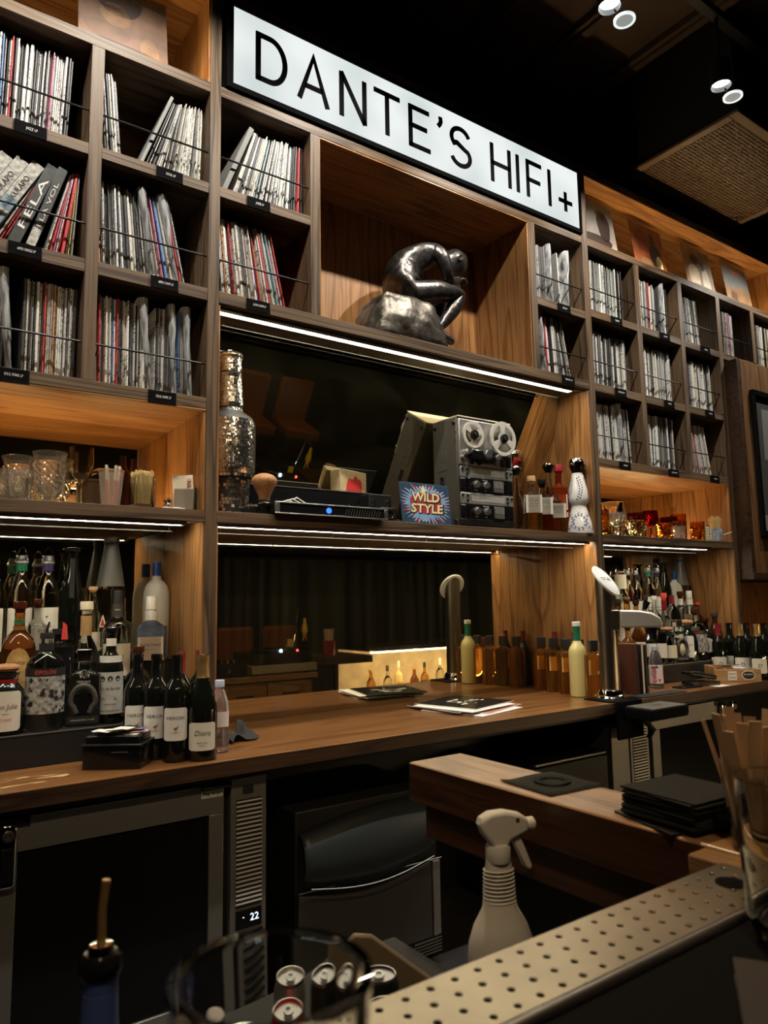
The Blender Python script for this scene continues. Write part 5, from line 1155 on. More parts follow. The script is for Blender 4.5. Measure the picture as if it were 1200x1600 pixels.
ch_ = thing('card_holder', 'grey leather holder with upright printed cards against the right panel, left shelf', 'card holder', (.890, .060, ZG), R(-22)); MB().box(-.034, .034, -.006, .010, 0, .080).build('pocket', pbr('grey_leather', (.20, .17, .13), .6), ch_, bevel=.004); MB().box(.034, .042, -.006, .014, 0, .085).build('spine', M['blackmetal'], ch_, bevel=.003)
for i in range(3):
    c_ = MB().box(-.034, .036, .0105 + .004 * i, .0125 + .004 * i, .002, .110 + .010 * i).build('upright_card', M['cream'] if i < 2 else M['white'], ch_, rot=(0, R(-4), 0), smooth=0)
text('MENU', .020, M['waxred'], ch_, (.016, .0098, .098), rot=(PI / 2, -PI / 2, 0), fit=.035)
tag(MB().prism([(-.03, 0), (.03, 0), (.022, .06), (0, .05), (-.02, .075)], -.01, .012).build('folded_napkin', M['tan'], loc=(.800, .30, ZG), bevel=.003), 'folded tan paper standing near the back of the left shelf', 'napkin')
# right shelf
tumbler('cut_tumbler', 3.150, .060, ZG, .042, .135, 'amberglass', 'tall amber studded tumbler at the left end of the right shelf', n=18, amp=.002)
goblet('martini_glass', 3.275, .085, ZG, .066, .185, 'glass', 'clear martini glass with wide cone on the right shelf', .48, True)
goblet('coupe_goblet', 3.250, .050, ZG, .044, .125, 'crystal', 'small cut stem glass in front of the martini glass', .6, False, .002); goblet('coupe_goblet', 3.335, .10, ZG, .046, .14, 'crystal', 'cut stem glass to the right of the martini glass', .6, False, .002)
tumbler('cut_tumbler', 3.455, .060, ZG, .052, .125, 'greenglass', 'wide pale green tinted tumbler with vertical cuts on the right shelf', n=12, amp=.002); tumbler('cut_tumbler', 3.50, .16, ZG, .05, .14, 'glass', 'clear cut tumbler behind the pale green tumbler', n=14)
goblet('ruby_goblet', 3.618, .085, ZG, .042, .160, 'redglass', 'deep ruby red cut goblet in the middle of the right shelf', .6, False, .002); goblet('ruby_goblet', 3.555, .14, ZG, .042, .15, 'redglass', 'ruby goblet half hidden behind the pale green tumbler', .6, False, .002)
tumbler('cut_tumbler', 3.700, .055, ZG, .046, .120, 'amberglass', 'amber cut tumbler right of the ruby goblet', n=10, amp=.003); tumbler('shot_glass', 3.815, .040, ZG, .042, .078, 'crystal', 'low clear heavy bottomed glass in front on the right shelf', taper=.78, n=10, cut=(.05, .3))
tumbler('cut_tumbler', 3.892, .085, ZG, .044, .155, 'amberglass', 'tall amber tumbler behind the low clear glass', n=12, amp=.003); tumbler('cut_tumbler', 3.975, .16, ZG, .042, .13, 'redglass', 'dark red tumbler at the back of the right shelf', n=12, amp=.002)
tumbler('cut_tumbler', 4.045, .060, ZG, .042, .115, 'amberglass', 'amber and red tumbler left of the striped box', n=12, amp=.0025); tumbler('cut_tumbler', 4.02, .23, ZG, .05, .16, 'redglass', 'dark plum goblet at the back right of the shelf', n=12, amp=.002)
sb = thing('striped_box', 'small pale yellow striped box beside the right hand pick jar', 'box', (4.100, .050, ZG)); MB().box(-.020, .020, -.02, .02, 0, .088).build('box_body', M['cream'], sb, bevel=.001)
for i in range(5): bx('stripe', -.0202, .0202, -.0206, -.02, .008 + .016 * i, .014 + .016 * i, pbr('olive_stripe', (.45, .42, .15), .6), sb, bevel=0)
dv = thing('black_divider', 'thin black upright card between the striped box and pick jar', 'card', (4.155, .06, ZG)); MB().box(-.016, .016, -.003, .003, .004, .10).build('card_leaf', M['ink'], dv, bevel=.001); MB().box(-.018, .018, -.015, .015, 0, .004).build('card_foot', M['ink'], dv, bevel=.001)
pj = thing('pick_jar', 'patterned blue and white jar bristling with bamboo picks on the right shelf', 'jar', (4.235, .060, ZG)); MB().lathe([(0, 0), (.036, 0), (.040, .01), (.040, .085), (.037, .085), (.036, .012), (0, .012)], 28).build('jar_body', pbr('blue_white_glaze', (.55, .62, .75), .2, noise=.6, nscale=60), pj)
picks(4.235, .060, ZG + .013, .030, .118, 90, 'bunch of looped bamboo picks in the patterned jar', M['pickwood'], False, .02)
tag(MB().tube([(4.27, .03, ZG + .045), (4.312, .0, ZG + .06)], .003, 6).build('paper_straw', M['white']), 'single white straw lying beside the patterned jar', 'straw')
# bottles at the right of the hi-fi shelf
for i, (x, y, cm) in enumerate(((2.622, .050, 'tan'), (2.708, .060, 'blackgloss'), (2.790, .048, None))):
    lab = ['square sample bottle with cream stopper and typed label next to the tape recorder', 'square sample bottle with black stopper, middle of the three typed labels', 'short square bottle with typed label and no stopper, right of the other two'][i]
    b = bottle('sq', x, y, ZG, (.270, .262, .22)[i], .086, 'glass', lab, ('tcork', cm) if cm else None, [(.32, .64, .92, pale, 'rect', [('SINGLE MALT', .009, .57, 'ink', .05), ('SCOTCH WHISKY', .008, .53, 'ink', .05), ('AGED 12 YEARS', .006, .48, 'ink', .042), ('CASK STRENGTH', .005, .44, 'ink', .036)])], rz=face(x, y) + .25)
    MB().lathe([(0, .004, 1), (.040, .004, 1), (.040, .085, 1), (0, .085, 1)], 32, 0, None, 5).build('spirit', M['amber'] if i != 1 else M['redspirit'], b, smooth=35)
bottle('decant', 2.845, .135, ZG, .375, .100, 'glass', 'clear decanter with silver dome stopper on a black collar', ('dome', 'chrome'))
bottle('sq', 2.930, .145, ZG, .370, .100, 'redspirit', 'tall square bottle of red brown spirit with pale label behind the white ceramic bottle', ('tcork', 'waxred'), [(.34, .56, .8, 'white', 'rect', [('No.1', .014, .48, 'grey'), ('BOURBON', .009, .43, 'grey', .05)]), (.24, .31, .8, 'white', 'rect')])
bottle('decant', 2.735, .26, ZG, .37, .09, 'glass', 'decanter with gilt dome stopper behind the tape recorder corner', ('dome', 'gold'))
cz = thing('ceramic_bottle', 'white ceramic bottle painted with blue leaf sprays and silver dome stopper', 'bottle', (2.978, .060, ZG), face(2.98, .06)); por = pbr('white_porcelain', (.80, .79, .77), .12, coat=.5); ckb = pbr('cobalt_glaze', (.02, .03, .16), .2)
cpr = [(0, 0), (.066, 0), (.068, .006), (.060, .06), (.042, .125), (.038, .145), (.050, .165), (.053, .185), (.048, .23), (.032, .30), (.026, .318), (0, .318)]
MB().lathe(cpr, 36).build('ceramic_body', por, cz)
MB().lathe([(0, .316), (.026, .316), (.038, .350), (.041, .355), (0, .355)], 28).build('collar', M['blackgloss'], cz); MB().lathe([(.030, .352), (.046, .352), (.047, .357), (.030, .359)], 28).build('collar_rim', M['chrome'], cz)
MB().lathe([(0, .358), (.038, .358), (.041, .368), (.036, .388), (.020, .402), (0, .406)], 28).build('dome_stopper', M['chrome'], cz)
def cr(z):
    for (r0, z0), (r1, z1) in zip(cpr, cpr[1:]):
        if z0 <= z <= z1 and z1 > z0: return r0 + (r1 - r0) * (z - z0) / (z1 - z0)
    return .03
lf = MB()
def leaf(a, z, ang, s):
    V = []
    for k in range(8):
        u, v = s * math.cos(2 * PI * k / 8), s * .42 * math.sin(2 * PI * k / 8)
        du, dz = u * math.cos(ang) - v * math.sin(ang), u * math.sin(ang) + v * math.cos(ang); rr = cr(z + dz) + .0006
        V.append((rr * math.sin(a + du / rr), -rr * math.cos(a + du / rr), z + dz))
    lf.add(V, [tuple(range(8))])
for a0 in (-1.15, 0, 1.15, 2.3):
    for k in range(9):
        t = k / 8; z = .175 + .11 * t; a = a0 + .30 * math.sin(t * 3.0)
        leaf(a - .14, z, 2.2, .0062); leaf(a + .14, z + .006, .9, .0062)
    for k in range(11):
        ph = 2 * PI * k / 11; z = .060 + .034 * math.sin(ph); a = a0 + .48 * math.cos(ph)
        leaf(a, z, ph + 1.0, .0066); leaf(a * .999 + .12 * math.cos(ph), z + .010 * math.sin(ph), ph + 2.2, .0058)
lf.build('leaf_spray', ckb, cz, smooth=0)

# ------------------------------------------------------------ right bay bottles
def rb(kind, x, y, z, H, W, mat, lab, cap=None, labels=(), **k): return bottle(kind, x, y, z, H, W, mat, lab, cap, labels, seg=20, **k)
lb_ = lambda m_='pale', a=.16, b=.46, tx=(): [(a, b, 60, m_, 'rect', list(tx))]
# back row
rb('round', 3.36, .30, T3, .30, .09, 'amber', 'amber round bottle with light cork behind the beer tap badge', ('tcork', 'tan'), lb_())
rb('round', 3.47, .29, T3, .31, .085, 'darkamber', 'dark amber bottle with black cap, back row right bay near the post', ('screw', 'labelblack'), lb_('tan'))
rb('tall', 3.585, .285, T3, .345, .090, 'liqglass', 'clear bottle with tall cream neck label and cork, back row right bay', ('cork', 'tan'), lb_('cream') + [(.70, .94, 80, 'cream', 'rect')])
rb('fulano', 3.68, .31, T3, .365, .082, 'liqglass', 'clear tequila bottle with dark green band, right bay', ('ring', 'chrome'), lb_('white') )
rb('fulano', 3.760, .31, T3, .365, .082, 'liqglass', 'clear tequila bottle with black band, right bay', ('ring', 'chrome'), lb_('white'))
for x, cm, w_ in ((3.845, 'green', 'bright green'), (3.935, 'purple', 'purple')):
    b = rb('fulano', x, .285, T3, .383, .082, 'liqglass', 'clear tequila bottle with %s band and white label in the right bay' % w_, ('ring', 'chrome'), [(.14, .50, 62, 'white', 'rect', [('DON', .014, .34, 'ink'), ('FULANO', .017, .29, 'ink', .052)])])
    MB().lathe([(.0168, .314), (.0178, .314), (.0178, .345), (.0168, .345)], 20).build('neck_band', M[cm], b)
rb('tall', 4.035, .295, T3, .40, .078, 'winedark', 'tall very dark bottle with black stopper, back row right bay', ('ball', 'blackgloss'))
rb('goose', 4.125, .29, T3, .385, .092, 'frost', 'frosted vodka bottle with navy foil in the right bay', ('foil', 'blue', .77))
cn2 = copy_tree(cn); cn2.location = (4.215, .305, T3); cn2['label'] = 'grey cone topped decanter at the right end of the right bay'
# middle row
rb('julio', 3.31, .19, T2, .22, .11, 'winedark', 'stout dark bottle with oval emblem below the tap badge', ('ball', 'blackgloss'), [(.15, .5, 46, 'tan', 'round')])
rb('slim', 3.42, .185, T2, .27, .078, 'darkamber', 'slim dark amber bottle with black cap, middle row right bay', ('screw', 'labelblack'), lb_('pale'))
rb('slim', 3.50, .19, T2, .28, .078, 'amber', 'amber bottle with cream label and cork collar, middle row right bay', ('tcork', 'cork'), lb_('cream'))
rb('round', 3.585, .19, T2, .26, .085, 'amber', 'round amber bottle with gold label, middle row right bay', ('tcork', 'brownglass'), lb_(goldl))
rb('slim', 3.665, .185, T2, .29, .078, 'liqglass', 'clear bottle with dark olive cap and yellow label, right bay', ('screw', 'labelblack'), lb_(pbr('yellow_label', (.70, .55, .16), .6), .2, .62))
rb('bell', 3.755, .19, T2, .285, .088, 'liqglass', 'bell shaped clear bottle with white neck, right bay', ('tcork', 'white'), lb_('pale'))
rb('decant', 3.845, .185, T2, .30, .094, 'liqglass', 'clear decanter bottle with bright red wax cap', ('tcork', 'redink'), lb_('white', .08, .30, [('AMARO', .012, .2, 'ink', .04)]) + [(.66, .86, 84, 'waxred', 'rect')])
rb('round', 3.925, .185, T2, .325, .096, 'liqglass', 'clear round bottle with maroon foil and cream diamond label', ('foil', 'redfoil', .72), lb_('cream', .1, .44, [('SINGANI', .011, .33, 'ink', .04), ('63', .02, .22, 'tan')]))
rb('squat', 4.02, .19, T2, .31, .09, 'liqglass', 'clear bottle with white neck label and brown cap, right bay', ('tcork', 'brownglass'), lb_('pale') + [(.74, .85, 84, 'white', 'rect')])
b = rb('sq', 4.115, .19, T2, .312, .098, 'liqglass', 'clear square gin bottle with pale pink label in the right bay', ('cork', 'white'), [(.30, .55, .86, pinkl, 'rect', [('THE BOTANIST', .013, .46, 'ink', .072)])])
MB().lathe([(.019, .228), (.0205, .228), (.0205, .262), (.019, .262)], 20).build('neck_band', M['white'], b)
rb('slim', 4.205, .20, T2, .24, .075, 'brownglass', 'brown bottle with red and cream cap, right bay', ('tcork', 'redink'), lb_('pale'))
# front row
rb('sq', 3.255, .085, T1, .20, .10, 'amber', 'amber square bottle peeping out beside the beer tower', ('box', 'chrome'), [(.1, .5, .8, 'pale', 'rect')])
rb('round', 3.355, .085, T1, .22, .09, 'amber', 'round bottle with tilted gold label under the tap nozzle', ('tcork', 'brownglass'), lb_(goldl, .12, .5))
rb('slim', 3.445, .085, T1, .27, .08, 'darkamber', 'dark bottle with white square label behind the water bottle', ('screw', 'labelblack'), lb_('white', .12, .48, [('AMARO', .010, .3, 'ink', .035)]))
rb('round', 3.535, .085, T1, .235, .088, 'winedark', 'round dark bottle with white neck label, front row right bay', ('screw', 'blackgloss'), lb_('pale', .2, .5))
rb('squat', 3.625, .085, T1, .26, .095, 'liqglass', 'clear squat bottle with brown and white label, front row right bay', ('tcork', 'brownglass'), lb_('pale', .14, .44))
rb('julio', 3.715, .085, T1, .20, .10, 'liqglass', 'stout clear bottle with wooden stopper, front row right bay', ('ball', 'cork'), lb_('cream', .15, .5))
hb2 = copy_tree(hb); hb2.location = (3.805, .085, T1); hb2['label'] = 'clear horseshoe bottle in the front row of the right bay'
b = rb('julio', 3.895, .075, T1, .235, .105, 'winedark', 'stout dark bottle with tall oval white label, front row right bay', ('ball', 'cork'), [(.10, .62, 34, 'white', 'round', [('Don Julio', .016, .40, 'ink', .045, .2), ('1942', .012, .25, 'ink')])])
b2 = copy_tree(D.objects['bottle']) if False else rb('squat', 4.000, .085, T1, .30, .112, 'liqglass', 'clear tequila bottle with art label and red lettering, front row right bay', ('tcork', 'brownglass'), [(.16, .50, 76, 'labelgrey', 'rect'), (.50, .575, 78, 'labelblack', 'rect', [('ESPOLÓN', .017, .537, 'redink', .060)])])
rb('round', 4.10, .085, T1, .24, .095, 'winedark', 'dark rum bottle with round pale label, front row right bay', ('tcork', 'brownglass'), [(.16, .52, 62, 'pale', 'oval', [('DON', .013, .41, 'ink', .034), ('Q', .040, .31, 'ink')])])
rb('slim', 4.20, .085, T1, .27, .08, 'brownglass', 'brown glass bottle at the right end of the front row', ('screw', 'labelblack'), lb_('pale', .2, .48))
# wines standing on the counter at the right
RW = [(4.085, .000, 'redfoil', 'red foiled dark wine, leftmost of the wines at the right end', 'wine'), (4.195, -.005, 'blackgloss', 'black foiled dark wine between the red and gold foiled ones', 'wine'), (4.125, -.110, 'gold', 'gold foiled dark wine with cream label behind the wooden box', 'burg'),
      (4.265, -.070, 'blackgloss', 'black foiled dark wine between the two gold foiled ones', 'wine'), (4.115, -.214, 'gold', 'gold foiled dark wine nearest the counter edge at the right', 'burg'), (4.285, -.165, 'blackgloss', 'black foiled dark wine at the far right of the counter', 'wine')]
for x, y, cm, lab, kd in RW:
    bottle(kd, x, y, ZC, .312, .080 if kd == 'wine' else .088, 'winedark', lab, ('foil', cm, .77), [(.12, .38, 56, 'pale', 'round', [('D', .030, .25, 'ink', None, .3)])])

# ------------------------------------------------------------ beer tower
bt = thing('beer_tower', 'tall dark steel beer tap tower with slanted round white badge on the counter edge', 'beer tap', (2.865, -.165, ZC)); bs = pbr('dark_brushed_bronze_steel', (.30, .27, .22), .30, 1.0)
MB().lathe([(0, 0), (.070, 0), (.070, .010), (.062, .018), (.062, .030), (.056, .044), (.046, .048), (0, .048)], 32).build('base_flange', M['chrome'], bt)
rc = .046; dirv = Vector((.50, -.64, 0)).normalized(); m_ = MB(); V = []; F = []; sg = 36     # column, cut off at a slant facing dirv
nx = Vector((.18, -.71, .58)).normalized(); z0 = .548
for i in range(sg):
    a = 2 * PI * i / sg; x, y = rc * math.cos(a), rc * math.sin(a); V += [(x, y, .046), (x, y, z0 - (nx.x * x + nx.y * y) / nx.z)]
for i in range(sg): k = (i + 1) % sg; F.append((2 * i, 2 * k, 2 * k + 1, 2 * i + 1))
F.append(tuple(2 * i + 1 for i in range(sg))); m_.add(V, F).build('column', bs, bt, smooth=30)
q4 = nx.to_track_quat('Z', 'Y').to_euler()
nb = nx; qb = nb.to_track_quat('Z', 'Y').to_euler()
bd = MB().lathe([(0, 0), (.073, 0), (.075, .003), (.075, .010), (.071, .012), (0, .012)], 40, 0, Matrix.Diagonal((1.0, 1.18, 1, 1))).build('badge', pbr('white_tap_badge', (.80, .83, .83), .35), bt, loc=(0, 0, z0 - .002), rot=qb)
text('UNFILTERED LAGER', .006, M['ink'], bd, (-.022, .012, .0128), rot=(0, 0, 0)); text('BREWED FRESH', .005, M['grey'], bd, (-.024, .002, .0128), rot=(0, 0, 0)); text('ob.', .034, M['ink'], bd, (.026, .006, .0128), rot=(0, 0, 0), shear=.35)
MB().lathe([(.063, .0125), (.065, .0125), (.065, .0130), (.063, .0130)], 40, 0, Matrix.Diagonal((1.0, 1.18, 1, 1))).build('badge_ring', M['alu'], bd)
sat = pbr('satin_nickel', (.70, .66, .58), .42, .75)
ang = math.atan2(dirv.y, dirv.x)
MB().box(-.012, .058, -.040, .040, .318, .412).build('saddle_block', bs, bt, rot=(0, 0, ang), bevel=.004)
MB().prism([(.058, .330), (.235, .330), (.243, .336), (.246, .350), (.236, .376), (.200, .398), (.150, .408), (.058, .412)], -.036, .036).build('arm', sat, bt, rot=(0, 0, ang), bevel=.008, seg=3)
for x_ in (.185, .205): MB().lathe([(0, 0), (.006, 0), (.005, .003), (0, .003)], 12).build('arm_button', M['chrome'], bt, loc=(dirv.x * x_, dirv.y * x_, .398))
MB().lathe([(0, .275), (.018, .275), (.022, .300), (.022, .332), (0, .332)], 20).build('nozzle', M['blackgloss'], bt, loc=(dirv.x * .205, dirv.y * .205, 0))
MB().tube([(dirv.x * .17, dirv.y * .17, .412), (dirv.x * .185, dirv.y * .185, .45)], [.010, .016], 12).build('tap_handle', M['blackgloss'], bt)
rb_ = MB(); P_ = [(.20, .285), (.205, .255), (.212, .235), (.218, .205), (.226, .175)]
for (a, za), (b_, zb) in zip(P_[:-1], P_[1:]): rb_.add([(dirv.x * a - .010 * dirv.y, dirv.y * a + .010 * dirv.x, za), (dirv.x * a + .010 * dirv.y, dirv.y * a - .010 * dirv.x, za), (dirv.x * b_ + .010 * dirv.y, dirv.y * b_ - .010 * dirv.x, zb), (dirv.x * b_ - .010 * dirv.y, dirv.y * b_ + .010 * dirv.x, zb)], [(0, 1, 2, 3)])
rb_.build('red_ribbon', M['redink'], bt, smooth=0)
MB().box(-.085, .085, -.10, .045, -.052, .0).build('clamp_block', M['black'], bt, bevel=.004) if False else None
bx('foot_plate', -.11, .085, -.088, .07, .0, .006, M['barblack'], bt, bevel=.002)
bx('front_bracket', -.10, .08, -.112, -.099, -.16, .006, M['barblack'], bt, bevel=.003)
MB().prism([(-.06, -.066), (.20, -.066), (.215, -.056), (.215, -.018), (-.06, -.018)], -.26, -.113).build('drip_tray', M['barblack'], bt, bevel=.006)
for i in range(8): bx('tray_slat', -.05, .205, -.250 + .017 * i, -.240 + .017 * i, -.018, -.0145, M['wire'], bt, bevel=0)
text('DRIP', .03, M['grey'], bt, (.08, -.19, -.0138), rot=(0, 0, 0))
MB().tube([(.02, -.13, -.07), (.06, -.15, -.10), (.11, -.14, -.13), (.10, -.12, -.17)], .012, 10).build('drain_hose', M['matblack'], bt)
tumbler('highball_glass', 3.02, -.055, ZC, .042, .155, 'glass', 'ribbed clear highball glass standing just behind the beer tower', n=20, amp=.0012)

# ------------------------------------------------------------ loose sleeves on the counter
FLAT = [(2.17, .055, 14, 0, 'white', 'white edged record sleeve at the bottom of the flat pile', None), (2.20, .085, 20, 1, 'pinkcov', 'pinkish record sleeve in the flat pile on the counter', None), (2.15, .13, 6, 2, 'ink', 'black record sleeve in the middle of the flat pile', None),
        (2.155, .09, 12, 3, 'white', 'white backed record sleeve under the top one of the flat pile', None), (2.19, .125, 16, 4, 'blackcov', 'glossy black record sleeve with pale scrawl on top of the flat pile', 1)]
M['pinkcov'] = pbr('pink_cover', (.52, .22, .20), .35, noise=.5, nscale=16); M['blackcov'] = pbr('black_cover', (.012, .012, .012), .22)
for x, y, a, i, mm, lab, art_ in FLAT:
    t = thing('record_sleeve', lab, 'record', (x, y - .03, ZC + .0005 + .0048 * i), R(a))
    MB().box(-.157, .157, -.157, .157, 0, .0040).build('sleeve_cover', M[mm], t, bevel=.0012); bx('sleeve_edge', -.1575, .1575, -.1575, -.157, .0005, .0035, M['white'], t, bevel=0); bx('sleeve_edge', -.1575, -.157, -.157, .157, .0005, .0035, M['white'], t, bevel=0)
    if art_:
        q_ = random.Random(5)
        for k in range(26):
            cx, cy = q_.gauss(0, .045), q_.gauss(0, .03); s_ = q_.uniform(.006, .018)
            MB().add([(cx + s_ * (1.6 + .4 * math.sin(3 * b_)) * math.cos(b_), cy + s_ * .5 * math.sin(b_), .0041 + .00002 * k) for b_ in [2 * PI * n_ / 10 for n_ in range(10)]], [tuple(range(10))]).build('scrawl_print', M['grey'] if k % 2 else M['pale'], t, smooth=0)

# ------------------------------------------------------------ things on the right counter
mat_ = tag(bx('bar_mat', 2.985, 3.34, -.252, -.175, ZC, ZC + .006, M['matblack'], bevel=.002), 'black rubber bar mat along the counter edge right of the beer tower', 'bar mat'); 
ev = bottle('pet', 3.375, -.060, ZC, .215, .070, 'water', 'clear plastic water bottle with pink label and pale blue cap by the bar mat', ('screw', 'lilac'), [(.12, .56, 74, pbr('white_pink_label', (.74, .62, .62), .5), 'rect', [])], cat='water bottle', name='water_bottle', rz=face(3.37, -.06))
text('evian', .042, M['red'], ev, (-.012, -.0368, .072), rot=(PI / 2, -PI / 2, 0)); MB().prism([(-.026, .105), (-.015, .116), (-.006, .108), (.004, .118), (.016, .106)], -.0368, -.036).build('peaks_print', M['purple'], ev, smooth=0); MB().prism(blob(.016, .045, .006, .006, 14), -.0368, -.036).build('seal_print', M['red'], ev, smooth=0)
for i, (x, dx) in enumerate(((3.065, 0), (3.105, 0), (3.135, 0))):
    t = thing('drinks_menu', ['red brown upright drinks menu nearest the beer tower', 'dark upright drinks menu in the middle of three', 'black upright drinks menu with silver corner, rightmost of three'][i], 'menu', (x, -.075 + .0 * i, ZC), R(12)); MB().box(-.012, .012, -.09, .09, 0, .245 - .004 * i).build('cover', pbr('menu_cover_%d' % i, ((.10, .028, .018), (.035, .02, .016), (.015, .013, .012))[i], .45), t, bevel=.003)
    bx('page_edge', -.009, .009, -.091, -.09, .004, .24 - .004 * i, M['cream'] if i == 1 else M['ink'], t, bevel=0)
py = thing('payment_terminal', 'black payment terminal tilted on its base next to the wooden box', 'terminal', (3.655, -.135, ZC), R(-20)); MB().box(-.085, .085, -.05, .05, 0, .022).build('base', M['blackgloss'], py, bevel=.006); MB().box(-.080, .080, -.045, .045, -.012, .012).build('handset', M['blackgloss'], py, loc=(-.005, .005, .052), rot=(0, R(9), 0), bevel=.008)
for i in range(12): MB().box(-.005, .005, -.005, .005, 0, .002).build('key', M['grey'], py, loc=(.015 + .015 * (i % 4), -.02 + .015 * (i // 4), .064 - .0024 * (i % 4) - .001), rot=(0, R(9), 0))
bx('screen', -.065, -.005, -.03, .03, .0122, .0130, pbr('lcd', (.05, .055, .06), .1), py, bevel=0).matrix_parent_inverse = Matrix.Translation((0, 0, .058))
tag(MB().box(-.075, .075, -.035, .035, 0, .008).build('mobile_phone', M['blackgloss'], loc=(3.505, -.150, ZC), rot=(0, 0, R(-8)), bevel=.004), 'flat black phone lying in front of the payment terminal', 'phone'); tag(bx('receipt_paper', -.05, .05, -.03, .03, 0, .0006, M['white'], bevel=0), 'white paper slip lying under the payment terminal edge', 'paper').location = (3.70, -.215, ZC)
wb = thing('wooden_caddy', 'low wooden caddy with stickers holding pens in front of the right wines', 'caddy', (3.985, -.125, ZC), R(-38))
bxw = wood('pine_box', (.52, .32, .15), (.34, .19, .08), 0, .5)
for a in ((-.125, .125, -.075, -.065, 0, .066), (-.125, .125, .065, .075, 0, .080), (-.125, -.115, -.065, .065, 0, .080), (.115, .125, -.065, .065, 0, .066), (-.115, .115, -.065, .065, 0, .008), (-.02, -.012, -.065, .065, .008, .062)): bx('side_board', *a, bxw, wb, bevel=.001)
st_ = MB().box(-.055, -.008, -.0762, -.075, .008, .056).build('sticker', M['white'], wb); text('BAR TOOLS', .008, M['ink'], st_, (-.032, -.0768, .042), fit=.036); text('TAKE ONE', .010, M['ink'], st_, (-.032, -.0768, .022), fit=.036)
st2 = MB().prism(blob(.055, .034, .036, .027, 20, .05), -.0765, -.075).build('sticker', M['white'], wb); MB().prism(blob(.055, .034, .032, .022, 20, .06), -.0772, -.0766).build('sticker_art', M['ink'], st2, smooth=0); text('BOURBON', .012, M['white'], st2, (.055, -.0776, .038), fit=.05)
bx('sticker', .1252, .1262, -.04, .03, .012, .055, M['offwhite'], wb, bevel=0)
pn = thing('marker_pen', 'orange and cream pen standing up in the wooden caddy', 'pen', (3.925, -.075, ZC + .0085)); pn.rotation_euler = (0, R(-20), 0); MB().tube([(0, 0, 0), (0, 0, .085)], .005, 8).build('barrel', M['orange'], pn); MB().tube([(0, 0, .085), (0, 0, .125)], .0055, 8).build('pen_cap', M['cream'], pn)
for i, (dx, dy, mm, w_) in enumerate(((.02, -.03, 'white', 'white'), (.05, .0, 'lilac', 'pale blue'), (-.02, .02, 'ink', 'black'))): tag(MB().box(-.03, .03, -.012, .012, 0, .004).build('plastic_card', M[mm], loc=(3.985 + dx, -.125 + dy, ZC + .0665 + .0045 * i), rot=(.06, .0, R(-38 + 20 * i)), bevel=.001), '%s card lying across the top of the wooden caddy' % w_, 'card')

# ------------------------------------------------------------ under-counter appliances
def fridge(x0, xd0, xd1, xg0, xg1, lab, grille_right, disp, latch_x):
    f = thing('bar_fridge', lab, 'fridge', (0, 0, 0)); yf = -.205; zt, zb = .755, .06
    bx('cabinet', min(x0, xg0), max(xd1, xg1), yf + .03, .28, .04, .765, M['black'], f, bevel=.003)
    fw = .062
    fr = MB()
    for a in ((xd0, xd1, zt - .085, zt), (xd0, xd1, zb, zb + .09), (xd0, xd0 + fw, zb + .09, zt - .085), (xd1 - fw * .75, xd1, zb + .09, zt - .085)): fr.box(a[0], a[1], yf, yf + .028, a[2], a[3])
    dr = fr.build('door', M['darksteel'], f, bevel=.002)
    bx('door_glass', xd0 + fw, xd1 - fw * .75, yf + .008, yf + .014, zb + .09, zt - .085, M['blackgloss'], dr, bevel=0); bx('door_top_trim', xd0 + .03, xd1, yf - .002, yf + .004, zt, zt + .003, M['alu'], dr, bevel=0)
    g = MB().box(xg0, xg1, yf, yf + .028, zb, zt + .01).build('grille_panel', M['darksteel'], f, bevel=.002)
    gx0, gx1 = xg0 + .018, xg1 - .016
    bx('grille_recess', gx0, gx1, yf - .001, yf, .38, zt - .055, M['ink'], g, bevel=0)
    for i in range(24): z_ = .392 + i * (zt - .062 - .392) / 23; MB().box(gx0, gx1, yf - .004, yf - .001, z_ - .0022, z_ + .0022).build('grille_slat', M['slat'], g, smooth=0)
    bx('grille_badge', xg0 + .04, xg0 + .075, yf - .002, yf, zt - .04, zt - .015, M['ink'], g, bevel=0)
    if disp:
        dd = MB().box(gx0, gx1, yf - .002, yf, .318, .372).build('display', M['blackgloss'], g, smooth=0); lit = pbr('display_white', (.8, .9, 1), .5, emit=(.65, .85, 1.0), es=2.2)
        text('22', .030, lit, dd, (gx0 + .062, yf - .0026, .346)); text('-', .02, lit, dd, (gx0 + .025, yf - .0026, .352))
        kn = MB()
        for i in range(10): z_ = .30 - .022 * i; kn.tube([(gx0, yf - .006, z_ - .006), (gx0 + .03, yf - .012, z_), (gx1, yf - .006, z_ + .010)], .004, 6)
        tag(kn.build('crinkled_film', M['blackgloss'], g), kind='stuff')
    for lx in latch_x:
        L_ = MB().box(lx - .05, lx + .055, yf - .006, yf, .735, .760).build('latch_plate', M['blackmetal'], f, bevel=.002)
        MB().prism([(lx - .022, .600), (lx - .016, .590), (lx + .016, .590), (lx + .022, .600), (lx + .022, .735), (lx + .014, .750), (lx - .014, .750), (lx - .022, .735)], yf - .026, yf - .006).build('latch_arm', M['chrome'], L_, bevel=.006)
        MB().lathe([(0, 0), (.015, 0), (.013, .006), (.006, .007), (0, .004)], 18, 0, Matrix.Rotation(PI / 2, 4, 'X')).build('latch_lock', M['steel'], L_, loc=(lx, yf - .026, .720)); bx('latch_grip', lx - .015, lx + .015, yf - .028, yf - .026, .605, .690, M['blackmetal'], L_, bevel=.002)
    return f
f1 = fridge(.16, .30, .935, .958, 1.078, 'left under-counter fridge with dark glass door, slatted grille and lit 22 display', True, True, (.335,))
lp_ = bx('paper_label', .862, .930, -.2062, -.205, .722, .742, M['offwhite'], f1, bevel=0); text('PNL A #1', .016, M['ink'], lp_, (.896, -.2066, .732), fit=.058)
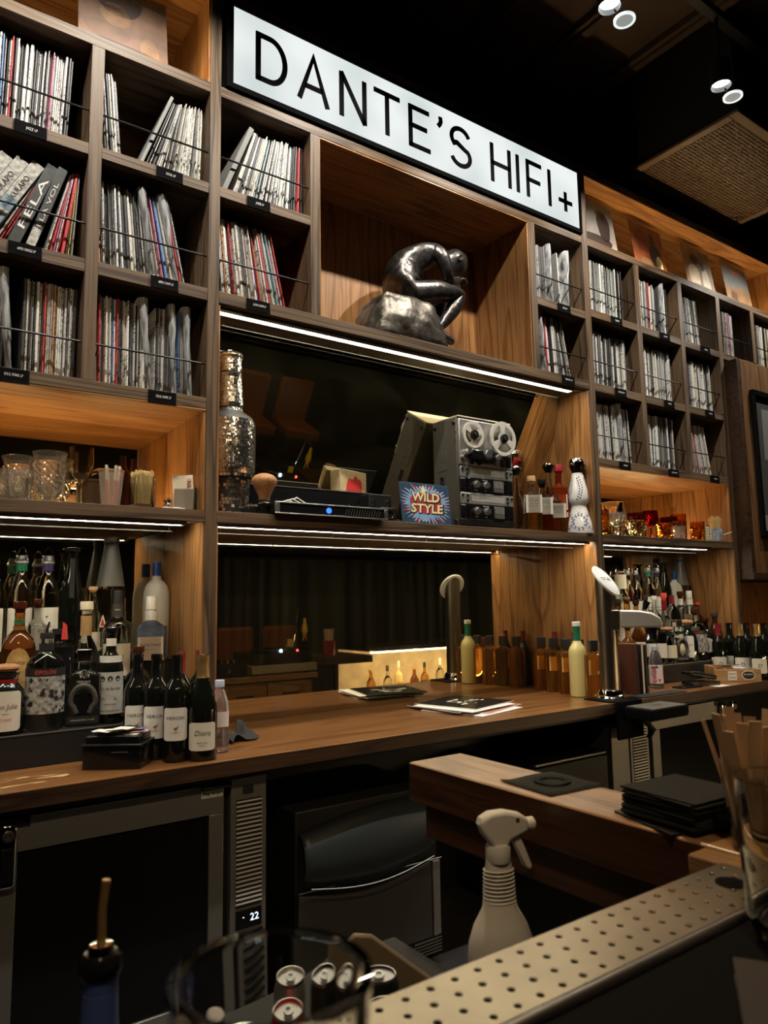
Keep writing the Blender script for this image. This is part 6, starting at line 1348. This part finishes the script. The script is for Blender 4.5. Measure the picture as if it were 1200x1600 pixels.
bx('door_hinge', .86, .955, -.225, -.205, .748, .758, M['blackmetal'], f1, bevel=.003)
f2_ = fridge(3.1, 3.105, 3.72, 2.935, 3.075, 'right under-counter fridge with dark glass door behind the napkin stack', False, False, (3.70, 3.80))
bx('paper_label', 3.14, 3.19, -.2062, -.205, .715, .728, M['offwhite'], f2_, bevel=0)
f3 = bx('fridge_side_strip', 2.80, 2.925, -.205, .28, .06, .72, M['darksteel'], bevel=.003); tag(f3, 'plain dark steel filler panel beside the right fridge grille', 'panel')
dwn = thing('dishwasher', 'black undercounter dishwasher with thin bright handle bar, below the magazines', 'dishwasher', (0, 0, 0)); bx('body', 2.28, 2.78, -.19, .28, .04, .62, M['blackgloss'], dwn, bevel=.004); bx('handle_bar', 2.30, 2.76, -.208, -.192, .612, .622, M['steel'], dwn, bevel=.003); bx('door', 2.285, 2.775, -.197, -.19, .06, .600, M['black'], dwn, bevel=.002)
# ice machine with a bowed lid
im = thing('ice_machine', 'dark under-counter ice machine with bowed lid and grey front', 'ice machine', (0, 0, 0)); dk_ = pbr('dark_slate_plastic', (.022, .028, .031), .4); gp = pbr('dark_grey_front', (.042, .041, .038), .5)
bx('body', 1.195, 1.79, -.18, .28, .03, .62, M['black'], im, bevel=.006)
NX = 20; V = []; F = []
prof_l = [(-.180, .60), (-.205, .585), (-.228, .54), (-.236, .48), (-.232, .43), (-.215, .395)]
for i in range(NX + 1):
    u = i / NX; x = 1.205 + .535 * u; s = math.sin(PI * (.14 + .86 * u) * .62)
    for j, (y, z) in enumerate(prof_l): 
        t = j / 5; z2 = z - (1 - t) * (.070 * (1 - s) + .0) - t * .030 * math.sin(PI * u)
        V.append((x, y - .010 * math.sin(PI * u), z2))
n_ = len(prof_l)
for i in range(NX):
    for j in range(n_ - 1): F.append((i * n_ + j, i * n_ + j + 1, (i + 1) * n_ + j + 1, (i + 1) * n_ + j))
lid = MB().add(V, F).build('lid', dk_, im, smooth=60); sd = lid.modifiers.new('thick', 'SOLIDIFY'); sd.thickness = .006
MB().tube([(1.22 + .505 * i / 16, -.244 - .010 * math.sin(PI * i / 16), .393 - .030 * math.sin(PI * i / 16)) for i in range(17)], .0022, 6).build('lid_lip', M['alu'], im)
MB().tube([(1.195, -.206, .372), (1.79, -.206, .366)], .002, 6).build('front_trim', M['steel'], im)
V = [(1.20, -.200, .10), (1.745, -.200, .10), (1.745, -.200, .362)] + [(1.745 - .545 * i / 12, -.200, .362 - .042 * math.sin(PI * i / 12)) for i in range(1, 13)]
MB().prism([(v[0], v[2]) for v in V], -.200, -.182).build('front_panel', gp, im, bevel=.002); bx('side_strip', 1.752, 1.785, -.202, -.182, .10, .358, M['darksteel'], im, bevel=.002)
for i in range(5): bx('vent_slat', 1.66, 1.785, -.204, -.200, .045 + .011 * i, .049 + .011 * i, M['steel'], im, bevel=0)

# ------------------------------------------------------------ the bar on this side
ZB = .97
br = thing('bar_return', 'end of the oak bar return with squared edge, running towards the viewer', 'bar', (0, 0, 0))
bx('top_board', .954, 1.098, -1.95, -1.130, ZB - .078, ZB, M['ledge'], br, bevel=.004)
dkl = wood('shaded_bar_face_oak', (.09, .036, .014), (.05, .018, .007), 1, .45)  # oak darkened in colour for the side faces left in shade
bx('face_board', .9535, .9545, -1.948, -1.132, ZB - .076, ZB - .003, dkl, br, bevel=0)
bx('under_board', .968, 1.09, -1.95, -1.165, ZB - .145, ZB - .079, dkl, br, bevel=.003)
bx('leg_panel', 1.03, 1.085, -1.95, -1.35, 0, ZB - .145, M['black'], br, bevel=.003)
mb_ = thing('front_bar', 'dark front bar top in the foreground below the drink rail', 'bar', (0, 0, 0))
bx('top_board', -1.4, 1.6, -2.36, -1.951, ZB - .06, ZB - .004, M['barblack'], mb_, bevel=.004); bx('front_panel', -1.4, 1.6, -2.02, -1.98, 0, ZB - .06, M['barblack'], mb_, bevel=0)
corner = bx('corner_board', .8505, 1.6, -1.950, -1.80, ZB - .06, ZB - .001, M['ledge'], mb_, bevel=.003) if False else None
# perforated rail: a real pierced plate
rl = thing('drink_rail', 'long perforated stainless drink rail on the inner edge of the bar', 'drink rail', (0, 0, 0))
bmr = bmesh.new(); X0r, X1r, Y0r, Y1r = -.10, .905, -1.938, -1.852; zr = ZB
def plate(cells):
    V = []; F = []
    for (xa, xb, ya, yb, cx, cy, rh) in cells:
        b = len(V); N = 16; cor = []
        for i in range(N):
            a = 2 * PI * i / N; c, s = math.cos(a), math.sin(a); k = 1 / max(abs(c), abs(s))
            cor.append((cx + (c * k) * ((xb - cx) if c > 0 else (cx - xa)), cy + (s * k) * ((yb - cy) if s > 0 else (cy - ya))))
        for i in range(N):
            a = 2 * PI * i / N
            V += [(cor[i][0], cor[i][1], zr), (cx + rh * 1.22 * math.cos(a), cy + rh * 1.22 * math.sin(a), zr), (cx + rh * math.cos(a), cy + rh * math.sin(a), zr - .0010), (cx + rh * .97 * math.cos(a), cy + rh * .97 * math.sin(a), zr - .006)]
        for i in range(N):
            k = (i + 1) % N
            for j in range(3): F.append((b + 4 * i + j, b + 4 * k + j, b + 4 * k + j + 1, b + 4 * i + j + 1))
    return V, F
cells = []; px_ = .0275; nrow = 4; ph_ = (Y1r - Y0r) / nrow
for r_ in range(nrow):
    ya, yb = Y0r + r_ * ph_, Y0r + (r_ + 1) * ph_; x = X0r - (px_ / 2 if r_ % 2 else 0)
    while x < X1r - .001:
        xa, xb = max(X0r, x), min(X1r, x + px_)
        if xb - xa > .004:
            cx = (x + px_ / 2); cx = min(max(cx, xa + .006), xb - .006) if xb - xa < px_ * .9 else cx
            if xb - xa < px_ * .9: 
                cells.append((xa, xb, ya, yb, (xa + xb) / 2, (ya + yb) / 2, .0001))
            else: cells.append((xa, xb, ya, yb, cx, (ya + yb) / 2, .0033))
        x += px_
V, F = plate(cells)
ss = pbr('warm_stainless', (.66, .57, .42), .30, 1.0, noise=.18, nscale=12)
m_ = MB().add(V, F); m_.m = [1 if i % 3 == 2 else 0 for i in range(len(F))]; m_.build('perforated_plate', [ss, M['barblack']], rl, smooth=30)  # hole walls coloured black to deepen the shade inside them
n_ = MB().tube([(X0r, Y0r - .004, zr - .006), (X1r, Y0r - .004, zr - .006)], .0065, 12); n_.build('rolled_edge', M['steel'], rl)
bx('front_lip', X0r, X1r, Y0r - .009, Y0r - .005, zr - .03, zr - .006, M['darksteel'], rl, bevel=0); bx('back_lip', X0r, X1r, Y1r, Y1r + .003, zr - .03, zr, ss, rl, bevel=0); bx('gutter', X0r, X1r, Y0r, Y1r, zr - .040, zr - .034, M['barblack'], rl, bevel=0); bx('end_lip', X1r, X1r + .003, Y0r, Y1r, zr - .03, zr, ss, rl, bevel=0)  # gutter blackened so the holes above it stay dark
MB().lathe([(0, .0), (.0175, 0), (.0175, .001), (.0150, .0014), (0, .0012)], 24).build('drain_hole', M['barblack'], rl, loc=(.852, -1.893, zr + .0002))  # flat black disc painted for the dark of an open hole
tag(bx('bar_end_board', .909, .953, -1.95, -1.80, ZB - .05, ZB - .002, M['ledge'], bevel=.003), 'short oak board closing the bar corner at the end of the drink rail', 'board')
# napkins
nb_ = pbr('black_paper_napkin', (.016, .016, .015), .9, bump=.3, nscale=400)
sn = thing('bar_napkin', 'single black napkin with damp glass ring on the bar return', 'napkin', (1.045, -1.443, ZB + .0005), R(-4))
V = []; F = []
for j in range(7):
    for i in range(7): V.append((-.066 + .132 * i / 6, -.066 + .132 * j / 6, .0012 + .0012 * math.sin(i * 1.3 + j) * math.sin(j * .9) + (.002 if (i, j) in ((6, 0), (0, 6)) else 0)))
for j in range(6):
    for i in range(6): F.append((j * 7 + i, j * 7 + i + 1, (j + 1) * 7 + i + 1, (j + 1) * 7 + i))
o = MB().add(V, F).build('napkin_sheet', nb_, sn, smooth=60); o.modifiers.new('thick', 'SOLIDIFY').thickness = .0012
MB().lathe([(.022, .0045), (.034, .0047), (.034, .0049), (.022, .0048), (.022, .0045)], 30).build('wet_ring', pbr('wet_paper', (.004, .004, .004), .9), sn, loc=(.005, .004, 0))
for i in range(18):
    t = tag(MB().box(-.066, .066, -.066, .066, 0, .0021).build('paper_napkin', nb_, loc=(1.035 + rnd.uniform(-.0035, .0035), -1.722 + rnd.uniform(-.0035, .0035), ZB + .0045 + .0024 * i), rot=(0, 0, R(-6 + rnd.uniform(-3, 3))), bevel=.0006), 'black folded napkin in the thick stack on the bar return' if i < 17 else 'topmost black folded napkin of the thick stack', 'napkin', 'stacked black napkins' if i < 17 else None)
tag(MB().box(-.07, .07, -.06, .07, 0, .004).build('napkin_tray', M['blackmetal'], loc=(1.030, -1.715, ZB), rot=(0, 0, R(-16)), bevel=.001), 'thin black tray under the napkin stack', 'tray')
# straw glass
sg_ = cut_glass('straw_glass', .985, -1.852, ZB, [(.026, 0, 0), (.028, .004, 0), (.036, .113, 0), (.0365, .115, 0)], 18, 1, 0, 'glass', 'clear glass packed with flat paper straws at the right edge', cat='glass', wall=.0022, foot=.010, seg=36)
for i in range(16):
    a = 2 * PI * i / 16; r0 = .008 + .006 * (i % 2); s = thing('paper_straw', 'flat tan paper stirrer fanned out in the clear glass', 'straw', (.985 + r0 * math.cos(a), -1.852 + r0 * math.sin(a), ZB + .014), a, 'paper stirrers in the straw glass'); s.rotation_euler = (0, R(7 + 4 * (i % 3)), a)
    MB().box(-.0012, .0012, -.008, .008, 0, .150 + .006 * (i % 4)).build('stirrer_blade', M['brownpaper'], s, smooth=0)
# big glasses close to the lens
cut_glass('tall_glass', .765, -2.008, ZB - .0035, [(.034, 0, 0), (.036, .004, 0), (.043, .03, 0), (.046, .155, 0), (.0465, .157, 0)], 18, 1, 0, 'glass', 'tall clear glass cut off by the right edge', cat='glass', wall=.0028, foot=.014, seg=40)
cut_glass('pint_glass', .162, -2.076, ZB - .0035, [(.032, 0, 0), (.034, .004, 0), (.0462, .168, 0), (.0472, .170, 0), (.0465, .172, 0)], 18, 1, 0, 'glass', 'large empty clear glass close to the lens at the bottom centre', cat='glass', wall=.0045, foot=.016, seg=64)
cut_glass('pint_glass', .018, -2.010, ZB - .0035, [(.030, 0, 0), (.032, .004, 0), (.0425, .150, 0), (.043, .152, 0)], 18, 1, 0, 'glass', 'large empty clear glass cut off by the bottom left corner', cat='glass', wall=.003, foot=.016, seg=56)
mn_ = thing('menu_card', 'dark menu booklet lying on the bar at the bottom right corner', 'menu', (.653, -2.008, ZB - .0035), R(-56)); MB().box(-.0, .16, -.16, .0, 0, .006).build('back_cover', M['darkwood'], mn_, bevel=.001); MB().box(.002, .16, -.16, -.002, .006, .013).build('page_block', M['tan'], mn_, bevel=.001); MB().box(-.0, .16, -.16, .0, .013, .019).build('front_cover', pbr('menu_leather', (.022, .015, .013), .6), mn_, bevel=.001)
# speed well behind the rail
sw = thing('speed_well', 'black bartender well shelf below the drink rail', 'well', (0, 0, 0)); zw = .62
bx('well_shelf', -.5, .93, -1.84, -1.10, zw - .02, zw, M['matblack'], sw, bevel=.002)
b = bottle('slim', .212, -1.600, zw, .350, .090, 'winedark', 'dark wine bottle with navy neck and steel pourer at the bottom left', ('foil', M.setdefault('navy', pbr('navy_neck_foil', (.10, .16, .50), .36, .4, coat=.3)), .66), [])
for i in range(7): MB().lathe([(.0168, 0), (.0174, .0012), (.0168, .0024)], 28).build('foil_ridge', M['navy'], b, loc=(0, 0, .262 + .009 * i))
MB().lathe([(0, .322), (.018, .322), (.021, .328), (.021, .338), (.016, .344), (0, .345)], 24).build('pourer_collar', M['blackgloss'], b); MB().lathe([(0, .345), (.013, .345), (.011, .352), (0, .353)], 20).build('pourer_cone', M['chrome'], b); MB().tube([(0, 0, .350), (0, 0, .385), (.003, 0, .412)], [.0045, .004, .0045], 10).build('pourer_spout', M['gold'], b)
bottle('round', .315, -1.60, zw, .262, .078, 'winedark', 'dark bottle shoulder standing right of the pourer bottle', ('screw', 'steel'), [])
def can(x, y, body, lab, rz=0, h=.122, r=.031):
    t = thing('drinks_can', lab, 'can', (x, y, zw), rz)
    MB().lathe([(0, .004), (r * .72, .0), (r * .80, .002), (r, .010), (r, h - .014), (r * .86, h - .003), (r * .84, h), (r * .80, h), (r * .79, h - .004), (0, h - .004)], 28).build('can_body', body, t)
    MB().lathe([(r * .79, h - .0035), (r * .86, h - .003), (r * .86, h + .001), (r * .80, h + .0005)], 28).build('rim', M['steel'], t); MB().lathe([(0, h - .0032), (r * .78, h - .0032), (r * .78, h - .0038), (0, h - .0038)], 28).build('lid', M['alu'], t)
    MB().lathe([(.004, 0), (.009, 0), (.009, .0016), (.004, .0016), (.004, 0)], 16, 0, Matrix.Diagonal((1, 1.5, 1, 1))).build('ring_pull', M['alu'], t, loc=(0, .004, h - .0028)); MB().prism(blob(0, 0, .008, .006, 12), 0, .0004).build('tab_mouth', M['ink'], t, loc=(0, -.012, h - .0026), rot=(PI / 2, 0, 0))
    return t
redc = pbr('red_can', (.50, .02, .025), .28, .5); gk = pbr('black_can', (.02, .022, .02), .3, .4); lav = pbr('lavender_can', (.36, .32, .50), .35, .4); slv = pbr('plain_silver_can', (.6, .6, .58), .3, .9)
for x, y, m0, lab in ((.539, -1.386, redc, 'red drinks can seen through the big glass'), (.580, -1.318, slv, 'silver drinks can behind the red one'), (.636, -1.362, gk, 'black drinks can seen through the rim of the big glass'), (.552, -1.458, lav, 'lavender drinks can nearest the drink rail'), (.672, -1.418, gk, 'open topped dark can right of the big glass, further one'), (.629, -1.497, gk, 'dark can with pale lid half hidden by the drink rail'), (.482, -1.436, slv, 'silver can with dull lid at the front of the can group')): can(x, y, m0, lab, face(x, y))
tray_ = tag(MB().prism([(-.10, 0), (.10, 0), (.10, .02), (-.055, .14), (-.085, .145), (-.10, .13)], -.006, .006).build('bar_caddy_end', pbr('brown_plastic_panel', (.16, .125, .085), .5), loc=(.765, -1.36, zw), rot=(0, 0, R(-25)), bevel=.004), 'tan plastic caddy side panel with rounded corner beside the cans', 'caddy')
# spray bottle
sp = thing('spray_bottle', 'greyish white trigger spray bottle standing behind the drink rail', 'spray bottle', (.870, -1.480, zw), R(-20)); wp = M['offwhite']
MB().lathe([(0, 0), (.046, 0), (.050, .006), (.050, .115), (.048, .140), (.040, .165), (.027, .190), (.0225, .215), (.0215, .245), (.019, .262), (.018, .272), (0, .272)], 36, 0, Matrix.Diagonal((1.12, .80, 1, 1))).build('bottle_body', wp, sp)
for i in range(9): MB().lathe([(.0232 - .0002 * i, 0), (.0252 - .0002 * i, .0014), (.0232 - .0002 * i, .003)], 28, 0, Matrix.Diagonal((1.12, .85, 1, 1))).build('grip_rib', wp, sp, loc=(0, 0, .200 + .006 * i))
MB().lathe([(0, .262), (.0195, .262), (.0205, .268), (.0205, .284), (.017, .290), (0, .290)], 28).build('collar', wp, sp)
MB().prism([(-.034, .322), (-.028, .306), (-.016, .292), (-.014, .282), (.014, .282), (.020, .294), (.036, .300), (.052, .306), (.052, .326), (.040, .334), (.012, .341), (-.014, .340), (-.030, .332)], -.0135, .0135).build('trigger_head', wp, sp, bevel=.006, seg=3)
MB().lathe([(0, 0), (.009, 0), (.011, .004), (.011, .014), (.006, .018), (0, .016)], 18, 0, Matrix.Rotation(PI / 2, 4, 'Y')).build('nozzle', wp, sp, loc=(.050, 0, .315))
MB().prism([(.022, .300), (.036, .302), (.046, .280), (.058, .250), (.054, .243), (.044, .250), (.034, .272)], -.008, .008).build('trigger', wp, sp, bevel=.003); bx('notch', .028, .034, -.0145, -.0135, .324, .330, M['grey'], sp, bevel=0)

# ------------------------------------------------------------ ceiling gear
trk = thing('lighting_track', 'black lighting track with drop stem under the dark ceiling', 'track', (0, 0, 0)); bx('track_bar', -1.2, 5.6, -.705, -.655, 4.16, 4.20, M['black'], trk, bevel=.003)
for x_ in (.2, 2.0, 3.9): MB().tube([(x_, -.68, 4.20), (x_, -.68, 4.394)], .008, 8).build('drop_rod', M['black'], trk)
NM = ['far left track spotlight beyond the frame', 'track spotlight high above the left shelving', 'track spotlight above the left half of the sign', 'lit track spotlight above the right half of the sign', 'lit track spotlight just left of the ventilation box', 'track spotlight beyond the right side of the ventilation box']
for i, sx in enumerate(SPOT_X):
    t = thing('track_spotlight', NM[i], 'spotlight', (sx, -.68, 3.80)); 
    MB().lathe([(.047, -.004), (.050, -.004), (.050, .115), (.044, .125), (0, .125), (0, .121), (.042, .120), (.046, .112), (.046, -.004)], 28).build('lamp_can', M['black'], t)
    MB().lathe([(0, .0), (.045, .0), (.045, .003), (0, .003)], 28).build('lens', M['lens'], t, loc=(0, 0, .022))
    MB().tube([(0, 0, .12), (0, 0, .362)], .010, 8).build('stem', M['black'], t)
    MB().lathe([(.036, 0), (.046, 0), (.046, .008), (.036, .008), (.036, 0)], 28).build('filter_ring', M['ring'], t, loc=(.085, -.01, -.035)); MB().lathe([(0, .002), (.036, .002), (.036, .006), (0, .006)], 28).build('honeycomb', M['ringdim'], t, loc=(.085, -.01, -.035)); MB().tube([(.03, 0, .0), (.065, -.006, -.028)], .004, 6).build('filter_arm', M['black'], t)
hv = thing('ventilation_box', 'brown ceiling air unit with square mesh grille', 'air vent', (0, 0, 0)); hx0, hx1, hy0, hy1, hz = 3.555, 4.705, -.625, .075, 3.80; brn = pbr('brown_vent_paint', (.125, .078, .047), .5)
fr = MB(); w = .05
for a in ((hx0, hx1, hy0, hy0 + w), (hx0, hx1, hy1 - w, hy1), (hx0, hx0 + w, hy0 + w, hy1 - w), (hx1 - w, hx1, hy0 + w, hy1 - w)): fr.box(a[0], a[1], a[2], a[3], hz, hz + .02)
fr.build('frame', brn, hv, bevel=.004); bx('duct_box', hx0 + .015, hx1 - .015, hy0 + .015, hy1 - .015, hz + .02, 4.40, M['wallblack'], hv, bevel=.004)
bx('grille_back', hx0 + w, hx1 - w, hy0 + w, hy1 - w, hz + .016, hz + .0195, M['ink'], hv, bevel=0)
gm_ = MB(); nx_, ny_ = 52, 30
for i in range(nx_ + 1): x = hx0 + w + (hx1 - hx0 - 2 * w) * i / nx_; gm_.box(x - .0036, x + .0036, hy0 + w, hy1 - w, hz + .004, hz + .010)
for j in range(ny_ + 1): y = hy0 + w + (hy1 - hy0 - 2 * w) * j / ny_; gm_.box(hx0 + w, hx1 - w, y - .0036, y + .0036, hz + .0035, hz + .0095)
tag(gm_.build('mesh_grille', brn, hv, smooth=0), kind='stuff')
for x_ in (hx0 + .12, hx0 + .32): MB().lathe([(0, 0), (.006, 0), (.004, -.004), (0, -.005)], 10).build('screw', M['alu'], hv, loc=(x_, hy1 - .02, hz))
cd = thing('conduit', 'thin conduit pipe running across the dark ceiling deck', 'pipe', (0, 0, 0)); MB().tube([(.6, -3.2, 4.36), (3.3, -1.1, 4.36)], .014, 8).build('pipe', M['ceil'], cd)

# ------------------------------------------------------------ what the smoked mirrors show: the other side of the room
dj = thing('dj_cabinet', 'oak cabinet with drawers carrying a turntable, seen in the mirror', 'cabinet', (0, 0, 0)); bx('carcass', 2.20, 3.02, -3.0, -2.12, .0, .70, M['darkwood'], dj, bevel=.004); bx('top_board', 2.16, 3.05, -3.02, -2.09, .70, .742, M['oak_x'], dj, bevel=.004)
for a, b_ in ((2.22, 2.60), (2.61, 3.0)):
    d_ = bx('drawer', a, b_, -2.12, -2.105, .50, .685, M['oak_x'], dj, bevel=.003); MB().tube([((a + b_) / 2 - .07, -2.10, .60), ((a + b_) / 2 - .06, -2.08, .60), ((a + b_) / 2 + .06, -2.08, .60), ((a + b_) / 2 + .07, -2.10, .60)], .007, 8).build('handle', M['blackmetal'], d_)
tt = thing('turntable', 'black turntable on a pale stone slab, seen in the mirror', 'turntable', (2.78, -2.36, .7425)); bx('stone_slab', -.30, .28, -.22, .24, .012, .075, pbr('pale_stone', (.40, .33, .20), .6, noise=.3, nscale=60), tt, bevel=.004)
for x_ in (-.24, .22):
    for y_ in (-.16, .18): MB().lathe([(0, 0), (.025, 0), (.025, .012), (0, .012)], 14).build('foot', M['matblack'], tt, loc=(x_, y_, 0))
bx('plinth', -.27, .25, -.19, .20, .080, .165, M['blackgloss'], tt, bevel=.006); MB().lathe([(0, .165), (.16, .165), (.165, .172), (.165, .184), (.158, .19), (0, .19)], 40).build('platter', M['blackmetal'], tt, loc=(-.02, 0, 0)); MB().lathe([(0, .190), (.15, .190), (.15, .192), (0, .192)], 40).build('vinyl_disc', M['blackgloss'], tt, loc=(-.02, 0, 0))
MB().tube([(.19, -.13, .165), (.19, -.13, .215), (.13, .10, .215), (.10, .13, .205)], .005, 8).build('tonearm', M['chrome'], tt); MB().lathe([(0, 0), (.012, 0), (.010, .02), (0, .022)], 12).build('target_light', pbr('blue_white_lamp', (.6, .8, 1), .5, emit=(.35, .65, 1.0), es=14), tt, loc=(-.02, .18, .17)); MB().lathe([(0, 0), (.008, 0), (.007, .014), (0, .015)], 12).build('red_lamp', pbr('red_lamp', (1, .1, .1), .5, emit=(1, .05, .04), es=14), tt, loc=(.13, .18, .17)); bx('yellow_tag', .03, .075, .195, .20, .215, .27, M['yellow'], tt, bevel=.002)
mx = thing('dj_mixer', 'low black mixer with chrome knobs beside the mirrored turntable', 'mixer', (2.30, -2.34, .7425)); bx('case', -.14, .15, -.2, .2, 0, .11, M['blackgloss'], mx, bevel=.004)
for i in range(4): MB().lathe([(0, .11), (.010, .11), (.008, .135), (0, .135)], 12).build('knob', M['chrome'], mx, loc=(-.08 + .05 * i, .12, 0))
text('C', .035, M['white'], mx, (0, .2012, .05), rot=(PI / 2, 0, PI))
ck = thing('rubber_chicken', 'yellow rubber chicken hanging from a lamp arm, seen in the mirror', 'toy', (3.00, -2.22, 1.02)); MB().lathe([(0, 0), (.012, .01), (.026, .05), (.022, .09), (.012, .12), (.013, .14), (.010, .155), (0, .16)], 16).build('body', M['yellow'], ck)
for s_ in (-1, 1): MB().tube([(.010 * s_, 0, .01), (.016 * s_, 0, -.03)], [.006, .004], 6).build('leg', M['yellow'], ck)
MB().tube([(0, 0, .155), (-.03, -.05, .24), (-.08, -.12, -.28)], .005, 6).build('lamp_arm', M['chrome'], ck)
rc_ = thing('red_cup', 'red cup of straws on the mirrored bar corner', 'cup', (3.16, -2.10, .862)); MB().lathe([(0, 0), (.05, 0), (.055, .13), (.051, .13), (.046, .004), (0, .004)], 24).build('cup_body', M['redfoil'], rc_); MB().lathe([(0, .02), (.03, .02), (.048, .22), (0, .22)], 12).build('straw_bundle', M['brownpaper'], rc_)
ob = thing('service_bar', 'oak service bar with a lit bottle shelf, seen in the mirror', 'bar', (0, 0, 0)); bx('bar_slab', 3.06, 3.52, -2.6, -1.98, .80, .86, M['darkwood'], ob, bevel=.004); bx('bar_slab', 3.52, 5.6, -2.6, -1.98, .88, .92, M['blackgloss'], ob, bevel=.004); bx('slab_leg', 3.08, 3.16, -2.55, -2.05, 0, .80, M['black'], ob, bevel=.003); bx('back_board', 3.5, 5.6, -2.55, -2.50, .3, .88, pbr('cream_tile', (.62, .52, .34), .5, noise=.35, nscale=9), ob, bevel=0); bx('lower_shelf', 3.5, 5.6, -2.5, -2.0, .40, .44, M['darkwood'], ob, bevel=.003); bx('led_strip', 3.55, 5.55, -2.06, -2.03, .868, .879, pbr('warm_shelf_led', (.9, .8, .6), .5, emit=(1.0, .72, .38), es=110), ob, bevel=0)
for i in range(12): bottle(('slim', 'round', 'squat')[i % 3], 3.66 + .15 * i, -2.22 + .04 * (i % 2), .4402, .27 + .03 * (i % 3), .08, ('amber', 'liqglass', 'juice', 'darkamber')[i % 4], ['%s capped %s bottle on the lit service bar shelf' % (('gold', 'black', 'white')[i % 3], ('amber', 'clear', 'pale yellow', 'dark amber')[i % 4])][0], ('screw', ('gold', 'labelblack', 'white')[i % 3]), [(.2, .45, 60, ('pale', 'cream', 'tan')[i % 3], 'rect')], rz=PI, seg=16)
for i, (x, y) in enumerate(((3.3, -5.5), (3.95, -5.5), (4.6, -5.5))): 
    st = thing('lounge_seat', ['leftmost orange leather lounge seat across the room', 'middle orange leather lounge seat across the room', 'rightmost orange leather lounge seat across the room'][i], 'seat', (x, y, 0)); lea = pbr('orange_leather_%d' % i, (.42, .12, .03), .45); bx('seat_pad', -.25, .25, -.25, .25, .30, .45, lea, st, bevel=.04); bx('seat_back', -.25, .25, -.33, -.24, .30, 1.0, lea, st, bevel=.04); bx('seat_base', -.22, .22, -.3, .22, 0, .30, M['black'], st, bevel=.01)
spot('lounge_spot_light', (3.9, -4.4, 3.9), (3.9, -5.5, .5), 30, WARM, 50, .8, .05)
